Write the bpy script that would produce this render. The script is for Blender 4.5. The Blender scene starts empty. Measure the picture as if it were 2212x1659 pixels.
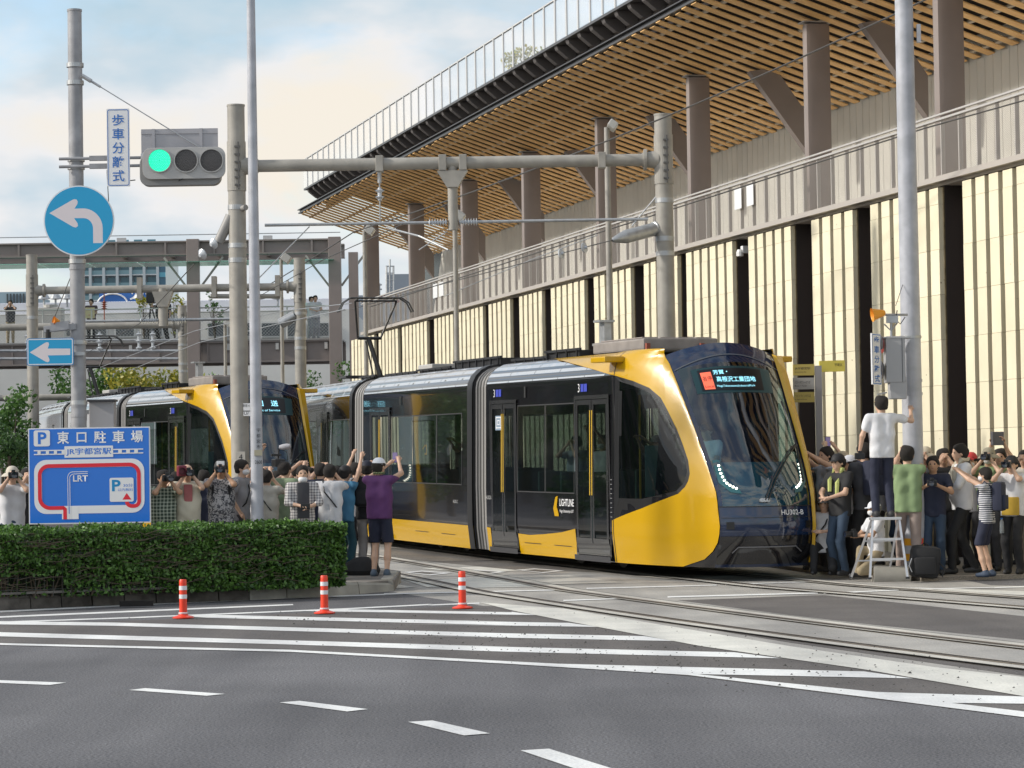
import bpy, bmesh, math, random
import numpy as np
from mathutils import Vector, Matrix
random.seed(7); np.random.seed(7)
PI = math.pi
sc = bpy.context.scene
COL = sc.collection
# ------------------------------------------------------------------ camera
F = 6000.0; ROLL = .016; TH = math.atan(196.5/F); EYE = 1.6     # photograph measured as 2212 x 1659
_U = np.array([0, -math.sin(TH), math.cos(TH)]); _FW = np.array([0, math.cos(TH), math.sin(TH)]); _R = np.array([1., 0, 0])
_CR = _R*math.cos(ROLL)-_U*math.sin(ROLL); _CU = _R*math.sin(ROLL)+_U*math.cos(ROLL); _O = np.array([0, 0, EYE])
cam = bpy.data.cameras.new('camera'); co = bpy.data.objects.new('camera', cam); COL.objects.link(co)
cam.sensor_width = 36; cam.lens = 36*F/2212; cam.clip_start = .5; cam.clip_end = 3000
M = Matrix.Identity(4)
for i in range(3):
    M[i][0] = _CR[i]; M[i][1] = _CU[i]; M[i][2] = -_FW[i]; M[i][3] = _O[i]
co.matrix_world = M
sc.camera = co
# ------------------------------------------------------------------ sky, sun, exposure
SUN = Vector((-.875, -.14, .46)).normalized()
W = bpy.data.worlds.new('World'); sc.world = W; W.use_nodes = True
nt = W.node_tree; nt.nodes.clear()
def N(t, **k):
    n = nt.nodes.new(t)
    for a, b in k.items(): setattr(n, a, b)
    return n
L = nt.links.new
out = N('ShaderNodeOutputWorld'); bg = N('ShaderNodeBackground'); bg2 = N('ShaderNodeBackground'); mix = N('ShaderNodeMixShader')
sky = N('ShaderNodeTexSky', sky_type='NISHITA'); sky.sun_disc = False
sky.sun_elevation = math.asin(SUN.z); sky.sun_rotation = math.atan2(SUN.x, SUN.y); sky.dust_density = 1.2
L(sky.outputs[0], bg.inputs[0]); bg.inputs[1].default_value = .17
tc = N('ShaderNodeTexCoord'); mp = N('ShaderNodeMapping'); mp.inputs['Scale'].default_value = (1, 1, 2.6); mp.inputs['Location'].default_value = (8.36, 1.7, .03)
L(tc.outputs['Generated'], mp.inputs[0])
n1 = N('ShaderNodeTexNoise'); n1.inputs['Scale'].default_value = 5.0; n1.inputs['Detail'].default_value = 9; n1.inputs['Roughness'].default_value = .58
n1.inputs['Distortion'].default_value = .35
L(mp.outputs[0], n1.inputs['Vector'])
cr = N('ShaderNodeValToRGB'); cr.color_ramp.elements[0].position = .40; cr.color_ramp.elements[1].position = .53
cr.color_ramp.elements[0].color = (.12, .12, .12, 1); cr.color_ramp.elements[1].color = (1, 1, 1, 1)
L(n1.outputs[0], cr.inputs[0])
n2 = N('ShaderNodeTexNoise'); n2.inputs['Scale'].default_value = 9.0; n2.inputs['Detail'].default_value = 5
mp2 = N('ShaderNodeMapping'); mp2.inputs['Location'].default_value = (1.76, .1, 8.23); mp2.inputs['Scale'].default_value = (1, 1, 2.2)
L(tc.outputs['Generated'], mp2.inputs[0]); L(mp2.outputs[0], n2.inputs['Vector'])
cr2 = N('ShaderNodeValToRGB'); e = cr2.color_ramp.elements
e[0].position = .34; e[0].color = (.52, .70, .82, 1); e[1].position = .63; e[1].color = (.99, .92, .81, 1)
e_ = e.new(.43); e_.color = (.66, .77, .85, 1); e_ = e.new(.52); e_.color = (.92, .92, .93, 1)
L(n2.outputs[0], cr2.inputs[0]); L(cr2.outputs[0], bg2.inputs[0]); bg2.inputs[1].default_value = .74
L(cr.outputs[0], mix.inputs[0]); L(bg.outputs[0], mix.inputs[1]); L(bg2.outputs[0], mix.inputs[2]); L(mix.outputs[0], out.inputs[0])
sl = bpy.data.lights.new('sun', 'SUN'); sl.energy = 2.6; sl.angle = math.radians(4); sl.color = (1, .95, .86)
so = bpy.data.objects.new('sun', sl); COL.objects.link(so); so.rotation_euler = SUN.to_track_quat('Z', 'Y').to_euler()
vs = sc.view_settings; vs.view_transform = 'Standard'; vs.look = 'None'; vs.exposure = .35; vs.gamma = 1; vs.use_curve_mapping = False
sc.cycles.max_bounces = 8; sc.cycles.transparent_max_bounces = 12

# ------------------------------------------------------------------ helpers
def gz(Y): return .014*(min(max(Y, 38), 130)-38)
def ray(x, y): return _FW+_CR*((x-1106)/F)+_CU*((829.5-y)/F)
def P(x, y, Y):
    d = ray(x, y); return _O+d*(Y/d[1])
def GP(x, y, z=0.0):
    lo, hi = 10., 220.
    for _ in range(40):
        m = (lo+hi)/2
        if P(x, y, m)[2]-gz(m)-z > 0: lo = m
        else: hi = m
    return P(x, y, lo)
def Z6(x, y): return ((900+x/1.4747)/1.085, (1250+y/1.4747)/1.085)
def Z7(x, y): return ((x/1.8433)/1.085, (1350+y/1.8433)/1.085)
ORG = {}
def empty(name, loc=(0, 0, 0), rz=0, label=None, cat=None, group=None):
    o = bpy.data.objects.new(name, None); COL.objects.link(o); o.location = loc; o.rotation_euler = (0, 0, rz)
    o.empty_display_size = .2
    ORG[o] = np.array(loc, float); tag(o, label, cat, group); return o
def tag(o, label=None, cat=None, group=None, kind=None):
    if label: o['label'] = label
    if cat: o['category'] = cat
    if group: o['group'] = group
    if kind: o['kind'] = kind
    return o
def link(name, me, m, parent=None, smooth=False):
    o = bpy.data.objects.new(name, me); COL.objects.link(o)
    ms = m if isinstance(m, (list, tuple)) else [m]
    if not me.materials:
        for q in ms: me.materials.append(q)
    if smooth:
        me.polygons.foreach_set('use_smooth', [True]*len(me.polygons))
    if parent is not None:
        o.parent = parent; ORG[o] = ORG[parent]
    else: ORG[o] = np.zeros(3)
    return o
def frame(d):
    d = np.array(d, float); d /= np.linalg.norm(d)
    a = np.array([0, 0, 1.]) if abs(d[2]) < .9 else np.array([0, 1., 0])
    s = np.cross(d, a); s /= np.linalg.norm(s); return d, s, np.cross(s, d)
class MB:
    def __init__(s): s.v = []; s.f = []; s.m = []; s.mi = 0
    def add(s, v, f):
        n = len(s.v); s.v += [tuple(map(float, p)) for p in v]; s.f += [tuple(i+n for i in q) for q in f]; s.m += [s.mi]*len(f)
    def box(s, c, d, rz=0, ax=None):
        hx, hy, hz = d[0]/2, d[1]/2, d[2]/2; c = np.array(c, float)
        if ax is None:
            ca, sa = math.cos(rz), math.sin(rz); ax = (np.array([ca, sa, 0]), np.array([-sa, ca, 0]), np.array([0, 0, 1.]))
        v = [c+ax[0]*hx*i+ax[1]*hy*j+ax[2]*hz*k for i in (-1, 1) for j in (-1, 1) for k in (-1, 1)]
        s.add(v, [(0, 1, 3, 2), (4, 6, 7, 5), (0, 4, 5, 1), (2, 3, 7, 6), (0, 2, 6, 4), (1, 5, 7, 3)]); return s
    def beam(s, p, q, w, h):
        p = np.array(p, float); q = np.array(q, float); d, a, b = frame(q-p)
        return s.box((p+q)/2, (np.linalg.norm(q-p), w, h), ax=(d, a, b))
    def cyl(s, p, q, r0, r1=None, n=12, cap=True):
        r1 = r0 if r1 is None else r1; p = np.array(p, float); q = np.array(q, float); d, a, b = frame(q-p)
        v = []
        for c, r in ((p, r0), (q, r1)):
            v += [c+a*r*math.cos(2*PI*i/n)+b*r*math.sin(2*PI*i/n) for i in range(n)]
        f = [(i, (i+1) % n, n+(i+1) % n, n+i) for i in range(n)]
        if cap: f += [tuple(range(n-1, -1, -1)), tuple(range(n, 2*n))]
        s.add(v, f); return s
    def tube(s, pts, r, n=6):
        pts = [np.array(p, float) for p in pts]; v = []
        for i, p in enumerate(pts):
            d = pts[min(i+1, len(pts)-1)]-pts[max(i-1, 0)]; d, a, b = frame(d); rr = r[i] if isinstance(r, (list, tuple)) else r
            v += [p+a*rr*math.cos(2*PI*k/n)+b*rr*math.sin(2*PI*k/n) for k in range(n)]
        f = [(i*n+k, i*n+(k+1) % n, (i+1)*n+(k+1) % n, (i+1)*n+k) for i in range(len(pts)-1) for k in range(n)]
        f += [tuple(range(n-1, -1, -1)), tuple(range((len(pts)-1)*n, len(pts)*n))]
        s.add(v, f); return s
    def lathe(s, prof, c=(0, 0, 0), d=(0, 0, 1), n=20):
        d, a, b = frame(d); c = np.array(c, float); v = []
        for r, h in prof: v += [c+d*h+a*r*math.cos(2*PI*k/n)+b*r*math.sin(2*PI*k/n) for k in range(n)]
        f = [(i*n+k, i*n+(k+1) % n, (i+1)*n+(k+1) % n, (i+1)*n+k) for i in range(len(prof)-1) for k in range(n)]
        s.add(v, f); return s
    def prism(s, poly, o, ax, ay, az, t):        # flat outline (2D, CCW) given thickness along az
        o = np.array(o, float); ax, ay, az = [np.array(k, float) for k in (ax, ay, az)]; n = len(poly)
        v = [o+ax*p[0]+ay*p[1] for p in poly]+[o+ax*p[0]+ay*p[1]+az*t for p in poly]
        s.add(v, [tuple(range(n-1, -1, -1)), tuple(range(n, 2*n))]+[(i, (i+1) % n, n+(i+1) % n, n+i) for i in range(n)]); return s
    def build(s, name, m, parent=None, smooth=False, bevel=0, kind=None):
        og = ORG[parent] if parent is not None else np.zeros(3)
        me = bpy.data.meshes.new(name)
        v = (np.array(s.v, float).reshape(-1, 3)-og)
        me.from_pydata(v.tolist(), [], s.f)
        o = link(name, me, m, parent)
        if len(me.materials) > 1: me.polygons.foreach_set('material_index', s.m)
        if bevel or smooth:
            bm = bmesh.new(); bm.from_mesh(me)
            if smooth:
                bmesh.ops.recalc_face_normals(bm, faces=bm.faces)
            if bevel: bmesh.ops.bevel(bm, geom=bm.edges[:], offset=bevel, segments=2, affect='EDGES', profile=.6)
            bm.to_mesh(me); bm.free()
        if smooth:
            me.polygons.foreach_set('use_smooth', [True]*len(me.polygons))
            try: me.set_sharp_from_angle(angle=math.radians(40))
            except Exception: pass
        me.update()
        if kind: o['kind'] = kind
        return o
def npmesh(name, V, Fq, m, parent=None, kind=None, k=4):
    V = np.asarray(V, np.float32); og = ORG[parent] if parent is not None else np.zeros(3); V = (V-og).astype(np.float32)
    me = bpy.data.meshes.new(name); nf = len(Fq)
    me.vertices.add(len(V)); me.vertices.foreach_set('co', V.ravel())
    me.loops.add(nf*k); me.loops.foreach_set('vertex_index', np.asarray(Fq, np.int32).ravel())
    me.polygons.add(nf); me.polygons.foreach_set('loop_start', np.arange(0, nf*k, k, dtype=np.int32))
    me.update(calc_edges=True); me.validate()
    o = link(name, me, m, parent)
    if kind: o['kind'] = kind
    return o
def copy_tree(o, parent=None):
    c = o.copy(); COL.objects.link(c); ORG[c] = ORG[o]
    if parent is not None: c.parent = parent
    for ch in list(o.children): copy_tree(ch, c)
    return c
# ------------------------------------------------------------------ materials
MC = {}
def mat(name, col, rough=.6, metal=0, var=.0, vs=6., bump=0, bs=80., col2=None, coat=0, emit=None, es=1, spec=.5, alpha=None, c2s=None, trans=0):
    if name in MC: return MC[name]
    m = bpy.data.materials.new(name); m.use_nodes = True; t = m.node_tree; p = t.nodes['Principled BSDF']
    p.inputs['Base Color'].default_value = (*col, 1); p.inputs['Roughness'].default_value = rough; p.inputs['Metallic'].default_value = metal
    p.inputs['Specular IOR Level'].default_value = spec
    if coat: p.inputs['Coat Weight'].default_value = coat; p.inputs['Coat Roughness'].default_value = .03
    if trans: p.inputs['Transmission Weight'].default_value = trans
    if emit: p.inputs['Emission Color'].default_value = (*emit, 1); p.inputs['Emission Strength'].default_value = es
    if alpha is not None: p.inputs['Alpha'].default_value = alpha
    if var or bump or col2:
        tcn = t.nodes.new('ShaderNodeTexCoord'); no = t.nodes.new('ShaderNodeTexNoise'); no.inputs['Scale'].default_value = vs; no.inputs['Detail'].default_value = 6
        t.links.new(tcn.outputs['Object'], no.inputs['Vector'])
        if var or col2:
            r = t.nodes.new('ShaderNodeValToRGB'); r.color_ramp.elements[0].position = .35; r.color_ramp.elements[1].position = .68
            a = col if col2 else tuple(max(0, k*(1-var)) for k in col); b = col2 if col2 else tuple(min(1, k*(1+var)) for k in col)
            r.color_ramp.elements[0].color = (*a, 1); r.color_ramp.elements[1].color = (*b, 1)
            t.links.new(no.outputs[0], r.inputs[0]); t.links.new(r.outputs[0], p.inputs['Base Color'])
        if bump:
            nb = t.nodes.new('ShaderNodeTexNoise'); nb.inputs['Scale'].default_value = bs; nb.inputs['Detail'].default_value = 4
            t.links.new(tcn.outputs['Object'], nb.inputs['Vector'])
            b = t.nodes.new('ShaderNodeBump'); b.inputs['Strength'].default_value = bump; b.inputs['Distance'].default_value = .01
            t.links.new(nb.outputs[0], b.inputs['Height']); t.links.new(b.outputs[0], p.inputs['Normal'])
    MC[name] = m; return m
def ground_mat(name, c1, c2, speck, big=.5, patch=None):
    m = bpy.data.materials.new(name); m.use_nodes = True; t = m.node_tree; p = t.nodes['Principled BSDF']; p.inputs['Roughness'].default_value = .85
    nn = t.nodes.new; lk = t.links.new
    tcn = nn('ShaderNodeTexCoord'); a = nn('ShaderNodeTexNoise'); a.inputs['Scale'].default_value = big; a.inputs['Detail'].default_value = 5
    b = nn('ShaderNodeTexNoise'); b.inputs['Scale'].default_value = 55; b.inputs['Detail'].default_value = 3; b.inputs['Roughness'].default_value = .8
    v = nn('ShaderNodeTexVoronoi'); v.inputs['Scale'].default_value = 38
    for q in (a, b, v): lk(tcn.outputs['Object'], q.inputs['Vector'])
    r = nn('ShaderNodeValToRGB'); r.color_ramp.elements[0].position = .35; r.color_ramp.elements[1].position = .7
    r.color_ramp.elements[0].color = (*c1, 1); r.color_ramp.elements[1].color = (*c2, 1); lk(a.outputs[0], r.inputs[0])
    r2 = nn('ShaderNodeValToRGB'); r2.color_ramp.elements[0].position = .40; r2.color_ramp.elements[1].position = .60
    r2.color_ramp.elements[0].color = (1-speck,)*3+(1,); r2.color_ramp.elements[1].color = (1+speck,)*3+(1,); lk(b.outputs[0], r2.inputs[0])
    mx = nn('ShaderNodeMix'); mx.data_type = 'RGBA'; mx.blend_type = 'MULTIPLY'; mx.inputs[0].default_value = 1
    mp_ = nn('ShaderNodeMapping'); mp_.inputs['Rotation'].default_value = (0, 0, .35); mp_.inputs['Scale'].default_value = (1.3, .10, 1); lk(tcn.outputs['Object'], mp_.inputs[0])
    w_ = nn('ShaderNodeTexNoise'); w_.inputs['Scale'].default_value = 1; w_.inputs['Detail'].default_value = 6; lk(mp_.outputs[0], w_.inputs['Vector'])
    r3 = nn('ShaderNodeValToRGB'); r3.color_ramp.elements[0].position = .36; r3.color_ramp.elements[1].position = .60; r3.color_ramp.elements[0].color = (.80, .80, .81, 1); r3.color_ramp.elements[1].color = (1.06, 1.06, 1.05, 1); lk(w_.outputs[0], r3.inputs[0])
    mw = nn('ShaderNodeMix'); mw.data_type = 'RGBA'; mw.blend_type = 'MULTIPLY'; mw.inputs[0].default_value = 1; lk(r.outputs[0], mw.inputs[6]); lk(r3.outputs[0], mw.inputs[7])
    lk(mw.outputs[2], mx.inputs[6]); lk(r2.outputs[0], mx.inputs[7])
    lk(mx.outputs[2], p.inputs['Base Color'])
    bp = nn('ShaderNodeBump'); bp.inputs['Strength'].default_value = .35; bp.inputs['Distance'].default_value = .008
    lk(v.outputs[0], bp.inputs['Height']); lk(bp.outputs[0], p.inputs['Normal'])
    MC[name] = m; return m
ASPH = ground_mat('asphalt', (.100, .098, .104), (.150, .147, .155), .62, .30)
ASPHB = ground_mat('asphalt_brown', (.100, .090, .086), (.14, .127, .12), .4, .8)
CONC = ground_mat('concrete_slab', (.32, .305, .285), (.43, .41, .38), .18, .9)
CONCL = ground_mat('concrete_light', (.48, .455, .41), (.60, .57, .51), .12, 1.2)
PAVE = ground_mat('pavement_tan', (.21, .185, .155), (.29, .255, .215), .25, .8)
AGG = ground_mat('exposed_aggregate', (.12, .11, .10), (.17, .155, .14), .5, 1)
PAINT = ground_mat('road_paint', (.72, .72, .71), (.82, .82, .81), .08, 2.5)
PAINTC = ground_mat('road_paint_dusty', (.60, .59, .54), (.74, .72, .66), .08, 1.4)
KERBD = mat('kerb_dark', (.13, .115, .10), .9, var=.4, vs=5, bump=.4)
KERBL = mat('kerb_light', (.36, .34, .30), .85, var=.2, vs=3, bump=.3)
STEEL = mat('rail_steel', (.17, .135, .11), .45, .4, var=.3, vs=4)
GAP = mat('dark_groove', (.015, .013, .012), .9)
POLEL = mat('pole_lightgrey', (.42, .43, .47), .45, var=.13, vs=5, bump=.08, bs=40)
POLEB = mat('pole_beige', (.35, .33, .295), .5, var=.13, vs=4, bump=.08, bs=40)
POLEM = mat('pole_midgrey', (.32, .32, .335), .5, var=.16, vs=5, bump=.08, bs=40)
GALV = mat('galvanised', (.45, .46, .47), .4, .6, var=.12, vs=9)
BRN = mat('brown_steel', (.24, .205, .19), .45, var=.05, vs=2)
BRN2 = mat('brown_column', (.27, .225, .205), .42, var=.05, vs=2)
DK = mat('dark_bronze', (.035, .028, .026), .55)
BLK = mat('black_plastic', (.012, .012, .013), .35)
RUB = mat('rubber', (.03, .03, .032), .7)
WIRE = mat('wire', (.10, .095, .09), .5, .5)
WHITE = mat('white_paint', (.78, .78, .78), .4)
SIGNW = mat('sign_white', (.80, .80, .81), .35)
SIGNP = mat('sign_arrow_pale', (.74, .67, .69), .4)
SIGNB = mat('sign_blue', (.01, .26, .55), .32)
SIGNR = mat('sign_road_blue', (.0, .33, .62), .32, coat=.3)
PARKB = mat('sign_parking_blue', (.006, .165, .66), .25, coat=.4)
RED = mat('sign_red', (.70, .02, .05), .4)
CER = mat('ceramic', (.55, .58, .62), .15, coat=.5)
YEL = mat('tram_yellow', (.55, .315, .002), .26, coat=.25, spec=.5)
TBLK = mat('tram_black', (.010, .010, .012), .12, coat=.8)
TGREY = mat('tram_grey', (.14, .135, .13), .18, coat=.5)
NAVY = mat('tram_navy', (.010, .022, .06), .10, coat=.8)
SILV = mat('tram_silver', (.80, .80, .80), .24, .85, bump=.12, bs=3)
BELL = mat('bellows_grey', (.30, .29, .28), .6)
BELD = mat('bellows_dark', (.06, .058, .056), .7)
DOORM = mat('tram_door', (.035, .035, .037), .2, coat=.6)
def glass(name, tint, op, rough=.03, base=(.01, .013, .014), rmin=.05):
    m = bpy.data.materials.new(name); m.use_nodes = True; t = m.node_tree; t.nodes.clear(); nn = t.nodes.new; lk = t.links.new
    o = nn('ShaderNodeOutputMaterial'); tr = nn('ShaderNodeBsdfTransparent'); tr.inputs[0].default_value = (*tint, 1)
    p = nn('ShaderNodeBsdfPrincipled'); p.inputs['Base Color'].default_value = (*base, 1); p.inputs['Roughness'].default_value = rough
    gl = nn('ShaderNodeBsdfGlossy'); gl.inputs['Roughness'].default_value = rough; lw = nn('ShaderNodeLayerWeight'); lw.inputs[0].default_value = .5; pw = nn('ShaderNodeMath'); pw.operation = 'POWER'; pw.inputs[1].default_value = 4; lk(lw.outputs['Facing'], pw.inputs[0]); fr = nn('ShaderNodeMapRange'); fr.inputs[3].default_value = rmin; fr.inputs[4].default_value = .8; lk(pw.outputs[0], fr.inputs[0])
    m1 = nn('ShaderNodeMixShader'); m1.inputs[0].default_value = op; lk(tr.outputs[0], m1.inputs[1]); lk(p.outputs[0], m1.inputs[2])
    m2 = nn('ShaderNodeMixShader'); lk(fr.outputs[0], m2.inputs[0]); lk(m1.outputs[0], m2.inputs[1]); lk(gl.outputs[0], m2.inputs[2]); lk(m2.outputs[0], o.inputs[0])
    MC[name] = m; return m
TGLASS = glass('tram_glass', (.34, .42, .40), .20)
WGLASS = glass('windshield_glass', (.42, .66, .74), .08, rmin=.14)
GGLASS = glass('green_canopy_glass', (.45, .80, .66), .25, .1, (.25, .5, .4))
BALG = mat('balustrade_glass', (.88, .90, .92), .35, alpha=.13, spec=.2)
def text(s, size, m, parent, o, ax, ay, fit=None, align='CENTER', name='lettering', depth=0, bold=0):
    c = bpy.data.curves.new('t', 'FONT'); c.body = s; c.size = 1; c.align_x = 'LEFT'; c.offset = bold; c.resolution_u = 3
    t = bpy.data.objects.new('t', c); COL.objects.link(t)
    dg = bpy.context.evaluated_depsgraph_get(); me = bpy.data.meshes.new_from_object(t.evaluated_get(dg))
    bpy.data.objects.remove(t); bpy.data.curves.remove(c)
    v = np.zeros(len(me.vertices)*3); me.vertices.foreach_get('co', v); v = v.reshape(-1, 3)
    if not len(v): return None
    lo, hi = v.min(0), v.max(0); v = v-np.array([(lo[0]+hi[0])/2 if align == 'CENTER' else lo[0], (lo[1]+hi[1])/2, 0])
    sx = sy = size/(hi[1]-lo[1])                       # size is the height of the lettering
    if fit: sx = fit/(hi[0]-lo[0])
    ax = np.array(ax, float); ay = np.array(ay, float)
    w = np.array(o, float)+v[:, :1]*sx*ax+v[:, 1:2]*sy*ay-(ORG[parent] if parent is not None else 0)
    me.vertices.foreach_set('co', w.ravel()); me.materials.clear(); me.update(); me.name = name
    return link(name, me, m, parent)
XA = np.array([1., 0, 0]); ZA = np.array([0, 0, 1.]); YA = np.array([0, 1., 0])
RX = np.array([math.cos(-.016), 0, 0])

# ------------------------------------------------------------------ ground
def strip(name, xs, m, ys=(-60, 20, 38, 130, 700), dz=0):
    b = MB(); v = []; 
    for Y in ys: v += [(xs[0], Y, gz(Y)+dz), (xs[1], Y, gz(Y)+dz)]
    b.add(v, [(2*i, 2*i+1, 2*i+3, 2*i+2) for i in range(len(ys)-1)]); o = b.build(name, m); o['kind'] = 'structure'; return o
strip('road', (-500, 500), ASPH)
FLC = [0]
def flat(name, pts, m, off, world=False, kind='structure', zc=None):
    """a sheet lying on the road surface; pts are places in the photograph or world x, y"""
    FLC[0] += 1; off = off*.22+FLC[0]*.00012
    q = [(p[0], p[1]) if world else tuple(GP(*p)[:2]) for p in pts]
    bm = bmesh.new(); f = bm.faces.new([bm.verts.new((x, y, 0)) for x, y in q]); f.normal_update()
    if f.normal.z < 0: f.normal_flip()
    bmesh.ops.triangulate(bm, faces=bm.faces[:], ngon_method='EAR_CLIP')
    for yy in (38, 130):
        bmesh.ops.bisect_plane(bm, geom=bm.verts[:]+bm.edges[:]+bm.faces[:], plane_co=(0, yy, 0), plane_no=(0, 1, 0))
    for v in bm.verts: v.co.z = gz(v.co.y)+off
    me = bpy.data.meshes.new(name); bm.to_mesh(me); bm.free(); o = link(name, me, m); o['kind'] = kind; return o
# pale concrete of the crossing and the track zone
flat('track_pavement', [(400, 1200), (560, 1262), (852, 1279), (1105, 1318), (1250, 1343), (1520, 1402), (1860, 1457), (2260, 1520), (2260, 1236), (1500, 1222), (1000, 1178), (400, 1150)], CONC, .004)
flat('road_patch', [Z6(*p) for p in [(20, 50), (250, 62), (700, 105), (1180, 135), (1400, 140), (1300, 150), (1050, 143), (470, 128), (20, 85)]], AGG, .008)
flat('road_patch', [Z6(*p) for p in [(1015, 232), (1520, 214), (1700, 232), (2240, 290), (2240, 372), (1700, 318), (1400, 283)]], ASPHB, .008)
flat('road_patch', [Z6(*p) for p in [(620, 255), (1000, 312), (1400, 378), (1900, 450), (2240, 497), (2240, 478), (1900, 435), (1400, 366), (1000, 303)]], ASPHB, .012)
flat('road_patch', [Z6(*p) for p in [(1990, 158), (2240, 156), (2240, 182), (2100, 180)]], ASPH, .008)
# brown tinted hatched zone
flat('road_patch', [(-60, 1352), (395, 1337), (700, 1322), (1000, 1309), (1115, 1309), (1300, 1352), (1560, 1398), (1900, 1445), (2260, 1506), (2260, 1550), (1900, 1512), (1500, 1462), (1150, 1432), (600, 1402), (-60, 1392)], ASPHB, .004)
# painted hatching and lane lines
def mark7(*p, m=PAINT, off=.012): return flat('road_marking', [Z7(*q) for q in p], m, off)
def mark6(*p, m=PAINT, off=.012): return flat('road_marking', [Z6(*q) for q in p], m, off)
mark7((-60, 154), (700, 117), (1340, 89), (1740, 75), (1740, 80), (1340, 95), (700, 123), (-60, 161))
mark7((-60, 178), (345, 160), (1265, 122), (1268, 127), (345, 167), (-60, 184))
b_ = lambda *p: None
flat('road_marking', [Z7(-60, 200), Z7(560, 179), Z7(1480, 141), Z7(1870, 121), Z6(150, 247), Z6(330, 240), Z6(330, 244), Z6(150, 251), Z7(1870, 126), Z7(1480, 146), Z7(560, 184), Z7(-60, 206)], PAINT, .012)
flat('road_marking', [Z7(1260, 152), Z7(1480, 145), Z7(2212, 158), Z6(440, 272), Z6(530, 284), Z6(0, 275), Z7(2212, 168)], PAINT, .0162)
flat('road_marking', [Z7(760, 174), Z7(900, 169), Z7(2212, 199), Z6(0, 300), Z6(640, 311), Z6(745, 325), Z6(0, 314), Z7(2212, 215), Z7(900, 182)], PAINT, .0162)
flat('road_marking', [Z7(-60, 196), Z7(500, 203), Z7(2212, 250), Z6(0, 338), Z6(900, 357), Z6(1010, 374), Z6(0, 354), Z7(2212, 268), Z7(500, 217), Z7(-60, 210)], PAINT, .0162)
flat('road_marking', [Z7(-60, 243), Z7(1250, 280), Z7(2212, 308), Z6(0, 384), Z6(1210, 413), Z6(1375, 434), Z6(0, 401), Z7(2212, 330), Z7(1250, 298), Z7(-60, 261)], PAINT, .0162)
flat('road_marking', [Z7(-60, 291), Z7(1250, 321), Z7(2212, 372), Z6(600, 453), Z6(1660, 480), Z6(1830, 504), Z6(1080, 489), Z6(1700, 551), Z6(2212, 567), Z6(2240, 592), Z6(1960, 589), Z6(2240, 622), Z6(2240, 642), Z6(1700, 573), Z6(1050, 492), Z6(600, 464), Z7(2212, 383), Z7(1250, 330), Z7(-60, 299)], PAINT, .0204)
flat('road_marking', [Z6(330, 240), Z6(620, 262), Z6(1000, 325), Z6(1400, 392), Z6(1900, 465), Z6(2240, 503), Z6(2240, 571), Z6(1640, 470), Z6(1100, 393), Z6(660, 311), Z6(450, 270)], PAINTC, .0246)
mark7((-60, 450), (285, 463), (215, 473), (-60, 462)); mark7((557, 495), (627, 487), (973, 512), (893, 520))
mark7((1207, 549), (1295, 542), (1590, 578), (1500, 588)); mark7((1762, 633), (1868, 627), (2117, 683), (2005, 692))
mark6((472, 753), (570, 747), (850, 835), (745, 845))
for p in [((700, 190), (1150, 179), (1150, 182), (700, 194)), ((980, 219), (1500, 206), (1500, 210), (980, 224)), ((1520, 207), (1780, 196), (1780, 199), (1520, 211)),
          ((620, 232), (840, 225), (840, 228), (620, 236)), ((0, 209), (590, 196), (590, 199), (0, 213)), ((1750, 160), (2230, 153), (2230, 157), (1750, 165)),
          ((2110, 187), (2230, 184), (2230, 188), (2110, 191)), ((1180, 177), (1480, 168), (1480, 170), (1180, 180)), ((1480, 168), (1900, 192), (2110, 187), (2110, 190), (1860, 196))]:
    mark6(*p, off=.0205)
mark6((130, 165), (330, 153), (600, 184), (320, 190), m=PAINTC, off=.0165); mark6((380, 150), (640, 146), (830, 172), (560, 178), m=CONCL, off=.0165)
mark6((880, 150), (1000, 148), (1100, 158), (980, 160), m=CONCL, off=.0165); mark6((1860, 190), (2240, 203), (2240, 217), (2000, 206), m=PAINTC, off=.0165)
mark6((20, 146), (60, 146), (200, 186), (150, 188), m=PAINTC, off=.0165); mark6((30, 175), (110, 188), (20, 192), m=PAINTC, off=.0165)
mark6((120, 122), (330, 117), (470, 130), (300, 137), m=PAINTC, off=.0165)
for dx in (0, 190, 390):    # small stencilled boxes
    mark6((65+dx, 136-dx*.02), (130+dx, 131-dx*.02), (235+dx, 139-dx*.02), (160+dx, 147-dx*.02), m=PAINT, off=.0207)
    mark6((90+dx, 137-dx*.02), (132+dx, 134-dx*.02), (205+dx, 139-dx*.02), (155+dx, 144-dx*.02), m=AGG, off=.0250)
# rails: two tracks of grooved rail, each in its pale concrete margin
def curve_off(c, o):
    c = np.array(c, float); r = []
    for i in range(len(c)):
        d = c[min(i+1, len(c)-1)]-c[max(i-1, 0)]; d /= np.linalg.norm(d); r.append(c[i]+np.array([-d[1], d[0]])*o)
    return r
def smoothc(pts, n=40):
    p = np.array(pts, float); t = np.linspace(0, len(p)-1, n); k = np.polyfit(p[:, 1], p[:, 0], min(3, len(p)-1)); ys = np.linspace(p[0, 1], p[-1, 1], n)
    return np.stack([np.polyval(k, ys), ys], 1)
TR2 = smoothc([(-6.6, 60), (-4.7, 54.5), (-1.62, 45.2), (0, 38), (.92, 35.2), (2.0, 31), (4.25, 23.4), (6.6, 17)])
TR1 = smoothc([(-3.9, 66), (-1.8, 56), (.75, 47.2), (3.63, 39.75), (4.75, 36), (6.3, 31.4), (8.6, 24.5)])
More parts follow.
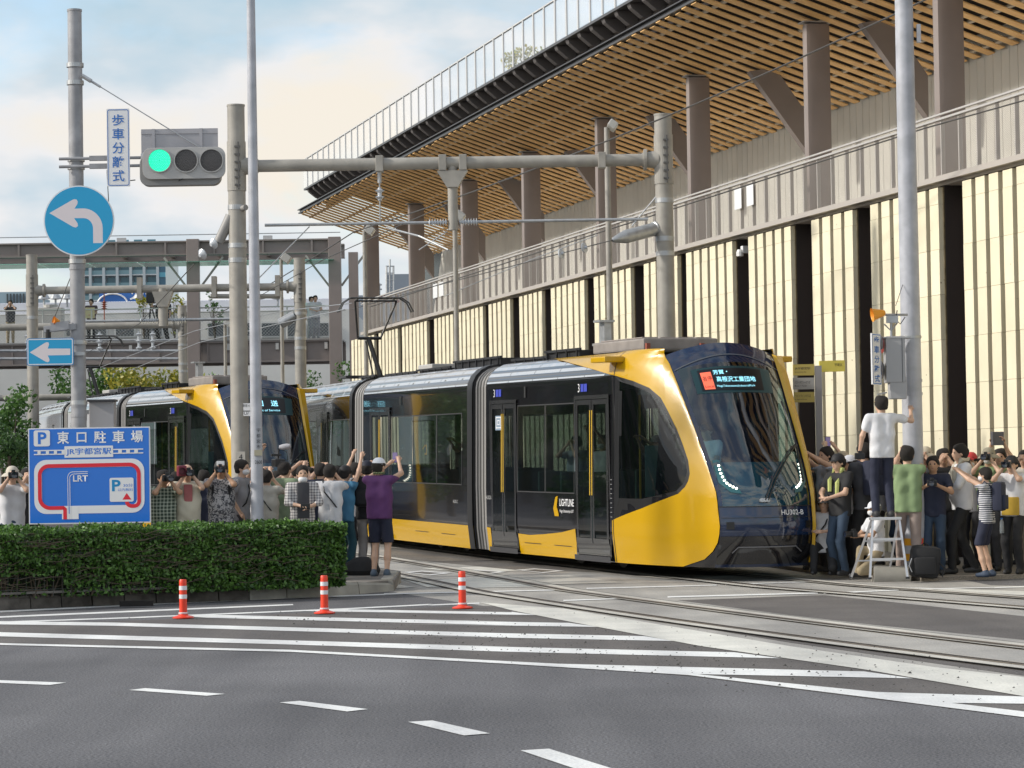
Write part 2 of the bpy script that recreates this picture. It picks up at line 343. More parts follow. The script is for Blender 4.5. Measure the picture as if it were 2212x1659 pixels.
def ribbon(name, c, o, w, m, off):
    a = curve_off(c, o-w/2); b = curve_off(c, o+w/2)
    mb = MB(); v = []
    cut = []
    for p, q in zip(a, b): v += [(p[0], p[1], gz(p[1])+off), (q[0], q[1], gz(q[1])+off)]
    mb.add(v, [(2*i, 2*i+1, 2*i+3, 2*i+2) for i in range(len(a)-1)]); ob = mb.build(name, m); ob['kind'] = 'structure'; return ob
for T in (TR1, TR2):
    for s in (-1, 1):
        ribbon('track_slab', T, s*.60, .34, CONCL, .017)
        ribbon('rail', T, s*.567, .06, STEEL, .0195)
        ribbon('rail_groove', T, s*.515, .04, GAP, .0200)
        ribbon('rail', T, s*.478, .022, STEEL, .0205)
        ribbon('rail_groove', T, s*.775, .02, GAP, .0200)
# right-hand pavement
def quadz(name, pts, z, m, th=.15):
    mb = MB(); n = len(pts); v = [(p[0], p[1], gz(p[1])+z) for p in pts]+[(p[0], p[1], gz(p[1])+z-th) for p in pts]
    mb.add(v, [tuple(range(n)), tuple(range(2*n-1, n-1, -1))]+[(i, n+i, n+(i+1) % n, (i+1) % n) for i in range(n)]); o = mb.build(name, m, bevel=0); o['kind'] = 'structure'; return o
pv = [GP(1640, 1222), GP(1760, 1240), GP(1990, 1256), GP(2260, 1249)]
quadz('pavement', [(p[0], p[1]) for p in pv]+[(14, 41), (14, 62), (-4, 110), (-8, 110), (1.9, 56), (4.4, 44.5)], .06, PAVE, .2)

# small loose stones scattered on the hatching
V = []; Fc = []
for i in range(620):
    t = random.random(); x = random.gauss(1180, 420); y = 1352+.11*(x-900)+random.gauss(14, 20)
    if i > 470: x = random.uniform(1000, 2200); y = 1335+(x-1000)*.105+random.gauss(0, 22)
    if y < 1320 or x < 0: continue
    g = GP(x, y, .013); r = random.uniform(.005, .012)*(1.6 if random.random() < .08 else 1); n0 = len(V)
    a = random.random()*6
    for k in range(4): V.append(g+np.array([math.cos(a+k*PI/2)*r, math.sin(a+k*PI/2)*r, .003]))
    V.append(g+np.array([r*.2, 0, r*1.1])); V.append(g+np.array([0, 0, -.002]))
    for k in range(4): Fc += [(n0+k, n0+(k+1) % 4, n0+4)]
npmesh('loose_stones', V, Fc, mat('stone_chip', (.06, .055, .05), .9), kind='stuff', k=3)

# ------------------------------------------------------------------ station building: ribbed stone wall, deck, slatted canopy
WP = np.array([7.0, 45.0]); WD = np.array([-.2513, .9679]); WN = np.array([-.9679, -.2513]); D3 = np.array([*WD, 0]); N3 = np.array([*WN, 0])
def WW(o, s, z): q = WP+WN*o+WD*s; return np.array([q[0], q[1], z])
def s_at(x, y, o=0.0):
    d = ray(x, y)[:2]; A = np.array([[WD[0], -d[0]], [WD[1], -d[1]]]); return float(np.linalg.solve(A, -(WP+WN*o))[0])
AX = (D3, N3, ZA)
def wbox(mb, o0, o1, s0, s1, z0, z1): mb.box(WW((o0+o1)/2, (s0+s1)/2, (z0+z1)/2), (abs(s1-s0), abs(o1-o0), abs(z1-z0)), ax=AX); return mb
STONE = mat('stone_cream', (.80, .73, .54), .85, var=.05, vs=1.5, bump=.35, bs=30)
# pits and specks of the stone
_t = STONE.node_tree; _p = _t.nodes['Principled BSDF']; _tc = _t.nodes.new('ShaderNodeTexCoord'); _v = _t.nodes.new('ShaderNodeTexVoronoi'); _v.inputs['Scale'].default_value = 7
_n = _t.nodes.new('ShaderNodeTexNoise'); _n.inputs['Scale'].default_value = 9; _m = _t.nodes.new('ShaderNodeMath'); _m.operation = 'ADD'
_r = _t.nodes.new('ShaderNodeValToRGB'); _r.color_ramp.elements[0].position = .40; _r.color_ramp.elements[0].color = (.35, .28, .19, 1); _r.color_ramp.elements[1].position = .47; _r.color_ramp.elements[1].color = (1, 1, 1, 1)
_x = _t.nodes.new('ShaderNodeMix'); _x.data_type = 'RGBA'; _x.blend_type = 'MULTIPLY'; _x.inputs[0].default_value = 1
_t.links.new(_tc.outputs['Object'], _v.inputs['Vector']); _t.links.new(_tc.outputs['Object'], _n.inputs['Vector'])
_t.links.new(_v.outputs[0], _m.inputs[0]); _t.links.new(_n.outputs[0], _m.inputs[1]); _t.links.new(_m.outputs[0], _r.inputs[0])
_src = _p.inputs['Base Color'].links[0].from_socket; _t.links.new(_src, _x.inputs[6]); _t.links.new(_r.outputs[0], _x.inputs[7]); _t.links.new(_x.outputs[2], _p.inputs['Base Color'])
STONED = mat('stone_groove', (.13, .10, .055), .9, var=.3, vs=8)
_o = _t.nodes.new('ShaderNodeObjectInfo'); _mr = _t.nodes.new('ShaderNodeMapRange'); _mr.inputs[3].default_value = .92; _mr.inputs[4].default_value = 1.05
_vm = _t.nodes.new('ShaderNodeMix'); _vm.data_type = 'RGBA'; _vm.blend_type = 'MULTIPLY'; _vm.inputs[0].default_value = 1
_t.links.new(_o.outputs['Random'], _mr.inputs[0]); _t.links.new(_x.outputs[2], _vm.inputs[6]); _t.links.new(_mr.outputs[0], _vm.inputs[7]); _t.links.new(_vm.outputs[2], _p.inputs['Base Color'])
SB = empty('station_building', (7.0, 45.0, 0), 0, 'long station building with ribbed cream stone wall and slatted timber canopy', 'building')
ZB, ZD = .0, 6.28
slots = [(850+a/4.424, 850+b/4.424, 776) for a, b in ((140, 178), (388, 420), (690, 755), (1275, 1322), (1560, 1640), (1893, 1970))] + \
        [(1250+a/3.687, 1250+b/3.687, 694) for a, b in ((467, 535), (872, 968), (1278, 1335), (1758, 1875))] + \
        [(1800+a/3.687, 1800+b/3.687, 840) for a, b in ((250, 405), (790, 915), (1540, 1715))]
sl_ = [(s_at(a/1.085, y/1.085), s_at(b/1.085, y/1.085)) for a, b, y in slots]   # (far edge, near edge)
edges = [s_at(826/1.085, 780/1.085)]
for a, b in sl_: edges += [a, b]
edges.append(-9.5)
wallm = MB(); wbox(wallm, -1.2, -.34, edges[0], -9.5, ZB, ZD-.1); wallm.build('wall', mat('wall_recess_brown', (.13, .10, .085), .7), SB)
slabs = []
jamb = MB(); grv = MB()
for i in range(0, len(edges), 2):
    s1, s0 = edges[i], edges[i+1]                     # far, near
    wbox(jamb, -.335, -.035, s1, s0, ZB, ZD-.1)       # body of the panel; its ends are the dark jambs
    n = max(2, round((s1-s0)/.52)); w = (s1-s0)/n
    for k in range(n):
        a = s0+k*w
        wbox(grv, -.034, -.012, a+.005, a+w-.005, ZB, ZD-.12)
        z = ZB
        while z < ZD-.14:
            z2 = min(z+.735, ZD-.13)
            slabs.append((a+.035, a+w-.125, z+.0025, z2-.0025, random.uniform(.062, .068))); z = z2
jamb.build('wall_jamb', DK, SB); grv.build('wall_backing', STONED, SB)
slabs.sort(key=lambda q: q[0])
vis = [q for q in slabs if q[0] > -4.0 and q[3] > 1.2]; rest = [q for q in slabs if q not in vis]
for q in vis[:300]:
    wbox(MB(), -.012, q[4], q[0], q[1], q[2], q[3]).build('stone_slab', STONE, SB)
mb = MB()
for q in vis[300:]+rest: wbox(mb, -.012, q[4], q[0], q[1], q[2], q[3])
mb.build('stone_slab_far', STONE, SB, kind='stuff')
# deck and its edge
SF = s_at(782, 690, .1)
dk = MB(); wbox(dk, .0, -4.2, SF, -12, ZD-.1, ZD+.02); dk.build('deck', mat('deck_concrete', (.50, .47, .43), .8), SB)
le = MB(); wbox(le, .16, .003, SF, -12, ZD-.06, ZD+.03); le.build('deck_edge', mat('ledge', (.45, .41, .37), .5), SB)
# expanded-metal railing
MESHM = bpy.data.materials.new('expanded_metal'); MESHM.use_nodes = True
t = MESHM.node_tree; p = t.nodes['Principled BSDF']; p.inputs['Base Color'].default_value = (.25, .225, .205, 1); p.inputs['Roughness'].default_value = .5
tcn = t.nodes.new('ShaderNodeTexCoord'); sp = t.nodes.new('ShaderNodeSeparateXYZ'); t.links.new(tcn.outputs['UV'], sp.inputs[0])
def mth(op, a, b=None):
    n = t.nodes.new('ShaderNodeMath'); n.operation = op
    for i, q in enumerate((a, b)):
        if q is None: continue
        if isinstance(q, (int, float)): n.inputs[i].default_value = q
        else: t.links.new(q, n.inputs[i])
    return n.outputs[0]
ux_ = mth('MULTIPLY', sp.outputs[0], 2*PI/.10); uy_ = mth('MULTIPLY', sp.outputs[1], 2*PI/.055)
hole = mth('GREATER_THAN', mth('MULTIPLY', mth('SINE', mth('ADD', ux_, uy_)), mth('SINE', mth('SUBTRACT', ux_, uy_))), -.0)
hole = mth('GREATER_THAN', mth('ABSOLUTE', mth('MULTIPLY', mth('SINE', mth('ADD', ux_, uy_)), mth('SINE', mth('SUBTRACT', ux_, uy_)))), .26)
al = mth('SUBTRACT', 1, hole); t.links.new(al, p.inputs['Alpha'])
def mesh_panel(parent, s0, s1, z0, z1, o=.10, m=MESHM, name='mesh_panel'):
    v = [WW(o, s0, z0), WW(o, s1, z0), WW(o, s1, z1), WW(o, s0, z1)]
    mb = MB(); mb.add(v, [(0, 1, 2, 3)]); ob = mb.build(name, m, parent)
    uv = ob.data.uv_layers.new(name='UVMap'); uvs = [(s0, z0), (s1, z0), (s1, z1), (s0, z1)]
    for li, q in zip(ob.data.polygons[0].loop_indices, uvs): uv.data[li].uv = q
    return ob
RAILC = mat('railing_beige', (.48, .45, .42), .45)
s = -8.0; k = 0
while s < SF-.7:
    mesh_panel(SB, s+.012, s+.70-.012, ZD+.04, ZD+.92)
    MB_ = MB(); wbox(MB_, .03, .095, s-.02, s+.02, ZD+.03, ZD+.94); MB_.build('railing_post', RAILC, SB); s += .70
mb = MB(); wbox(mb, .04, .13, -8, SF, ZD+.93, ZD+.965); wbox(mb, .10, .15, -8, SF, ZD+1.0, ZD+1.03)
mb.build('handrail', mat('rail_pale', (.55, .52, .49), .4, .3), SB)
for (x, y, w, h) in ((1594, 469, .36, .42), (1620, 461, .34, .42)):
    s0 = s_at(x, y, .15); mb = MB(); wbox(mb, .145, .155, s0-w/2-.05, s0+w/2, 6.72, 7.12); mb.build('notice_panel', WHITE, SB)
for (x, y) in ((940, 640), (953, 636)):
    s0 = s_at(x, y, .15); mb = MB(); wbox(mb, .145, .155, s0-.3, s0+.25, 6.72, 7.12); mb.build('notice_panel', WHITE, SB)
# upper wall of vertical boards
UO = -3.5; zs = lambda o: 10.1+.33*(o+.8)
SE = s_at(958, 560, UO)
BRD = mat('board_grey', (.62, .60, .54), .7, var=.05, vs=1.2)
s = -6.0
for k in range(200):
    if s > SE: break
    top = zs(UO)+.5
    MBb = MB(); wbox(MBb, UO, UO-.05-.004*(k % 2), s+.008, min(s+.36, SE)-.008, ZD, top); MBb.build('wall_board', BRD, SB); s += .36
mb = MB(); wbox(mb, UO-.06, UO-.3, -8, SE+.02, ZD, zs(UO)+.75); mb.build('upper_wall', mat('board_joint', (.10, .095, .085), .8), SB)
a = WW(UO, SE, ZD); mb = MB(); dv = D3*1.9
mb.prism([(0, 0), (2.3, 0), (0, 3.3)], WW(UO+.003, SE, ZD), D3, ZA, -N3, .2); mb.build('slanted_end_wall', BRD, SB)
mb = MB(); wbox(mb, UO-1.2, UO-1.4, SE-1, SE+10.5, ZD, zs(UO)+.6); mb.build('dark_glazed_end', mat('dark_glazing', (.012, .013, .014), .25), SB)
# soffit: battens, slats, dark ceiling
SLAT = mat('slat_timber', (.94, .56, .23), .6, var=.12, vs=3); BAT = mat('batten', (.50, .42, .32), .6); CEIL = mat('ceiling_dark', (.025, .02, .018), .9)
CE = 53.0; OO = 1.0
o0 = np.array([OO, zs(OO)]); o1 = np.array([UO, zs(UO)]); dv = (o1-o0); LEN = np.linalg.norm(dv); dv /= LEN
SD = N3*dv[0]+ZA*dv[1]; SN = np.cross(D3, SD); SN = SN if SN[2] > 0 else -SN
k = 0; s = -9.0
while s < CE:
    end = OO+.06*math.sin(k*2.1)
    c = (WW(end, s, zs(end))+WW(UO+.05, s, zs(UO+.05)))/2+SN*.045
    if s > CE-7: pass
    MB().box(c, (LEN-.05, .29, .022), ax=(SD, D3, SN)).build('soffit_slat', SLAT, SB); s += .56; k += 1
for j in range(6):
    o = OO-.35-j*.78
    c = WW(o, (CE-9)/2, zs(o))+SN*.07
    MB().box(c, (CE+9, .06, .05), ax=(D3, SD, SN)).build('soffit_batten', BAT, SB)
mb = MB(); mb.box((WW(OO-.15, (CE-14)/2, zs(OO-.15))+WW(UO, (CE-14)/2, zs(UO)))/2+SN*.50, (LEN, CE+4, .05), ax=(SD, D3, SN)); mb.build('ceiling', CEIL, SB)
mb = MB(); wbox(mb, OO-.38, OO-.42, CE-3, -12, zs(OO)+.02, zs(OO)+.45); mb.build('soffit_sun_stop', CEIL, SB)  # added board that stops sun leaking in behind the slat tips
# fascia, bracket band and balustrade of the roof terrace
zf = zs(OO)
mb = MB(); wbox(mb, OO+.03, OO-.12, CE, -12, zf+.07, zf+.11); wbox(mb, OO-.02, OO-.1, CE, -12, zf+.113, zf+.18); wbox(mb, OO+.06, OO-.10, CE, -12, zf+.183, zf+.21)
mb.build('gutter', mat('gutter_dark', (.07, .065, .065), .4, .3), SB)
B1 = CE-2.5
mb = MB(); wbox(mb, OO-.25, OO-.9, B1, -12, zf+.21, zf+.62); mb.build('fascia_band', mat('band_dark', (.11, .098, .095), .7), SB)
mb = MB(); wbox(mb, OO+.28, OO-.9, B1, -12, zf+.623, zf+.68); mb.build('terrace_edge', mat('terrace_edge', (.10, .095, .095), .4, .4), SB)
s = -8.0
BR = mat('bracket_dark', (.16, .145, .14), .5, .3)
while s < B1:
    mb = MB(); mb.prism([(0, 0), (.48, 0), (.44, -.09), (.2, -.28), (0, -.36)], WW(OO-.245, s, zf+.62), N3, ZA, D3, .22); mb.build('bracket', BR, SB)
    s += .95
s = -6.0
while s < B1-.4:
    w = MB(); wbox(w, OO+.21, OO+.19, s+.05, s+.95-.05, zf+.74, zf+1.66); w.build('balustrade_pane', BALG, SB)
    w = MB(); wbox(w, OO+.245, OO+.215, s-.045, s+.045, zf+.68, zf+1.70); w.build('balustrade_post', mat('balustrade_post', (.6, .59, .58), .4, .1), SB); s += .95
mb = MB(); wbox(mb, OO+.24, OO+.18, B1, -8, zf+1.67, zf+1.70); mb.build('balustrade_rail', mat('balustrade_post', (.5, .49, .48)), SB)
# columns and sloping braces
cols = [s_at(x, y, -.8) for x, y in ((2052, 230), (1767, 300), (1511, 400), (1310, 450), (1148, 470), (1015, 540), (900, 560), (803, 570))]
cols = [cols[0]-6.3]+cols
for i, s in enumerate(cols):
    mb = MB(); h = zs(-.8)-.02
    wbox(mb, -.55, -1.05, s-.13, s+.13, ZD+.02, h); mb.build('column', BRN2, SB, bevel=.09, smooth=True)
    mb = MB(); wbox(mb, -.50, -1.10, s-.17, s+.17, h-.0, h+.02); mb.build('column_trim', mat('column_trim', (.32, .30, .29), .4), SB)
    if i < len(cols)-1:
        sb = s+4.9; q = MB(); a = WW(-1.15, sb, zs(-1.15)-.05); b = WW(-3.46, sb, 7.1)
        q.prism([(0, 0), (-1.30, -1.75), (-1.30, -.95), (-.55, .10)], WW(-1.15, sb-.15, zs(-1.15)-.12), N3, ZA, D3, .22); q.build('brace', BRN, SB)
cam_ = MB(); s0 = sl_[-4][0]; cam_.box(WW(-.10, s0-.35, 5.95), (.14, .2, .14), ax=AX); cam_.lathe([(0, -.1), (.07, -.08), (.07, .0), (.05, .05)], WW(.04, s0-.35, 5.9), (0, 0, 1), 10); cam_.build('security_camera', WHITE, SB)
# small tree on the terrace
def leaves(name, centers, radii, n, size, m, parent=None, kind=None, flat_=.4, shell=.55):
    C = np.array(centers, float); Rr = np.array(radii, float)
    w = np.prod(Rr, axis=1) if Rr.ndim == 2 else Rr**3
    if Rr.ndim == 1: Rr = np.repeat(Rr[:, None], 3, 1)
    idx = np.random.choice(len(C), n, p=w/w.sum()); d = np.random.normal(size=(n, 3)); d /= np.linalg.norm(d, axis=1)[:, None]
    rad = shell+(1-shell)*np.random.rand(n)**.7; rad *= np.where(np.random.rand(n) < .25, np.random.rand(n), 1)
    pos = C[idx]+d*Rr[idx]*rad[:, None]
    nrm = d*.6+np.random.normal(size=(n, 3))*.6; nrm /= np.linalg.norm(nrm, axis=1)[:, None]
    return leafquads(name, pos, nrm, size, m, parent, kind)
def leafquads(name, pos, nrm, size, m, parent=None, kind=None):
    n = len(pos); a = np.cross(nrm, np.random.normal(size=(n, 3))); a /= np.linalg.norm(a, axis=1)[:, None]; b = np.cross(nrm, a)
    sz = (size*(.6+.8*np.random.rand(n)))[:, None]
    V = np.stack([pos-a*sz*.5, pos+b*sz*.28+nrm*sz*.08, pos+a*sz*.5, pos-b*sz*.28+nrm*sz*.08], 1).reshape(-1, 3)
    return npmesh(name, V, np.arange(4*n).reshape(-1, 4), m, parent, kind)
def leafmat(name, c1, c2, tr=.25):
    if name in MC: return MC[name]
    m = bpy.data.materials.new(name); m.use_nodes = True; t = m.node_tree; p = t.nodes['Principled BSDF']; p.inputs['Roughness'].default_value = .45
    g = t.nodes.new('ShaderNodeNewGeometry'); r = t.nodes.new('ShaderNodeValToRGB'); r.color_ramp.elements[0].color = (*c1, 1); r.color_ramp.elements[1].color = (*c2, 1)
    t.links.new(g.outputs['Random Per Island'], r.inputs[0]); t.links.new(r.outputs[0], p.inputs['Base Color'])
    tl = t.nodes.new('ShaderNodeBsdfTranslucent'); t.links.new(r.outputs[0], tl.inputs[0]); mx = t.nodes.new('ShaderNodeMixShader'); mx.inputs[0].default_value = tr
    t.links.new(p.outputs[0], mx.inputs[1]); t.links.new(tl.outputs[0], mx.inputs[2]); t.links.new(mx.outputs[0], t.nodes['Material Output'].inputs[0]); MC[name] = m; return m
LG = leafmat('leaf_green', (.035, .10, .02), (.12, .24, .05)); LH = leafmat('leaf_hedge', (.022, .060, .012), (.15, .30, .055)); LY = leafmat('leaf_yellowgreen', (.16, .22, .03), (.50, .42, .05))
LD = leafmat('leaf_dark', (.02, .06, .015), (.07, .15, .035))
BARK = mat('bark', (.09, .07, .05), .9, var=.3, vs=12, bump=.4)
def tree(x, y, z0, h, r, m, n, size, label, group=None, name='tree', seed=0, th=.35):
    rnd = random.Random(seed); T = empty(name, (x, y, z0), 0, label, 'tree', group)
    mb = MB(); mb.tube([(x, y, z0), (x+.05, y, z0+h*.3), (x-.03, y+.04, z0+h*th), (x, y, z0+h*.75)], [.09*r, .07*r, .06*r, .02*r], 8)
    cs = []; rs = []
    for k in range(13):
        a = k*2.4; rr = r*rnd.uniform(.25, .85); zz = z0+h*rnd.uniform(th+.08, .92); rr *= 1.15-abs((zz-z0)/h-.62)
        c = (x+rr*math.cos(a), y+rr*math.sin(a), zz); cs.append(c); rs.append(r*rnd.uniform(.25, .42))
        mb.tube([(x, y, z0+h*(th-.05+.02*k)), tuple((np.array(c)+np.array([x, y, z0+h*(th+.1)]))/2), c], [.035*r, .022*r, .008*r], 5)
    mb.build('trunk', BARK, T); leaves('crown', cs, rs, n, size, m, T); return T
tp = P(1136, 112, 70); tq = P(1136, 176, 70)
tree(tp[0], 70, tq[2], tp[2]-tq[2]+.1, .55, LY, 520, .11, 'small yellow-green tree behind the glass balustrade of the roof terrace', seed=4, th=.1)
# ------------------------------------------------------------------ kerbed island, hedge
kf = [GP(-140, 1326), GP(200, 1309), GP(540, 1297), GP(700, 1289), GP(852, 1277)]
KZ = .17
isl = [(p[0], p[1]) for p in kf]+[(-1.70, 41.4), (-2.3, 43.4), (-3.4, 46.5), (-5.0, 52), (-14, 52), (-22, 44)]
quadz('median_island', [(p[0]+.0, p[1]+.12) for p in kf]+isl[5:], .15, mat('median_paving', (.22, .20, .18), .9, var=.2, vs=2), .3)
def kerb(p, q, m, name='kerb_stone', zt=KZ, taper=0):
    p = np.array(p[:2]); q = np.array(q[:2]); d = (q-p)/np.linalg.norm(q-p); nn = np.array([-d[1], d[0]])
    if nn[1] < 0: nn = -nn
    p = p+d*.008; q = q-d*.008
    pr = [(0, -.05), (0.02, zt-.04), (.05, zt), (.19, zt), (.19, -.05)]
    v = [(*(p+nn*a), gz(p[1])+b) for a, b in pr]+[(*(q+nn*a), gz(q[1])+(b if b < 0 else b*(1-taper))) for a, b in pr]; n = len(pr)
    mb = MB(); mb.add(v, [tuple(range(n)), tuple(range(2*n-1, n-1, -1))]+[(i, n+i, n+(i+1) % n, (i+1) % n) for i in range(n)]); o = mb.build(name, m, KR); return o
KR = empty('kerb', (0, 38, 0)); KR['kind'] = 'structure'
def along(a, b, n): return [np.array(a)*(1-i/n)+np.array(b)*i/n for i in range(n+1)]
dk_ = along(kf[0], kf[1], 5)+along(kf[1], kf[2], 5)[1:]
for i in range(len(dk_)-1): kerb(dk_[i], dk_[i+1], KERBD)
lt = along(kf[2], kf[3], 2)+along(kf[3], kf[4], 2)[1:]
for i in range(len(lt)-1): kerb(lt[i], lt[i+1], KERBL, taper=0 if i < len(lt)-2 else .35)
kerb(kf[4], (-1.68, 41.2), KERBL)
g0 = GP(262, 1304, .05); g1 = GP(330, 1304, .05); mb = MB(); mb.box(((g0[0]+g1[0])/2, (g0[1]+g1[1])/2-.03, .055), (g1[0]-g0[0], .10, .07), rz=.05); mb.build('drain_opening', GAP, KR)
HA = GP(-140, 1296, .17); HB = GP(746, 1263, .17)
hd = (HB-HA)[:2]; HL = np.linalg.norm(hd); hd /= HL; hn = np.array([-hd[1], hd[0]]); HH = 1.0; HT = P(600, 1133, HA[1]*.3+HB[1]*.7+.9)[2]-.15
HG = empty('hedge', (float(HA[0]), float(HA[1]), .15), 0, 'long clipped green hedge on the kerbed island, its wire frame showing through', 'hedge')
def hp(u, w, z): q = HA[:2]+hd*u+hn*w; return np.array([q[0], q[1], z])
n = 46000
u = np.random.rand(n)*(HL+.02); face = np.random.rand(n); w = np.random.rand(n)*HH; z = np.random.rand(n)*HT
top = face < .30; front = (face >= .30) & (face < .78); end = (face >= .78) & (face < .86)
lump = .035*np.sin(u*5.3+z*3)+.03*np.sin(u*11.7+w*7)+.02*np.sin(z*21+u*3)
z = np.where(top, HT-np.abs(np.random.normal(size=n))*.03+lump, z); w = np.where(front, np.abs(np.random.normal(size=n))*.045-lump, w)
u = np.where(end, HL-np.abs(np.random.normal(size=n))*.05+lump*.7, u)
# bare gaps and thin stretch on the left
dens = np.sin(u*2.1+1)*np.sin(z*6+u*.7+.5)+.5*np.sin(u*5.1+z*9)
thin = np.clip(.30+.62*(u/HL), 0, 1); keep = ~((np.random.rand(n) > thin) & front & (dens > .0)) & ~(front & (z < .15) & (u < 3.2) & (np.random.rand(n) > .3)) & ~(front & (z < .28) & (u < 1.7) & (u > .2))
u, w, z, fr, tp_ = u[keep], w[keep], z[keep], front[keep], top[keep]
pos = np.stack([HA[0]+hd[0]*u+hn[0]*w, HA[1]+hd[1]*u+hn[1]*w, .15+z], 1)
nrm = np.random.normal(size=pos.shape)*.55; nrm[:, 2] += .45; nrm[:, 1] -= .5*fr
nrm /= np.linalg.norm(nrm, axis=1)[:, None]
leafquads('foliage', pos, nrm, .056, LH, HG)
mb = MB()
for i in range(300):
    uu = random.uniform(0, HL-.1); ww = random.uniform(.10, HH-.1); a = hp(uu, ww, .15); m1 = hp(uu+random.uniform(-.2, .2), ww+random.uniform(-.05, .05), .15+HT*.5)
    mb.tube([a, m1, hp(uu+random.uniform(-.3, .3), ww+random.uniform(-.1, .1), .15+HT*.92)], [.012, .008, .004], 4)
for i in range(300):
    uu = random.uniform(0, HL-.4); zz = random.uniform(.1, HT*.95); ww = random.uniform(-.06, .10)
    mb.tube([hp(uu, ww, .15+zz), hp(uu+.2, ww+.02, .15+zz+random.uniform(-.04, .06)), hp(uu+.38, ww+.03, .15+zz+random.uniform(-.05, .08))], .004, 4)
mb.build('twigs', mat('twig', (.12, .09, .065), .9), HG)
mb = MB()
for zz in np.arange(.1, HT-.05, .15): mb.tube([hp(0, .06, .15+zz), hp(HL-.1, .06, .15+zz)], .0035, 4)
for uu in np.arange(0, HL-.05, .12): mb.tube([hp(uu, .058, .16), hp(uu, .058, .1+HT)], .003, 4)
mb.build('wire_frame', mat('wire_green', (.10, .11, .10), .5, .4), HG)
for uu in (.2, 2.2, 4.2, HL-.4): MB().cyl(hp(uu, .15, .15), hp(uu, .15, .15+HT*.9), .025).build('hedge_post', mat('post_grey', (.25, .24, .23), .6), HG)
for zz in (.06, .52, .8): MB().tube([hp(.0, .13, .15+zz), hp(HL-.2, .13, .15+zz)], .018, 6).build('hedge_rail', mat('rail_grey2', (.22, .20, .18), .7), HG)
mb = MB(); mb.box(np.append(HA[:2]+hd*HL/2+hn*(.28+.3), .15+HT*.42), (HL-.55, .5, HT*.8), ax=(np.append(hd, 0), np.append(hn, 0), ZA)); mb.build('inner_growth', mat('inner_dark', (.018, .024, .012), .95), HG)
# ------------------------------------------------------------------ delineator posts
OR = mat('delineator_orange', (.80, .045, .012), .4, coat=.2); RW = mat('reflective_white', (.72, .72, .74), .4)
def delineator():
    e_ = empty('delineator_post', (0, 0, 0), 0, 'x', 'bollard', 'orange and white delineator posts on the hatched lane')
    MB().lathe([(.125, 0), (.125, .012), (.10, .022), (.06, .032), (.05, .045), (.05, .06)], n=28).build('base', OR, e_, smooth=True)
    MB().lathe([(.053, .048), (.056, .052), (.056, .062), (.05, .066)], n=28).build('collar', RW, e_, smooth=True)
    MB().lathe([(.046, .06), (.043, .40), (.042, .435), (.036, .445), (0, .446)], n=28).build('tube', OR, e_, smooth=True)
    for z in (.245, .345): MB().lathe([(.0455, z-.022), (.0462, z-.022), (.0462, z+.026), (.0455, z+.026)], n=28).build('reflective_band', RW, e_, smooth=True)
    return e_
d0 = delineator()
for i, ((x, y), lb) in enumerate(zip(((396, 1333), (701, 1323), (999, 1312)), ('orange delineator post nearest the left edge, in front of the dark kerb', 'middle orange delineator post, in front of the pale kerb under the hedge end', 'orange delineator post nearest the yellow tram and its rails'))):
    d = d0 if i == 0 else copy_tree(d0); g = GP(x, y, .02); d.location = (g[0], g[1], gz(g[1])+.010); d['label'] = lb; d.rotation_euler.z = i
# ------------------------------------------------------------------ signal mast with signs (left)
MY = 39.2
b0 = P(172, 900, MY); MX = P(170, 860, MY)[0]; gtop = P(162, 25, MY)[2]
SM = empty('signal_mast', (MX, MY, .15), 0, 'tall grey pole at the left carrying the horizontal traffic signal and the round blue sign', 'pole')
MB().cyl((MX, MY, .15), (MX, MY, gtop), .112, .10, 24).build('pole', POLEM, SM, smooth=True)
MB().cyl((MX, MY, gtop), (MX, MY, gtop+.03), .106, n=24).build('pole_cap', POLEM, SM)
for y in (141, 179, 345, 362, 565, 740, 870): 
    z = P(168, y, MY)[2]; MB().cyl((MX, MY, z-.03), (MX, MY, z+.03), .122, n=24).build('clamp_band', GALV, SM)
for y in (1240, 1275, 1320): pass
zr = [z for y in (580, 876, 898) for z in [P(170, y, MY)[2]]]
for z in zr: MB().lathe([(.112, -.02), (.116, -.02), (.116, .02), (.112, .02)], (MX, MY, z), n=20).build('stud_ring', POLEM, SM)
za, zb_ = P(168, 345, MY)[2], P(168, 362, MY)[2]; SX = P(320, 353, MY)[0]
for z in (za, zb_):
    MB().cyl((MX-.22, MY-.13, z), (SX+.1, MY-.13, z), .022, n=10).build('signal_arm', POLEM, SM, smooth=True); MB().box((MX+.35, MY-.13, z), (.28, .06, .07)).build('arm_bracket', POLEM, SM)
w0 = np.array([MX+.11, MY-.1, P(188, 165, MY)[2]]); w1 = P(465, 340, MY-.13)
mb = MB(); mb.tube([w0, w0*.93+w1*.07], .03, 8); mb.tube([w0*.93+w1*.07, w1], .008, 5); mb.tube([w0*.96+w1*.04, w0*.86+w1*.14], .02, 6); mb.build('stay_wire', GALV, SM)
mb = MB(); a = np.array([MX+.25, MY-.1, zb_-.05]); mb.tube([a+[.2, 0, 0], a+[.25, 0, -.12], a+[.4, 0, -.17], a+[.6, 0, -.15]], .008); mb.tube([a+[.2, 0, -.02], a+[.22, 0, -.5]], .006); mb.build('cable', BLK, SM)
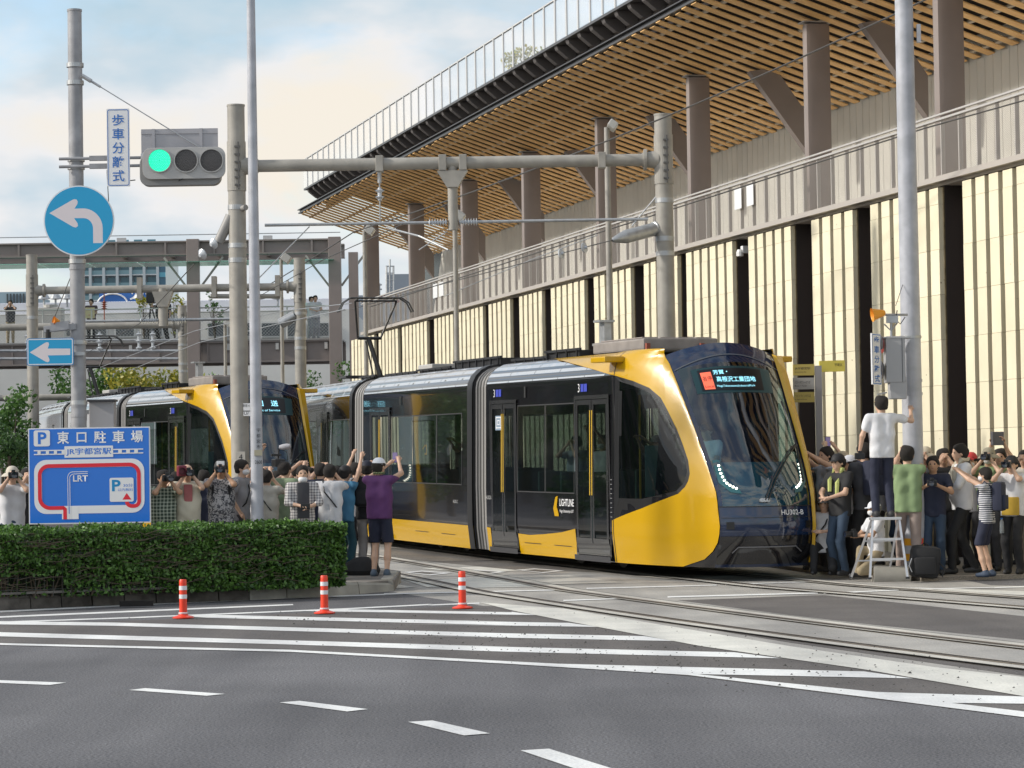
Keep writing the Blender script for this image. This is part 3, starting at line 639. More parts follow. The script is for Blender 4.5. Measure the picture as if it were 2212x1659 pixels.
# horizontal signal
c = P(398, 353, MY-.22); TS = empty('traffic_signal', tuple(c), 0, 'horizontal three-lamp traffic signal showing green', 'traffic light')
S_ = MY/F; W_, H_ = 178*S_, 68*S_
SIG = mat('signal_grey', (.42, .41, .40), .4, coat=.2)
def rrect(w, h, r, n=6):
    p = []
    for cx, cy, a0 in ((w/2-r, h/2-r, 0), (-w/2+r, h/2-r, 90), (-w/2+r, -h/2+r, 180), (w/2-r, -h/2+r, 270)):
        for k in range(n+1): a = math.radians(a0+90*k/n); p.append((cx+r*math.cos(a), cy+r*math.sin(a)))
    return p
MB().prism(rrect(W_, H_, .12), c, XA, ZA, -YA, .05).build('housing_front', SIG, TS, bevel=.006)
MB().prism(rrect(W_*.98, H_*.98, .12), c+[-.06, .19, -.09], XA, ZA, -YA, .185).build('housing', mat('signal_dark', (.25, .245, .24), .5), TS, bevel=.01)
LEDG = mat('lamp_green', (.0, .5, .35), .3, emit=(.0, .62, .36), es=.5); LEDG2 = mat('lamp_green_dot', (.2, .9, .6), .3, emit=(.03, .9, .58), es=.75); LOFF = mat('lamp_off', (.085, .08, .08), .35, var=.3, vs=60)
for i, x in enumerate((345, 402, 457)):
    q = P(x, 347, MY-.27); r = 24*S_
    MB().lathe([(r+.012, -.005), (r+.012, -.03), (r, -.03), (r, .002)], q, (0, 1, 0), 32).build('lamp_ring', SIG, TS, smooth=True)
    ln = MB().lathe([(0, -.012), (r*.6, -.01), (r, -.004)], q, (0, 1, 0), 32).build('lamp', LEDG if i == 0 else LOFF, TS, smooth=True)
    mb = MB()
    for ring in range(1, 8):
        for k in range(ring*6):
            a = 2*PI*k/(ring*6); rr = ring*r/7.6; cc = q+[rr*math.cos(a), -.017, rr*math.sin(a)]; mb.lathe([(r*.045, .006), (r*.04, -.004), (0, -.006)], cc, (0, 1, 0), 5)
    mb.build('led_dots', LEDG2 if i == 0 else mat('led_off', (.16, .15, .15), .3), ln, kind='stuff')
q = P(388, 305, MY-.05); bw, bh = 166*S_, 54*S_
MB().box(q, (bw, .012, bh)).build('backplate', mat('plate_grey', (.40, .39, .41), .4, .3), TS)
for dx in (-bw*.34, bw*.28): MB().box(q+[dx, -.02, 0], (.045, .02, bh)).build('plate_rib', mat('plate_grey', (.4,)*3), TS)
MB().box(q+[0, -.012, bh*.34], (bw, .012, .03)).build('plate_rib', mat('plate_grey', (.4,)*3), TS)
mb = MB(); q = P(395, 387, MY-.2); mb.tube([q+[-.02, -.05, .04], q+[-.05, -.06, -.03], q+[.0, -.06, .0], q+[.1, -.06, .03], q+[.2, -.05, .02], q+[.3, -.05, .03]], .01); mb.build('cable', BLK, TS)
q = P(313, 352, MY-.13); MB().box(q, (.10, .14, .26)).build('mount', GALV, TS, bevel=.01)
# vertical text sign
q = P(256, 319, MY-.2); sw, sh = 49*S_, 168*S_
VS = empty('text_sign', tuple(q), 0, 'tall white sign with five blue Japanese characters beside the green signal', 'sign')
MB().prism(rrect(sw, sh, .01), q, XA, ZA, -YA, .02).build('panel', SIGNW, VS)
TB = mat('text_blue', (.03, .16, .50), .4); TW = mat('text_white', (.80, .80, .82), .4); TK = mat('text_black', (.02, .02, .025), .5); TR = mat('text_red', (.75, .02, .04), .4)
def framing(w, h, r, t, o, m, parent, name='border', ax=XA, ay=ZA, az=-YA):
    a = rrect(w, h, r); b = rrect(w-2*t, h-2*t, max(r-t, .003)); n = len(a); mb = MB(); o = np.array(o)
    v = [o+ax*p[0]+ay*p[1] for p in a]+[o+ax*p[0]+ay*p[1] for p in b]; mb.add(v, [(i, (i+1) % n, n+(i+1) % n, n+i) for i in range(n)]); return mb.build(name, m, parent)
framing(sw*.94, sh*.98, .03, .010, q-YA*.023, TB, VS)
for i, ch in enumerate('歩車分離式'): text(ch, sw*.50, TB, VS, q+[0, -.0235, sh*(.355-.18*i)], XA, ZA, fit=sw*.52, bold=.012)
def outline_arrow(parent, o, pts, m, z=.0235, name='arrow'):
    mb = MB(); mb.add([np.array(o)+XA*a+ZA*b-YA*z for a, b in pts], [tuple(range(len(pts)))]); ob = mb.build(name, m, parent)
    bm = bmesh.new(); bm.from_mesh(ob.data); bmesh.ops.triangulate(bm, faces=bm.faces[:], ngon_method='EAR_CLIP'); bm.to_mesh(ob.data); bm.free(); return ob
# round sign
q = P(171, 477, MY-.22); r = 76*S_
RS = empty('round_direction_sign', tuple(q), 0, 'round blue sign with a white arrow curving to the left', 'sign')
circ = lambda r, n=64: [(r*math.cos(2*PI*k/n), r*math.sin(2*PI*k/n)) for k in range(n)]
MB().prism(circ(r), q, XA, ZA, -YA, .02).build('disc', SIGNW, RS)
MB().prism(circ(r*.965), q-YA*.02, XA, ZA, -YA, .003).build('blue_face', SIGNR, RS)
k = S_/2.765*1.0/1.085; cx, cy = 515, 1430
def zz(*pts): return [((x-cx)*k, (cy-y)*k) for x, y in pts]
arc = lambda x0, y0, rx, ry, a0, a1, n=10: [(x0+rx*math.cos(math.radians(a0+(a1-a0)*i/n)), y0-ry*math.sin(math.radians(a0+(a1-a0)*i/n))) for i in range(n+1)]
ar = zz((325, 1378), (470, 1297), (485, 1290), (502, 1293), (509, 1308), (506, 1322), (487, 1352))+zz(*arc(540, 1482, 128, 131, 90, 0))+zz((668, 1577), (606, 1577))+zz(*arc(545, 1482, 61, 68, 0, 90))+zz((484, 1413), (507, 1448), (508, 1465), (495, 1474), (478, 1470))
outline_arrow(RS, q, ar, SIGNP)
MB().box(q+[0, .03, 0], (.9, .03, .04)).build('bracket', GALV, RS)
# one-way sign
q = P(109, 760, MY-.2); ow, oh = 101*S_, 59*S_
OW = empty('arrow_plate_sign', tuple(q), 0, 'rectangular blue sign with a straight white arrow pointing left', 'sign')
MB().prism(rrect(ow, oh, .03), q, XA, ZA, -YA, .02).build('plate', mat('plate_back_blue', (.10, .26, .50), .4), OW)
framing(ow*.965, oh*.94, .025, .012, q-YA*.022, SIGNW, OW); 
MB().prism(rrect(ow*.94, oh*.90, .02), q-YA*.02, XA, ZA, -YA, .001).build('blue_face', SIGNR, OW)
k = S_*500/2074/1.085; cx, cy = 497, 931
outline_arrow(OW, q, zz((300, 934), (445, 845), (465, 837), (483, 842), (487, 860), (473, 900), (692, 903), (690, 965), (473, 966), (489, 1005), (486, 1025), (470, 1033), (450, 1025)), SIGNP, .0215)
MB().box(q+[.22, .08, -.03], (.5, .04, .05)).build('bracket', GALV, OW); 
# speaker / small camera arm on the mast
a = P(95, 712, MY-.1); b = P(165, 705, MY-.1)
AR = empty('detector_arm', tuple(a), 0, 'grey bracket arm with orange-nosed siren fixed to the left mast above the arrow sign', 'bracket')
MB().beam(a, b, .06, .09).build('arm', POLEM, AR, bevel=.008); MB().beam(b+[-.35, -.02, -.01], b+[-.1, -.02, .02], .07, .12).build('clamp', POLEM, AR)
mb = MB(); mb.lathe([(.02, 0), (.035, .04), (.055, .08), (.06, .09), (.05, .07), (.0, .04)], a+[.22, 0, .11], (-.9, -.5, .2), 16); mb.build('horn', mat('horn_orange', (.75, .28, .02), .4), AR, smooth=True)
MB().cyl(a+[.06, 0, -.17], a+[.06, 0, 0], .04).build('lens_pod', BLK, AR)
MB().tube([P(112, 700, MY), P(152, 600, MY)], .007, 5).build('stay', WIRE, AR)
# cabinet behind parking sign, control box left
q = P(222, 900, MY+.35); CB = empty('control_cabinet', (q[0], MY+.35, .15), 0, 'pale grey electrical cabinet standing behind the blue parking sign', 'cabinet')
zt = P(222, 868, MY+.35)[2]; MB().box((q[0], MY+.35, (.15+zt)/2), (54*S_, .25, zt-.15)).build('body', mat('cabinet', (.38, .37, .38), .5), CB, bevel=.01)
MB().box((q[0], MY+.33, zt+.015), (60*S_, .34, .03)).build('lid', mat('cabinet_lid', (.06, .06, .065), .5), CB)
for z in (-.15, -.75): MB().box((q[0]-.24, MY+.3, zt+z), (.12, .1, .05)).build('strap', GALV, CB)
# parking sign
PY = 38.4; SP = PY/F
q = P(194, 1027, PY); pw, ph = 263*SP, 207*SP
PS = empty('parking_map_sign', (q[0], PY, .15), 0, 'large blue parking sign with a map of the route around the station', 'sign')
MB().prism(rrect(pw, ph, .01), q, XA, ZA, -YA, .03).build('panel', SIGNW, PS)
MB().prism(rrect(pw-.03, ph-.03, .01), q-YA*.03, XA, ZA, -YA, .002).build('blue_face', PARKB, PS)
k = SP/2.765/1.085; cx, cy = 580, 1380-927+0
cy = 455
def pz(x, y, d=.035): return q+XA*((x-cx)*k)+ZA*((cy-y)*k)-YA*d
def pbox(x0, y0, x1, y1, m, name, d=.035, r=0):
    c_ = pz((x0+x1)/2, (y0+y1)/2, d); return MB().prism(rrect((x1-x0)*k, (y1-y0)*k, max(r*k, .002)), c_, XA, ZA, -YA, .0012).build(name, m, PS)
pbox(222, 158, 327, 262, SIGNW, 'parking_square', r=14); text('P', 78*k, PARKB, PS, pz(277, 209, .0375), XA, ZA, fit=56*k, bold=.03)
for i, ch in enumerate('東口駐車場'): text(ch, (80 if ch != '口' else 66)*k, SIGNW, PS, pz(412+119.5*i, 208), XA, ZA, fit=(78 if ch != '口' else 64)*k, bold=.02)
for y0, y1 in ((286, 293), (311, 318)):
    pbox(222, y0, 420, y1, SIGNW, 'rail_line'); pbox(733, y0, 930, y1, SIGNW, 'rail_line')
for x0 in (246, 300, 352, 402): pbox(x0, 288, x0+20, 316, SIGNW, 'rail_line', .0365)
for x0 in (768, 820, 872): pbox(x0, 288, x0+24, 316, SIGNW, 'rail_line', .0365)
pbox(420, 264, 735, 338, SIGNW, 'station_box', r=4); text('JR宇都宮駅', 50*k, PARKB, PS, pz(577, 301, .0375), XA, ZA, fit=292*k, bold=.012)
def ring_band(o0, o1, m, d, name):
    n = len(o0); mb = MB(); mb.add([pz(*p, d) for p in o0]+[pz(*p, d) for p in o1], [(i, (i+1) % n, n+(i+1) % n, n+i) for i in range(n)]); return mb.build(name, m, PS)
def rr2(x0, y0, x1, y1, r): return [((x0+x1)/2+a, (y0+y1)/2-b) for a, b in rrect(x1-x0, y1-y0, r)]
ring_band(rr2(222, 350, 935, 700, 78), rr2(272, 402, 886, 650, 40), SIGNW, .035, 'road_loop')
def band(pts, w, m, d, name):
    L_, R_ = [], []
    for i, p in enumerate(pts):
        a = np.array(pts[min(i+1, len(pts)-1)])-np.array(pts[max(i-1, 0)]); a = a/np.linalg.norm(a); nn = np.array([-a[1], a[0]])*w/2
        L_.append(np.array(p)+nn); R_.append(np.array(p)-nn)
    n = len(pts); mb = MB(); mb.add([pz(*p, d) for p in L_]+[pz(*p, d) for p in R_], [(i, i+1, n+i+1, n+i) for i in range(n-1)]); return mb.build(name, m, PS)
arcp = lambda cx_, cy_, r, a0, a1, n=10: [(cx_+r*math.cos(math.radians(a0+(a1-a0)*i/n)), cy_-r*math.sin(math.radians(a0+(a1-a0)*i/n))) for i in range(n+1)]
pbox(400, 655, 507, 736, SIGNW, 'road_stub', .0352)
route = [(420, 736), (420, 668)]+[(412, 662), (325, 662)]+arcp(325, 595, 67, 270, 180)+arcp(318, 450, 60, 180, 90)+arcp(838, 450, 62, 90, 0)+[(900, 600)]+arcp(868, 625, 32, 0, -90, 6)+arcp(852, 625, 32, -90, -180, 6)+[(820, 612)]
band(route, 24, TR, .0375, 'red_route')
mb = MB(); mb.add([pz(820, 572, .0385), pz(792, 615, .0385), pz(850, 615, .0385)], [(0, 1, 2)]); mb.build('red_arrow_head', TR, PS)
pbox(710, 473, 865, 628, SIGNW, 'parking_box', .0365, r=12); text('P', 74*k, mat('sign_cyan_blue', (.0, .25, .55), .4), PS, pz(753, 523, .039), XA, ZA, fit=56*k, bold=.03)
text('30分', 22*k, PARKB, PS, pz(829, 523, .039), XA, ZA, fit=62*k); text('以内無料', 20*k, PARKB, PS, pz(812, 551, .039), XA, ZA, fit=98*k)
band([(440, 736), (440, 470)]+arcp(474, 464, 34, 180, 90, 6)+[(570, 430)], 4, SIGNW, .0395, 'tram_line'); band([(453, 736), (453, 470)]+arcp(480, 472, 28, 180, 90, 6)+[(570, 441)], 4, SIGNW, .0395, 'tram_line')
band([(446.5, 700), (446.5, 652)], 5, PARKB, .0392, 'tram_line')
text('LRT', 40*k, SIGNW, PS, pz(522, 473, .0375), XA, ZA, fit=96*k, bold=.02)
for x in (256, 897): MB().cyl((pz(x, 500)[0], PY+.06, .15), (pz(x, 500)[0], PY+.06, q[2]+ph*.4), .03).build('leg', POLEM, PS)
# ------------------------------------------------------------------ slim lamp pole and thick gantry poles
def pole(name, x, ytop, Y, r0, r1, m, label, zb=None, cat='pole', group=None, xb=None, yb=1100):
    X = P(x if xb is None else xb, yb, Y)[0]; z0 = gz(Y)+.05 if zb is None else zb; zt_ = P(x, ytop, Y)[2]
    e_ = empty(name, (X, Y, z0), 0, label, cat, group)
    MB().cyl((X, Y, z0), (X, Y, zt_), r0, r1, 28).build('shaft', m, e_, smooth=True); return e_, X, zt_
LP, lx, lz = pole('lamp_pole', 539, -60, 38.9, .092, .058, POLEL, 'slim pale tapering pole rising from the hedge past the top of the picture', zb=.15, xb=556)
q = P(559, 973, 38.9-.094)
for i, ch in enumerate('宇都宮市'): text(ch, .052, TK, LP, P(558.5, 929+12*i, 38.9-.096), XA, ZA, fit=.055)
text('2608', .05, TK, LP, P(558.5, 998, 38.9-.099), XA, ZA, fit=.10); MB().box(P(558, 978, 38.9-.09), (.11, .02, .08)).build('plate', mat('brass_plate', (.42, .38, .28), .4, .5), LP)
BP, bx, bz = pole('signal_pole', 1953, -60, 39.6, .150, .128, POLEL, 'thick pale pole at the right beside the man on the stepladder', cat='pole', xb=1975, zb=.1)
for y in (728, 822, 851): 
    MB().cyl(P(1965, y, 39.6)*[0, 1, 1]+[bx, 0, -.02], P(1965, y, 39.6)*[0, 1, 1]+[bx, 0, .02], .153, n=28).build('clamp_band' if y == 728 else 'stud_ring', GALV if y == 728 else POLEL, BP)
MB().box(P(1984, 73, 39.55)+[0, -.02, 0], (.05, .1, .26)).build('box', POLEL, BP)
for y in (1170, 1203):
    qz = P(1990, y, 39.6)[2]; MB().cyl((bx, 39.6, qz-.05), (bx, 39.6, qz+.05), .1535, n=28).build('reflective_wrap', mat('wrap_yellow_red', (.75, .35, .02), .4), BP)
    MB().box((bx+.06, 39.6-.15, qz), (.06, .02, .1), rz=.3).build('red_mark', RED, BP)
# pedestrian signal on the right pole
q = P(1921, 785, 39.3); S3 = 39.3/F
PSG = empty('pedestrian_signal', tuple(q), 0, 'grey two-lamp pedestrian signal seen from the side, fixed to the right pole', 'traffic light')
GB = mat('signal_box_grey', (.36, .36, .37), .45)
q1 = P(1932, 777, 39.3); MB().box(q1, (42*S3, .28, 100*S3)).build('housing', GB, PSG, bevel=.012); MB().box(q1+[14*S3, -.003, 0], (.006, .285, 98*S3)).build('seam', BLK, PSG)
MB().box(P(1938, 838, 39.3), (36*S3, .26, 48*S3)).build('lower_box', GB, PSG, bevel=.01)
for y in (745, 800):
    c_ = P(1905, y, 39.25); mb = MB(); n_ = 10; v = []
    for i in range(n_+1):
        a = math.radians(-30+240*i/n_); v += [c_+[.0, .12*math.cos(a), .13*math.sin(a)+.0], c_+[-.14, .13*math.cos(a)-.02, .15*math.sin(a)-.01]]
    mb.add(v, [(2*i, 2*i+1, 2*i+3, 2*i+2) for i in range(n_)]); mb.build('visor', mat('visor_grey', (.16, .15, .15), .5), PSG)
    MB().lathe([(0, .02), (.08, .015), (.12, 0)], c_+[.0, 0, 0], (-1, -.2, 0), 18).build('lamp', mat('lamp_red_off', (.30, .06, .05), .3) if y == 745 else LOFF, PSG, smooth=True)
MB().box(P(1935, 730, 39.3), (60*S3, .3, .02)).build('top_plate', GB, PSG)
# narrow turned text sign of the right signal
q = P(1891, 776, 39.0); ang = math.radians(62); ax = np.array([math.cos(ang), math.sin(ang), 0]); az = np.cross(ax, ZA); sw, sh = .36, .72
v2 = empty('turned_text_sign', tuple(q), 0, 'narrow white sign with blue Japanese characters turned away beside the right signal', 'sign')
MB().prism(rrect(sw, sh, .01), q, ax, ZA, az, .02).build('panel', SIGNW, v2); framing(sw*.9, sh*.97, .02, .012, q+az*.0225, TB, v2, ax=ax, az=az)
for i, ch in enumerate('歩車分離式'): text(ch, .105, TB, v2, q+az*.0235+ZA*(.27-.135*i), ax, ZA, fit=.2, bold=.015)
MB().tube([P(1896, 852, 39.2), P(1915, 848, 39.3)], .012).build('bracket', GALV, v2)
q = P(1903, 677, 39.2); HN = empty('horn_speaker', tuple(q), 0, 'orange horn loudspeaker on a bracket above the pedestrian signal', 'loudspeaker')
MB().lathe([(.10, -.13), (.085, -.11), (.045, .04), (.03, .06), (0, .06)], q, (.95, .1, .15), 20).build('horn', mat('horn_orange2', (.80, .32, .02), .4), HN, smooth=True)
mb = MB(); mb.box(P(1927, 690, 39.3), (.16, .1, .1)); mb.tube([P(1912, 680, 39.3), P(1960, 680, 39.4)], .02); mb.tube([P(1925, 690, 39.3), P(1925, 730, 39.3)], .018); mb.tube([P(1910, 700, 39.3), P(1925, 715, 39.3), P(1940, 695, 39.3)], .012); mb.build('bracket', GALV, HN)
mb = MB(); mb.tube([P(1938, 670, 39.3), P(1935, 690, 39.3), P(1945, 700, 39.3), P(1955, 685, 39.3)], .008); mb.tube([P(1935, 660, 39.3), P(1950, 615, 39.5)], .005); mb.build('cable', BLK, HN)
# direction sign behind the tram
GY = 43.0; q = P(1767, 790, GY); S4 = GY/F
FP = empty('fingerpost_sign', (q[0], GY, .1), 0, 'wayfinding post with yellow and grey finger boards behind the tram nose', 'sign')
MB().box((q[0], GY, (q[2]+.1)/2), (14*S4, .1, q[2]-.1)).build('post', mat('post_warm', (.30, .29, .30), .5), FP)
OC = mat('board_ochre', (.48, .38, .10), .5); OY = mat('board_yellow', (.78, .66, .12), .5); OG = mat('board_grey2', (.38, .37, .36), .5)
for x0, x1, y0, y1, m, tx in ((1713, 1759, 787, 811, OC, 'JR宇都宮駅'), (1713, 1759, 816, 841, OG, 'バス・タクシーのりば'), (1715, 1759, 847, 869, OC, 'ライトラインのりば')):
    c_ = P((x0+x1)/2, (y0+y1)/2, GY-.02); MB().box(c_, ((x1-x0)*S4, .05, (y1-y0)*S4)).build('finger_board', m, FP); text(tx, .045, TK, FP, c_+[-.02, -.027, .02], XA, ZA, fit=.24); text('Utsunomiya Sta.' if 'JR' in tx else 'Bus / Taxi' if 'バ' in tx else 'Lightline', .022, TK, FP, c_+[-.05, -.027, -.035], XA, ZA, fit=.18)
c_ = P(1797, 791, GY-.0); MB().box(c_, (56*S4, .05, 24*S4), ax=(np.array([.99, .1, .02]), np.array([-.1, .99, 0]), ZA)).build('finger_board', OY, FP); text('宇都宮', .045, TK, FP, c_+[.1, -.03, .02], XA, ZA, fit=.12)
# catenary gantry over the tram
def gantry(name, xl, ytl, xr, ytr, Y, ybl, ybr, rp, rb, label, m=POLEB, botl=1120):
    XL = P(xl, 600, Y)[0]; XR = P(xr, 600, Y)[0]; zl = P(xl, ytl, Y)[2]; zr_ = P(xr, ytr, Y)[2]; zb1 = P(xl, ybl, Y)[2]; zb2 = P(xr, ybr, Y)[2]
    e_ = empty(name, (XL, Y, gz(Y)), 0, label, 'catenary gantry')
    for X, z in ((XL, zl), (XR, zr_)):
        pp = MB().cyl((X, Y, gz(Y)-.02), (X, Y, z), rp*1.04, rp, 28).build('pole', m, e_, smooth=True)
        MB().cyl((X, Y, z), (X, Y, z+.03), rp*1.05, n=28).build('pole_cap', m, pp)
    zm = (zb1+zb2)/2
    MB().cyl((XL, Y, zm), (XR, Y, zm), rb, n=24).build('beam', m, e_, smooth=True)
    for X, sg in ((XL, 1), (XR, -1)):
        MB().cyl((X+sg*rp*.6, Y, zm), (X+sg*(rp+.22), Y, zm), rb*1.5, rb*1.15, 16).build('beam_socket', m, e_, smooth=True)
        MB().cyl((X+sg*(rp+.14), Y, zm), (X+sg*(rp+.19), Y, zm), rb*1.75, n=24).build('flange', m, e_)
        MB().cyl((X, Y, zm-.42), (X, Y, zm+.42), rp*1.09, n=28).build('clamp_sleeve', m, e_)
        mb = MB()
        for kk in range(6): mb.box((X+.03, Y-rp*1.12, zm-.33+kk*.13), (.09, .05, .03))
        mb.box((X+.05, Y-rp*1.10, zm), (.02, .06, .8)); mb.build('clamp_bolts', mat('bolt_dark', (.12, .115, .11), .5), e_)
        for dz in (-.7, -1.35, -1.6): MB().cyl((X, Y, zm+dz-.04), (X, Y, zm+dz+.04), rp*1.07, n=28).build('clamp_band', GALV, e_)
    return e_, XL, XR, zm
GYY = 47.0
G1, XL, XR, zm = gantry('catenary_gantry', 514, 230, 1438, 250, GYY, 345, 359, .148, .105, 'near catenary gantry whose long beam crosses above the yellow tram')
def ins(mb, a, b, n, r):    # ribbed insulator
    a = np.array(a, float); b = np.array(b, float); L_ = np.linalg.norm(b-a); pr = [(r*.35, 0)]
    for i in range(n): z = L_*(i+.2)/n; pr += [(r*.4, z), (r, z+L_/n*.35), (r*.4, z+L_/n*.5)]
    pr += [(r*.35, L_)]; mb.lathe(pr, a, b-a, 14)
dx_ = P(978, 420, GYY)[0]; zt_ = zm; z2 = P(980, 497, GYY)[2]
MB().cyl((dx_, GYY, zt_), (dx_, GYY, z2), .085, n=18).build('drop_post', POLEB, G1, smooth=True)
for xx in (956, 1000, 820, 1300): X = P(xx, 350, GYY)[0]; MB().box((X, GYY, zm), (.13, .26, .27)).build('hanger_clamp', POLEB, G1, bevel=.01)
MB().prism([(-.26, 0), (.26, 0), (.09, -.28), (-.09, -.28)], (dx_, GYY-.12, zm-.14), XA, ZA, YA, .24).build('gusset', POLEB, G1)
zt2 = P(980, 480, GYY)[2]; xl_, xr_ = P(572, 484, GYY)[0], P(1400, 486, GYY)[0]
for a, b in ((xl_, dx_-.42), (dx_+.42, xr_)): MB().tube([(a, GYY, zt2), (b, GYY, zt2)], .027, 10).build('steady_tube', GALV, G1)
for a, b in ((dx_-.42, dx_-.10), (dx_+.10, dx_+.42)): mb = MB(); ins(mb, (a, GYY, zt2), (b, GYY, zt2), 7, .072); mb.build('insulator', CER, G1, smooth=True)
X = P(820, 400, GYY)[0]; mb = MB(); mb.tube([(X, GYY, zm-.12), (X, GYY, zt2)], .012, 6); mb.cyl((X, GYY, zm-.12), (X, GYY, zm-.32), .035); mb.build('hanger_rod', GALV, G1)
mb = MB(); ins(mb, (X, GYY, zm-.62), (X, GYY, zm-.4), 2, .085); mb.build('insulator', CER, G1, smooth=True)
MB().tube([P(668, 490, GYY), P(560, 600, GYY-2)], .01).build('stay', GALV, G1)
mb = MB(); mb.tube([P(835, 492, GYY), P(905, 510, GYY-1), P(968, 540, GYY-1.5)], .018); mb.tube([P(905, 540, GYY), P(966, 500, GYY)], .012); mb.build('registration_arm', GALV, G1)
# tensioner
a = P(1322, 519, 46.5); b = P(1418, 494, GYY); MB().lathe([(.02, 0), (.045, .03), (.07, .12), (.105, .25), (.115, .3), (.115, np.linalg.norm(b-a)-.05), (.13, np.linalg.norm(b-a)-.04), (.13, np.linalg.norm(b-a)), (0, np.linalg.norm(b-a))], a, b-a, 20).build('spring_tensioner', GALV, G1, smooth=True)
mb = MB(); mb.tube([P(1418, 424, GYY), P(1365, 488, GYY)], .015); mb.build('stay', GALV, G1)
# tag plates on the thick left pole
q = P(532, 880, GYY-.16); MB().box(q+[.01, 0, 0], (.12, .012, .14)).build('number_plate', SIGNW, G1); text('駅東14', .05, TK, G1, q+[.0, -.008, .03], XA, ZA, fit=.11); text('U/', .05, TK, G1, q+[.0, -.008, -.10], XA, ZA, fit=.08); MB().box(q+[.01, 0, -.10], (.12, .012, .09)).build('number_plate', SIGNW, G1)
q = P(520, 987, GYY-.16); MB().box(q, (.15, .012, .18)).build('number_plate', mat('plate_cream', (.50, .47, .42), .5), G1); text('4', .09, TK, G1, q-YA*.008, XA, ZA)
mb = MB(); a = P(487, 495, GYY); mb.cyl(a+[-.12, 0, -.22], a+[.1, 0, .22], .085, .10, 16); mb.tube([P(500, 462, GYY), P(513, 452, GYY), P(531, 448, GYY-.2)], .05, 10); mb.build('balance_weight', mat('weight_grey', (.28, .27, .26), .5), G1, smooth=True)
for (x, y) in ((500, 520-0), (461, 526), (437, 549)):
    if x == 500: continue
    c_ = P(x, y, GYY-1); mb = MB(); mb.lathe([(.0, -.03), (.09, -.02), (.095, 0), (.06, .03), (.03, .06), (0, .06)], c_, (-.7, -.6, -.4), 18); mb.build('insulator_disc', CER, G1, smooth=True)
G2, a2, b2, z_ = gantry('catenary_gantry', 69, 553, 647, 560, 72, 622, 625, .145, .10, 'middle-distance catenary gantry, its beam crossing in front of the far tower')
xm = P(352, 640, 72)[0]; MB().cyl((xm, 72, z_), (xm, 72, P(352, 705, 72)[2]), .13, n=16).build('drop_post', POLEB, G2, smooth=True); MB().prism([(-.27, 0), (.27, 0), (.13, -.4), (-.13, -.4)], (xm, 71.85, z_-.08), XA, ZA, YA, .3).build('gusset', POLEB, G2)
for x in (302, 463, 510, 553, 600): X = P(x, 620, 72)[0]; MB().box((X, 72, z_+.02), (.12, .3, .55)).build('hanger_clamp', POLEB, G2)
zq = P(200, 698, 72)[2]; MB().tube([(P(150, 690, 72)[0], 72, zq+.05), (P(520, 690, 72)[0], 72, zq+.05)], .04, 8).build('steady_tube', GALV, G2)
mb = MB(); ins(mb, (xm-.6, 72, zq+.05), (xm-.15, 72, zq+.05), 7, .1); ins(mb, (xm+.15, 72, zq+.05), (xm+.6, 72, zq+.05), 7, .1); mb.build('insulator', CER, G2, smooth=True)
X = P(225, 650, 72)[0]; mb = MB(); ins(mb, (X, 72, zq+.35), (X, 72, z_-.3), 4, .09); mb.tube([(X, 72, zq), (X, 72, z_)], .015); mb.build('insulator', mat('insulator_red', (.35, .12, .08), .3), G2)
MB().cyl(P(605, 700, 72), P(637, 682, 72), .14, n=14).build('spring_tensioner', GALV, G2, smooth=True); MB().tube([P(455, 640, 72), P(605, 640, 72)], .06, 8).build('lower_tube', POLEB, G2)
G3, a3, b3, z_3 = gantry('catenary_gantry', -40, 660, 393, 662, 95, 703, 706, .15, .12, 'catenary gantry just in front of the footbridge, at the height of its deck')
zq3 = P(200, 740, 95)[2]
for yy in (758, 775): MB().tube([P(0, yy, 95), P(385, yy, 95)], .05, 8).build('steady_tube', GALV, G3)
for x in (60, 215, 300, 330): X = P(x, 740, 95)[0]; mb = MB(); ins(mb, (X, 95, z_3-.9), (X, 95, z_3-.2), 3, .12); mb.build('insulator', CER, G3, smooth=True)
MB().tube([P(395, 735, 95), P(180, 735, 95)], .04).build('steady_tube', GALV, G3)
G4, *_q = gantry('catenary_gantry', -30, 835, 281, 800, 120, 858, 858, .17, .14, 'farthest catenary gantry, under the footbridge among the wires')
for x, y in ((70, 880), (175, 875)): MB().tube([P(x, 858, 119), P(x, y+60, 119)], .14, 8).build('drop_post', POLEB, G4)
# lamp posts along the platform side
def lamp(x, yt, Y, label, dirx=1, yb=1000):
    X = P(x, yb if yb < 1000 else 700, Y)[0]; z = P(x, yt, Y)[2]; e_ = empty('lamp_post', (X, Y, gz(Y)), 0, label, 'lamp post', 'slim lamp posts beyond the trams')
    MB().cyl((X, Y, gz(Y)), (X, Y, z), .065, .05, 14).build('post', POLEB, e_, smooth=True)
    k = Y/50; MB().box((X+.10*dirx*k, Y-.1, z+.02), (.16*k, .5, .14*k), ax=(np.array([.8, 0, -.6*dirx]), YA, np.array([.6*dirx, 0, .8]))).build('lamp_head', mat('lamp_head', (.5, .49, .46), .4), e_, bevel=.02); return e_
lamp(1318, 275, 50, 'slim lamp post rising behind the tram roof beside the grey gantry pole'); lamp(986, 470, 58, 'slim lamp post hidden at its top by the gantry drop post')
lamp(790, 500, 68, 'slim lamp post standing next to the raised pantograph'); lamp(609, 560, 85, 'slim lamp post seen between the slim pole and the mid gantry pole'); lamp(486, 700, 90, 'short slim lamp post just left of the thick gantry pole')
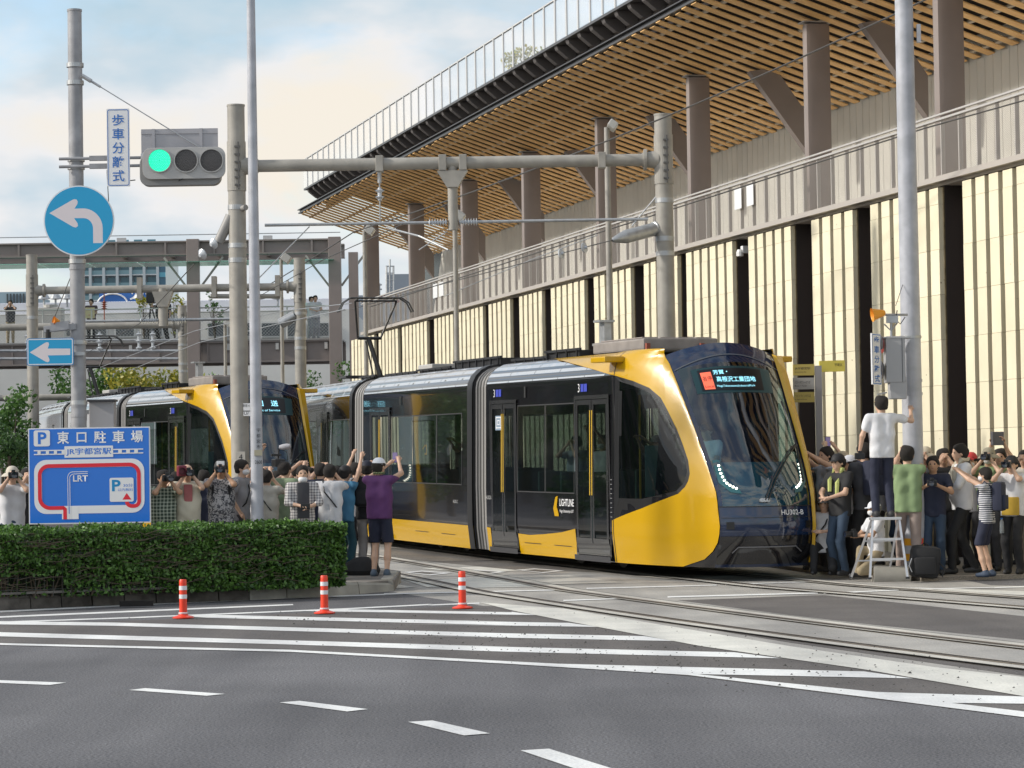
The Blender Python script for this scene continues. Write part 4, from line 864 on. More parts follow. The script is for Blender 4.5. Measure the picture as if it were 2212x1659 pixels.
# ------------------------------------------------------------------ overhead wires (things of their own)
def wire(pts, r, label, m=WIRE, sag=0):
    q = [np.array(p, float) for p in pts]; n = 14; out_ = []
    for i in range(len(q)-1):
        for k in range(n): t = k/n; p = q[i]*(1-t)+q[i+1]*t; p = p-[0, 0, sag*4*t*(1-t)]; out_.append(p)
    out_.append(q[-1]); o = MB().tube(out_, r, 6).build('overhead_cable', m); tag(o, label, 'cable', 'overhead line cables'); return o
wire([P(2010, -6, 40), P(1290, 313, 47), P(766, 500, 66), P(450, 690, 90)], .014, 'dark cable from the top right corner down across the timber soffit to the far left', sag=.05)
wire([P(2230, 212, 40), P(1998, 277, 43), P(1290, 504, 52), P(800, 663, 74)], .012, 'dark cable running along the top of the mesh railing')
wire([P(1322, 519, 46.5), P(1190, 553, 50), P(900, 628, 64), P(760, 668, 78)], .010, 'cable with two round insulators leading down from the spring tensioner')
wire([P(1290, 508, 47), P(1150, 560, 52), P(960, 640, 62)], .009, 'thin pale contact wire rising toward the steady tube at right', GALV)
wire([P(420, 570, 46), P(300, 700, 70), P(120, 800, 90)], .010, 'cable running from the round insulators on the thick pole toward the footbridge')
wire([P(760, 655, 60), P(610, 672, 70), P(420, 715, 80), P(200, 800, 95)], .010, 'pale wire leaving the pantograph to the left in front of the bridge mesh', GALV)
wire([P(745, 668, 60), P(600, 700, 68), P(430, 740, 78), P(280, 800, 92)], .010, 'second pale wire below the one leaving the pantograph', GALV)
wire([P(540, 815, 70), P(395, 845, 85), P(300, 862, 95)], .010, 'pale wire crossing low in front of the bridge girder', GALV)
wire([P(970, 440, 47), P(700, 560, 60), P(560, 640, 70)], .009, 'thin cable slanting from the drop post to the mid gantry beam')
for i, (x, y, Y) in enumerate(((1262, 535, 47.5), (1212, 548, 48.5))):
    c_ = P(x, y, Y); o = MB().lathe([(0, -.05), (.035, -.04), (.085, -.01), (.09, .012), (.03, .02), (.02, .06), (0, .06)], c_, (.8, -.55, .12), 20).build('disc_insulator', CER, None, smooth=True); tag(o, ('round pale insulator nearer the tensioner on the slanting cable', 'round pale insulator farther from the tensioner on the slanting cable')[i], 'insulator')

# offices and trees added out of frame, for tram-side reflections and shade
SO = empty('unseen_offices', (-50, 85, 0), 0, 'unseen row of grey office blocks added for reflections in the trams', 'building')
for k, (h_, yy) in enumerate(((11, 60), (14, 78), (10, 97), (13, 116))):
    w_ = MB().box((-48-k, yy, h_/2), (18, 16, h_)).build('wall', mat('office_wall', (.16, .15, .14), .8), SO); mb = MB()
    for fl in range(int(h_//3.4)):
        for q in range(5): mb.box((-38.98-k, yy-6+q*3, 2+fl*3.4), (.1, 2.2, 1.7))
    mb.build('window', mat('office_glass', (.05, .07, .09), .1), w_)
for k in range(9):  # unseen tree row, put here to darken what the tram sides mirror
    tree(-27-(k % 3)*2.2, 50+k*6.5, gz(50+k*6.5), 6.5+(k*7 % 3), 2.3, LD, 900, .42, ('first', 'second', 'third', 'fourth', 'fifth', 'sixth', 'seventh', 'eighth', 'ninth')[k]+' tree from the near end of the unseen row added for reflections', group='unseen trees added for reflections in the trams', seed=40+k, th=.2)
# ------------------------------------------------------------------ trams
ZFt = [.15, .45, .75, 1.2, 1.6, 2.2, 2.8, 3.1, 3.22]; UFt = [.20, .05, 0, .08, .32, .74, 1.2, 1.45, 1.6]; HFt = [.74, .735, .73, .74, .77, .80, .84, .86, .88]
QS, QE, QB = 2.92, 3.62, .15; HWM = 1.325
def prof(q):
    if q <= QS: return q, .05*max(0, (.6-q)/.45)+.02*max(0, (q-1.2)/1.7)
    f = (q-QS)/(QE-QS)*PI/2; return QS+.40*math.sin(f), .02+.50*(1-math.cos(f))
def ufz(z): return float(np.interp(z, ZFt, UFt))
def hfz(z): return float(np.interp(z, ZFt, HFt))
def S(u, q, off=0, car=0, side=-1):
    """point of a car's side: u metres back, q metres up along the section"""
    def raw(u, q):
        z, ins = prof(q)
        if car == 0:
            uf = ufz(z); t = min(max((u-uf)/(2.75-uf), 0), 1); w = hfz(z)+(HWM-hfz(z))*math.sin(t*PI/2)**.9; k = min(max((u-uf)/1.8, .03), 1)
            return np.array([w-ins*k, max(u, uf), z])
        return np.array([HWM-ins, u, z])
    p = raw(u, q)
    if off:
        e = .02; z, _ = prof(q); uu = max(u, ufz(z)+.001) if car == 0 else u
        a = raw(uu+e, q)-raw(uu, q); b = raw(uu, q+e)-raw(uu, q-e); n = np.cross(a, b); n /= np.linalg.norm(n)+1e-9
        if n[0] < 0: n = -n
        p = p+n*off
    p[0] *= side
    return p
CARS = {0: ((0, 0), 0), 1: ((0, 8.55), math.radians(-3)), 2: None}
_c1 = np.array([0, 8.55]); _y1 = math.radians(-3); _c2 = _c1+8.75*np.array([-math.sin(_y1), math.cos(_y1)]); CARS[2] = (tuple(_c2), math.radians(-6.8))
def CT(p, car):
    (x, y), a = CARS[car]; ca, sa = math.cos(a), math.sin(a)
    return np.array([x+ca*p[0]-sa*p[1], y+sa*p[0]+ca*p[1], p[2]])
def FS(a, z, off=0):
    def raw(a, z): return np.array([a*hfz(z), ufz(z)-.20*(1-a*a), z+.19*(1-a*a)*min(max((z-2.3)/.9, 0), 1)**1.5])
    p = raw(a, z)
    if off:
        e = .01; n = np.cross(raw(a+e, z)-raw(a-e, z), raw(a, z+e)-raw(a, z-e)); n /= np.linalg.norm(n); p = p+(n if n[1] < 0 else -n)*off
    return p
def bisected(poly, us, qs):
    bm = bmesh.new(); f = bm.faces.new([bm.verts.new((a, b, 0)) for a, b in poly]); f.normal_update()
    bmesh.ops.triangulate(bm, faces=bm.faces[:], ngon_method='EAR_CLIP')
    for k, co_, no in [(u, (u, 0, 0), (1, 0, 0)) for u in us]+[(q, (0, q, 0), (0, 1, 0)) for q in qs]:
        bmesh.ops.bisect_plane(bm, geom=bm.verts[:]+bm.edges[:]+bm.faces[:], plane_co=co_, plane_no=no)
    bm.verts.ensure_lookup_table(); V = [v.co.copy() for v in bm.verts]; Fc = [[v.index for v in f.verts] for f in bm.faces]; bm.free(); return V, Fc
def steps(a, b, s): n = max(1, int((b-a)/s)); return [a+(b-a)*i/n for i in range(1, n)]
def panel(name, poly, m, parent, car=0, off=.006, side=-1, du=.25, dq=.15, smooth=True):
    us = [p[0] for p in poly]; qs = [p[1] for p in poly]
    V, Fc = bisected(poly, steps(min(us), max(us), du), steps(min(qs), max(qs), dq))
    mb = MB(); mb.add([CT(S(v[0], v[1], off, car, side), car) for v in V], [tuple(f if side < 0 else f[::-1]) for f in Fc])
    o = mb.build(name, m, parent); 
    if smooth: o.data.polygons.foreach_set('use_smooth', [True]*len(o.data.polygons))
    return o
def fpanel(name, poly, m, parent, off=.006, da=.12, dz=.15):
    us = [p[0] for p in poly]; qs = [p[1] for p in poly]
    V, Fc = bisected(poly, steps(min(us), max(us), da), steps(min(qs), max(qs), dz))
    mb = MB(); mb.add([FS(v[0], v[1], off) for v in V], [tuple(f) for f in Fc]); o = mb.build(name, m, parent)
    o.data.polygons.foreach_set('use_smooth', [True]*len(o.data.polygons)); return o
def rect(u0, u1, q0, q1): return [(u0, q0), (u1, q0), (u1, q1), (u0, q1)]
def ringp(u0, u1, q0, q1, t, car, parent, m, off, side=-1, name='frame'):
    mb = MB()
    for r in (rect(u0, u1, q0, q0+t), rect(u0, u1, q1-t, q1), rect(u0, u0+t, q0+t, q1-t), rect(u1-t, u1, q0+t, q1-t)):
        V, Fc = bisected(r, [], []); mb.add([CT(S(v[0], v[1], off, car, side), car) for v in V], [tuple(f) for f in Fc])
    return mb.build(name, m, parent)
def inpoly(x, y, P_):
    c = False; n = len(P_)
    for i in range(n):
        x1, y1 = P_[i]; x2, y2 = P_[(i+1) % n]
        if (y1 > y) != (y2 > y) and x < (x2-x1)*(y-y1)/(y2-y1)+x1: c = not c
    return c
NW = [(2.49, 2.95), (2.25, 2.91), (2.02, 2.86), (1.67, 2.75), (1.42, 2.60), (1.28, 2.45), (1.16, 2.31), (.98, 2.10), (.82, 1.88), (.68, 1.67), (.62, 1.49), (.64, 1.38), (.69, 1.30), (.82, 1.20), (1.67, .98), (2.54, .80)]
def sheet(parent, car, side, u0, u1, holes, m, nm='body'):
    us = sorted(set([round(x, 4) for x in list(np.arange(0, 2.76, .10 if car == 0 else .3))+list(np.arange(2.75, u1, .25))+[u1]+[h for H_ in holes if len(H_) == 4 and isinstance(H_, tuple) for h in H_[:2]]]))
    qs = sorted(set([round(x, 4) for x in list(np.arange(QB, QS, .10))+list(np.linspace(QS, QE, 9))+[h for H_ in holes if isinstance(H_, tuple) for h in H_[2:]]]))
    us = [u for u in us if u0 <= u <= u1]
    if us[0] > u0: us = [u0]+us
    if car == 0:
        pts = [[S(ufz(prof(q)[0]) if u < ufz(prof(q)[0]) else u, q, 0, car, side) for u in us] for q in qs]
    else: pts = [[S(u, q, 0, car, side) for u in us] for q in qs]
    mb = MB(); idx = {}; V = [CT(p, car) for r in pts for p in r]; nU = len(us); Fc = []
    for j in range(len(qs)-1):
        for i in range(nU-1):
            uc, qc = (us[i]+us[i+1])/2, (qs[j]+qs[j+1])/2; skip = False
            for H_ in holes:
                if isinstance(H_, tuple):
                    if H_[0] < uc < H_[1] and H_[2] < qc < H_[3]: skip = True
                else:
                    cx_, cy_ = 1.55, 1.75
                    if all(inpoly(1.55+(a-1.55)*1.06, 1.75+(b-1.75)*1.06, H_) for a in (us[i], us[i+1]) for b in (qs[j], qs[j+1])): skip = True
            if car == 0 and us[i+1] <= ufz(prof(qc)[0])-.001: skip = True
            if not skip: Fc.append((j*nU+i, j*nU+i+1, (j+1)*nU+i+1, (j+1)*nU+i) if side > 0 else (j*nU+i, (j+1)*nU+i, (j+1)*nU+i+1, j*nU+i+1))
    mb.add(V, Fc); return mb
DGL = glass('door_glass', (.30, .36, .35), .35)
INT = mat('tram_interior', (.22, .23, .22), .6); SEAT = mat('seat_blue', (.05, .09, .09), .8); YPOLE = mat('door_yellow', (.60, .38, .03), .4)
TFR = mat('window_frame', (.05, .05, .052), .35); TSEAM = mat('panel_seam', (.02, .02, .02), .6)
LEDW = mat('headlight_led', (.9, .9, .8), .3, emit=(1, .98, .8), es=3.0); DISP = mat('display_text', (.3, .7, .9), .4, emit=(.35, .85, 1.0), es=.9)
DISR = mat('display_red', (.8, .15, .08), .4, emit=(1., .16, .08), es=.55); DISK = mat('display_black', (.004, .006, .010), .3)
ROOFB = mat('roof_black', (.018, .018, .02), .5); HVAC = mat('roof_grey_brown', (.28, .25, .23), .55, var=.15, vs=4); UND = mat('underframe', (.010, .010, .010), .9)
def door(parent, car, u0, u1, side=-1):
    z0, z1 = .20, 2.63; um = (u0+u1)/2
    d = panel('door', [(u0, z0), (u1, z0), (u1, .42), (u0, .42)], DOORM, parent, car, .022, side)
    ringp(u0-.04, u1+.04, z0, z1+.05, .06, car, d, DOORM, .030, side)
    ringp(u0+.02, um-.012, .42, z1-.02, .075, car, d, DOORM, .024, side, 'leaf'); ringp(um+.012, u1-.02, .42, z1-.02, .075, car, d, DOORM, .024, side, 'leaf')
    panel('glazing', rect(u0+.09, um-.08, .49, z1-.09), DGL, d, car, .012, side); panel('glazing', rect(um+.08, u1-.09, .49, z1-.09), DGL, d, car, .012, side)
    for s in (-.055, .03): panel('handrail_strip', rect(um+s, um+s+.03, .95+.2, 2.45), YPOLE, d, car, .032, side)
    panel('sill', rect(u0-.06, u1+.06, .10 if 0 else .15, .235), mat('sill_dark', (.05, .05, .055), .5), d, car, .065, side, du=2)
    return d
def window(parent, car, u0, u1, q0, q1, side=-1, m=None):
    w = ringp(u0, u1, q0, q1, .02, car, parent, TFR, .010, side, 'window'); panel('glazing', rect(u0+.02, u1-.02, q0+.02, q1-.02), m or TGLASS, w, car, .004, side); return w
def section(u, car, grow=0, n=10):
    pts = []
    for side in (-1, 1):
        qs = [QB, .5, 1.2, 2.0, QS]+list(np.linspace(QS, QE, 7))[1:]; r = [S(u, q, grow, car, side) for q in qs]
        pts += r if side < 0 else r[::-1]
    return [CT(p, car) for p in pts]
def tram(name, loc, yaw, label, dest):
    R_ = empty(name, (0, 0, 0), 0, label, 'tram'); ORG[R_] = np.zeros(3)
    A_doors = [(2.72, 4.08), (6.78, 8.02)]; C_doors = [(6.1, 7.6)]
    hA = [(4.13, 6.73, 1.16, 2.58), NW]+[(a+.09, b-.09, .49, 2.52) for a, b in A_doors]
    hC = [(1.1, 2.72, 1.24, 2.5), (2.76, 4.4, 1.24, 2.5), (4.44, 6.0, 1.24, 2.5), (6.19, 7.51, .49, 2.5)]
    hB = [(.8, 3.4, 1.24, 2.5), (5.0, 7.6, 1.24, 2.5)]
    for side in (-1, 1):
        sheet(R_, 0, side, 0, 8.28, hA, None).build('body_side', TBLK, R_, smooth=True)
        sheet(R_, 1, side, .40, 8.25, hC, None).build('body_side', TBLK, R_, smooth=True)
        sheet(R_, 2, side, .38, 9.2, hB, None).build('body_side', TBLK, R_, smooth=True)
        # silver shoulder in its panels
        us = [2.9, 3.75, 4.9, 6.05, 7.2, 8.26]
        for a, b in zip(us[:-1], us[1:]): panel('roof_shoulder_panel', rect(a+.01, b-.01, 2.97, 3.60), SILV, R_, 0, .004, side)
        us = list(np.linspace(.42, 8.2, 8))
        for a, b in zip(us[:-1], us[1:]): panel('roof_shoulder_panel', rect(a+.01, b-.01, 2.97, 3.60), SILV, R_, 1, .004, side)
        us = list(np.linspace(.40, 9.0, 7))
        for a, b in zip(us[:-1], us[1:]): panel('roof_shoulder_panel', rect(a+.01, b-.01, 2.97, 3.60), SILV, R_, 2, .004, side)
        # yellow skirts
        panel('yellow_skirt', [(4.13, .15), (6.74, .15), (6.74, .48), (6.2, .47), (5.54, .50), (4.75, .55), (4.13, .62)], YEL, R_, 0, .012, side)
        panel('yellow_skirt', [(8.08, .15), (8.27, .15), (8.27, .55), (8.08, .54)], YEL, R_, 0, .012, side)
        panel('yellow_skirt', rect(.42, 6.0, .15, .55), YEL, R_, 1, .012, side); panel('yellow_skirt', rect(7.7, 8.2, .15, .55), YEL, R_, 1, .012, side)
        panel('yellow_skirt', rect(.4, 9.0, .15, .55), YEL, R_, 2, .012, side)
        # yellow nose with the sweep round the side window
        nose = [(2.62, .15), (2.62, .795)]+[(u, q) for u, q in NW[::-1][1:]]
        nose = [(2.60, .155), (2.60, .785)]+NW[::-1][1:-1]+[(2.52, 2.965), (2.72, 2.99), (3.42, 3.09), (4.49, 3.24), (5.5, 3.40), (6.3, 3.58), (2.2, 3.61)]
        fr = []
        for q in np.linspace(3.6, .15, 30): fr.append((ufz(prof(q)[0])-(.0), q))
        fr = [(u_ if q_ > .62 else u_+(1-math.sqrt(max(0, 1-min(1, (.62-q_)/.47)**2)))*.60, q_) for u_, q_ in fr]
        yn = panel('nose_cowl', nose+fr, YEL, R_, 0, .014, side, du=.15, dq=.12)
        panel('panel_seam', rect(2.54, 2.56, .16, .80), TSEAM, yn, 0, .018, side); panel('panel_seam', rect(2.50, 2.52, 2.97, 3.5), TSEAM, yn, 0, .018, side)
        # frit ring and glass of the nose window
        inner = [(1.55+(a-1.55)*.93-.0, 1.78+(b-1.78)*.93) for a, b in NW]
        inner = [(min(a, 2.36), max(b, 1.12 if a > .9 else b)) for a, b in inner]
        n = len(NW); mb = MB(); vo = [CT(S(a, b, .010, 0, side), 0) for a, b in NW]; vi = [CT(S(a, b, .010, 0, side), 0) for a, b in inner]
        mb.add(vo+vi, [(i, (i+1) % n, n+(i+1) % n, n+i) for i in range(n)]); sw_ = mb.build('nose_window', BLK, R_)
        panel('glazing', inner, TGLASS, sw_, 0, .005, side, du=.15, dq=.15); panel('slot', rect(2.28, 2.36, 2.05, 2.72), BLK, sw_, 0, .012, side)
        for a, b in A_doors: door(R_, 0, a, b, side)
        window(R_, 0, 4.15, 5.42, 1.16, 2.58, side); window(R_, 0, 5.44, 6.72, 1.16, 2.58, side)
        for a, b in ((1.1, 2.73), (2.75, 4.41), (4.43, 6.0)): window(R_, 1, a, b, 1.24, 2.50, side)
        door(R_, 1, 6.1, 7.6, side); window(R_, 2, .8, 3.4, 1.24, 2.5, side); door(R_, 2, 3.5, 4.9, side); window(R_, 2, 5, 7.6, 1.24, 2.5, side)
        for c_, u in ((0, 6.35), (1, 5.3), (0, 3.0)): 
            if u != 3.0: panel('sensor', rect(u-.035, u+.035, 2.70, 2.88), TSEAM, R_, c_, .02, side)
        for a, b in ((8.27, 2.955), ): panel('panel_seam', rect(2.52, 8.27, 2.955, 2.968), TSEAM, R_, 0, .016, side)
        panel('panel_seam', rect(.4, 8.2, 2.955, 2.968), TSEAM, R_, 1, .016, side)
        for u0 in (4.35, 5.7): panel('skirt_slot', rect(u0, u0+.75, .335, .345), TSEAM, R_, 0, .020, side)
        for u0 in (1.6, 3.4): panel('skirt_slot', rect(u0, u0+.9, .36, .37), TSEAM, R_, 1, .020, side)
        for k in range(9): panel('vent_slot', rect(2.58, 2.64, .83+.07*k, .84+.07*k), mat('vent_light', (.25,)*3, .4), R_, 0, .02, side)
        MB().box(CT(S(2.55, 3.17, .16, 0, side), 0), (.34, .46, .09), rz=-side*.12).build('camera_fin', YEL, R_, bevel=.02)
    # logo on the visible side
    o = CT(S(4.50, 1.02, .008), 0); a1 = CT(S(4.2, 1.02, .008), 0)-CT(S(4.8, 1.02, .008), 0); a1 /= np.linalg.norm(a1)
    text('LIGHTLINE', .115, SIGNW, R_, o, a1, ZA, fit=.62, bold=.01); text('Haga Utsunomiya LRT', .06, SIGNW, R_, o-ZA*.14, a1, ZA, fit=.60)
    panel('logo_mark', [(5.02, .80), (4.84, .80), (4.86, .86), (4.93, .95), (4.88, 1.12), (4.98, 1.10), (5.08, .92)], YEL, R_, 0, .010)
    for c_, u, q in ((0, 8.14, 1.05), (1, 1.5, .95)): text('HU302-C' if c_ else 'HU302-B', .06, mat('text_grey', (.4,)*3, .5), R_, CT(S(u, q, .012, c_), c_), a1, ZA, fit=.26)
    for c_, u in ((0, 4.0), (0, 7.9)):
        text('3', .13, SIGNW, R_, CT(S(u-.05, 2.80, .014, c_), c_), a1, ZA); panel('door_symbol', rect(u-.25, u-.13, 2.74, 2.86), mat('symbol_blue', (.05, .07, .45), .4), R_, c_, .012); panel('door_symbol', rect(u-.39, u-.27, 2.74, 2.86), mat('symbol_blue', (.05, .07, .45), .4), R_, c_, .012)
    o = CT(S(7.62, 2.30, .016), 0); panel('exit_mark', rect(7.45, 7.78, 2.18, 2.42), mat('mark_blue', (.25, .33, .42), .4), R_, 0, .015); text('回', .2, SIGNW, R_, CT(S(7.615, 2.3, .02), 0), a1, ZA, fit=.26)
    # front: navy shell with windshield opening
    As = [x/10 for x in range(-10, 11)]; As = sorted(set(As+[-.93, .93])); Zs = sorted(set([.15, .3, .45, .6, .75, .9, 1.02, 1.2, 1.4, 1.6, 1.8, 2.0, 2.2, 2.4, 2.55, 2.7, 2.85, 2.99, 3.1, 3.16, 3.22]))
    mb = MB(); v = [FS(a, z) for z in Zs for a in As]; nA = len(As); f = []
    for j in range(len(Zs)-1):
        for i in range(nA-1):
            zc, ac = (Zs[j]+Zs[j+1])/2, (As[i]+As[i+1])/2
            if 1.02 < zc < 2.99 and abs(ac) < .93: continue
            f.append((j*nA+i, j*nA+i+1, (j+1)*nA+i+1, (j+1)*nA+i))
    mb.add(v, f); mb.build('front_shell', NAVY, R_, smooth=True)
    for sg in (1,):      # yellow blade down the far edge of the front, standing proud of the glass
        zz_ = np.linspace(.2, 3.22, 24); v = []
        for z in zz_:
            k_ = (z-.2)/3.02; o_ = (.03+.13*k_**1.3) if sg > 0 else .03; p0 = FS(sg*.955, z, .02); p1 = FS(sg, z)+np.array([sg*.01, -.07-.03*k_, 0]); p2 = FS(sg, z)+np.array([sg*o_, -.03+.05*k_, 0]); p3 = FS(sg, z)+np.array([sg*o_*.8, .20, -.02])
            v += [p0, p1, p2, p3]
        mb = MB(); mb.add(v, [tuple(q if sg > 0 else q[::-1]) for i in range(len(zz_)-1) for q in [(4*i+j, 4*i+j+1, 4*i+5+j, 4*i+4+j) for j in range(3)]]); mb.build('edge_blade', YEL, R_, smooth=True)
    ws = fpanel('windshield', rect(-.93, .93, 1.02, 2.99), WGLASS, R_, .004)
    fpanel('dashboard_shield', rect(-.92, .92, 1.02, 1.66), mat('dash_teal', (.02, .10, .13), .3), ws, -.02)
    fpanel('seam', rect(-1, 1, 1.012, 1.024), TSEAM, R_, .008)
    fpanel('seam', [(a, 2.97+.10*(1-a*a)) for a in np.linspace(-.97, .97, 15)]+[(a, 2.985+.10*(1-a*a)) for a in np.linspace(.97, -.97, 15)], mat('seam_light', (.10, .11, .13), .3), R_, .010)
    fpanel('bumper', [(-1, .2), (1, .2), (1, .60), (-1, .60)], TBLK, R_, .012)
    fpanel('bumper_trim', [(-.76, .37), (-.66, .455), (.54, .455), (.72, .37), (.70, .36), (.54, .44), (-.65, .44), (-.74, .36)], mat('trim_grey', (.16, .16, .17), .3), R_, .016)
    fpanel('seam', rect(-.97, .97, .855, .862), TSEAM, R_, .008)
    for a in (-.82, .84): fpanel('tow_cover', rect(a-.07, a+.07, .70, .80), BLK, R_, .014)
    for sg in (-1, 1):
        for a, z in ((.88, 1.60), (.885, 1.545), (.885, 1.49), (.875, 1.44), (.86, 1.39), (.83, 1.35), (.785, 1.32), (.735, 1.295), (.68, 1.275)):
            a *= .93; c_ = FS(sg*a, z, .008); d_ = FS(sg*a, z, .03)-c_; MB().lathe([(.019, 0), (.017, .005), (0, .007)], c_, d_, 10).build('headlight', LEDW, R_)
        fpanel('headlight_housing', [(sg*.90, 1.68), (sg*.91, 1.36), (sg*.75, 1.22), (sg*.56, 1.20), (sg*.58, 1.26), (sg*.72, 1.29), (sg*.76, 1.40), (sg*.78, 1.68)][::-sg], mat('light_housing', (.03, .12, .14), .3), R_, .0055)
    fpanel('display_frame', [(-.76, 2.62), (.70, 2.62), (.74, 2.94), (-.74, 2.94)], mat('display_teal', (.01, .05, .06), .3), R_, .008, da=.05, dz=.06)
    fpanel('display', [(-.66, 2.65), (.50, 2.65), (.53, 2.915), (-.64, 2.915)], DISK, R_, .0125, da=.05, dz=.06)
    def fx(a, z): 
        o = FS(a, z, .026); x = FS(a+.05, z, .012)-FS(a-.05, z, .012); y = FS(a, z+.05, .012)-FS(a, z-.05, .012); return o, x/np.linalg.norm(x), y/np.linalg.norm(y)
    if dest == 1:
        fpanel('display_red_box', rect(-.61, -.43, 2.665, 2.88), DISR, R_, .018, da=.05, dz=.06)
        o, x, y = fx(-.52, 2.80); text('各停', .085, mat('display_dark', (.1, .01, .01), .4), R_, o, x, y, fit=.14); o, x, y = fx(-.52, 2.70); text('Local', .045, mat('display_dark', (.1, .01, .01), .4), R_, o, x, y, fit=.13)
        o, x, y = fx(-.27, 2.865); text('芳賀・', .078, DISP, R_, o+x*.0, x, y, fit=.22, bold=.01); o, x, y = fx(-.02, 2.775); text('高根沢工業団地', .095, DISP, R_, o, x, y, fit=.62, bold=.01)
        o, x, y = fx(-.05, 2.69); text('HagaTakanezawaIndustrialPark', .045, DISP, R_, o, x, y, fit=.60)
    else:
        o, x, y = fx(.04, 2.81); text('回　送', .15, DISP, R_, o, x, y, fit=.46, bold=.012); o, x, y = fx(.04, 2.69); text('Out of Service', .05, DISP, R_, o, x, y, fit=.50)
    o, x, y = fx(.44, .925); text('HU302-B' if dest == 1 else 'HU304-B', .075, SIGNW, R_, o, x, y, fit=.40, bold=.008)
    wl = [(-.14, 1.10), (.11, 1.38), (.45, 1.66), (.68, 1.81), (.80, 1.86)]
    for dd in (0, .06): MB().tube([FS(min(a+dd, .98), z, .05) for a, z in wl], .011, 6).build('wiper', BLK, R_)
    MB().tube([FS(a, z, .035) for a, z in ((.80, 1.35), (.86, 1.9), (.84, 2.3), (.80, 2.5))], .016, 6).build('wiper', BLK, R_)
    for a in (-.14, -.08, -.2): MB().lathe([(0, .05), (.03, .045), (.03, 0)], FS(a, 1.10, .0), FS(a, 1.1, 1)-FS(a, 1.1, 0), 10).build('wiper_pivot', GALV, R_)
    # roof: front dome, flat tops, equipment
    mb = MB(); rows = []
    for k, u in enumerate([None, 1.9, 2.3, 2.8, 3.4, 4.0]):
        r = []
        for a in As:
            if u is None: p = FS(a, 3.22)
            else:
                w = abs(S(u, QE)[0]); p = np.array([a*w, u-.2*(1-a*a)*max(0, (2.3-u)), prof(QE)[1]-.002-(.06 if u < 2 else 0)+((.17 if u < 2 else .19 if u < 3 else .10)*(1-a*a))])
            r.append(p)
        rows.append(r)
    nA = len(As); mb.add([p for r in rows for p in r], [(j*nA+i, j*nA+i+1, (j+1)*nA+i+1, (j+1)*nA+i) for j in range(len(rows)-1) for i in range(nA-1)]); mb.build('roof_dome', NAVY, R_, smooth=True)
    for c_, u0, u1 in ((0, 4.0, 8.28), (1, .4, 8.25), (2, .38, 9.2)):
        w = .84; mb = MB(); mb.add([CT((-w, u0, 3.315), c_), CT((w, u0, 3.315), c_), CT((w, u1, 3.315), c_), CT((-w, u1, 3.315), c_)], [(0, 1, 2, 3)]); mb.build('roof', ROOFB, R_)
    def rb(name, c_, x0, x1, u0, u1, z0, z1, m, bev=.01):
        (cx_, cy_), a = CARS[c_]; c = CT(((x0+x1)/2, (u0+u1)/2, (z0+z1)/2), c_); return MB().box(c, (x1-x0, u1-u0, z1-z0), rz=a).build(name, m, R_, bevel=bev)
    for c_, u0, u1, h in ((0, 5.2, 6.6, 3.50), (0, 6.7, 8.2, 3.42), (1, .4, 3.2, 3.50), (1, 3.6, 5.8, 3.42), (1, 6.0, 8.2, 3.40), (2, .5, 2.2, 3.42)):
        rb('roof_equipment', c_, -.80, .80, u0, u1, 3.32, h-.06, ROOFB)
        for sd in (-.83, .83): rb('roof_rail', c_, sd-.02, sd+.02, u0-.1, u1+.1, h-.07, h-.03, ROOFB, 0)
        k = u0
        while k < u1:
            rb('rail_stay', c_, -.86, -.83, k, k+.03, 3.31, h-.05, ROOFB, 0); k += .45
    rb('air_conditioner', 0, -.62, .62, 3.0, 5.1, 3.36, 3.54, HVAC, .03)
    for i in range(4): rb('unit_cover', 0, -.60+.3*i, -.34+.3*i, 3.1, 4.8, 3.543, 3.56, mat('roof_tile_grey', (.33, .29, .27), .6), .005)
    for sd in (-.60, .30): rb('unit_bracket', 0, sd, sd+.06, 2.92, 2.99, 3.36, 3.46, mat('rust_red', (.30, .08, .05), .6), 0)
    a_ = MB(); a_.box((-.30, 5.35, 3.72), (.12, .22, .40)); a_.box((-.34, 5.30, 3.90), (.26, .28, .035)); a_.box((-.30, 5.35, 3.53), (.3, .4, .04)); a_.build('antenna', GALV, R_)
    MB().box(CT((-.5, 5.6, 3.42), 1), (.5, 1.0, .12), rz=CARS[1][1]).build('pale_hatch', mat('hatch_pale', (.45, .44, .42), .5), R_, bevel=.02)
    # bellows
    for c_, u0 in ((0, 8.27), (1, 8.24)):
        B_ = None
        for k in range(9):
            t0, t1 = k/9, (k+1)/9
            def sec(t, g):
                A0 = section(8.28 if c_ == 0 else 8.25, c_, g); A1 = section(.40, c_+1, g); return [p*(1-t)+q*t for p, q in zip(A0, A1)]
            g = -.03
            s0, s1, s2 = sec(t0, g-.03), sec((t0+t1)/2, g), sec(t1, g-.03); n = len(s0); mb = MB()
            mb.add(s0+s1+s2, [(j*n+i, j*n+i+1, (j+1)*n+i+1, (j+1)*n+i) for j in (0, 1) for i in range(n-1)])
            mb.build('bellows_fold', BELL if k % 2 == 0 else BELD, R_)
        for u_e, cc in ((8.28 if c_ == 0 else 8.25, c_), (.40, c_+1)):
            ra, rb_ = section(u_e, cc, .004), section(u_e, cc, -.14); n = len(ra); mb = MB(); mb.add(ra+rb_, [(i, i+1, n+i+1, n+i) for i in range(n-1)]); mb.build('end_collar', ROOFB, R_)
        panel('gangway_frame', rect(.41, .72, .15, 3.6), ROOFB, R_, c_+1, .020); panel('gangway_frame', rect(.41, .72, .15, 3.6), ROOFB, R_, c_+1, .020, 1)
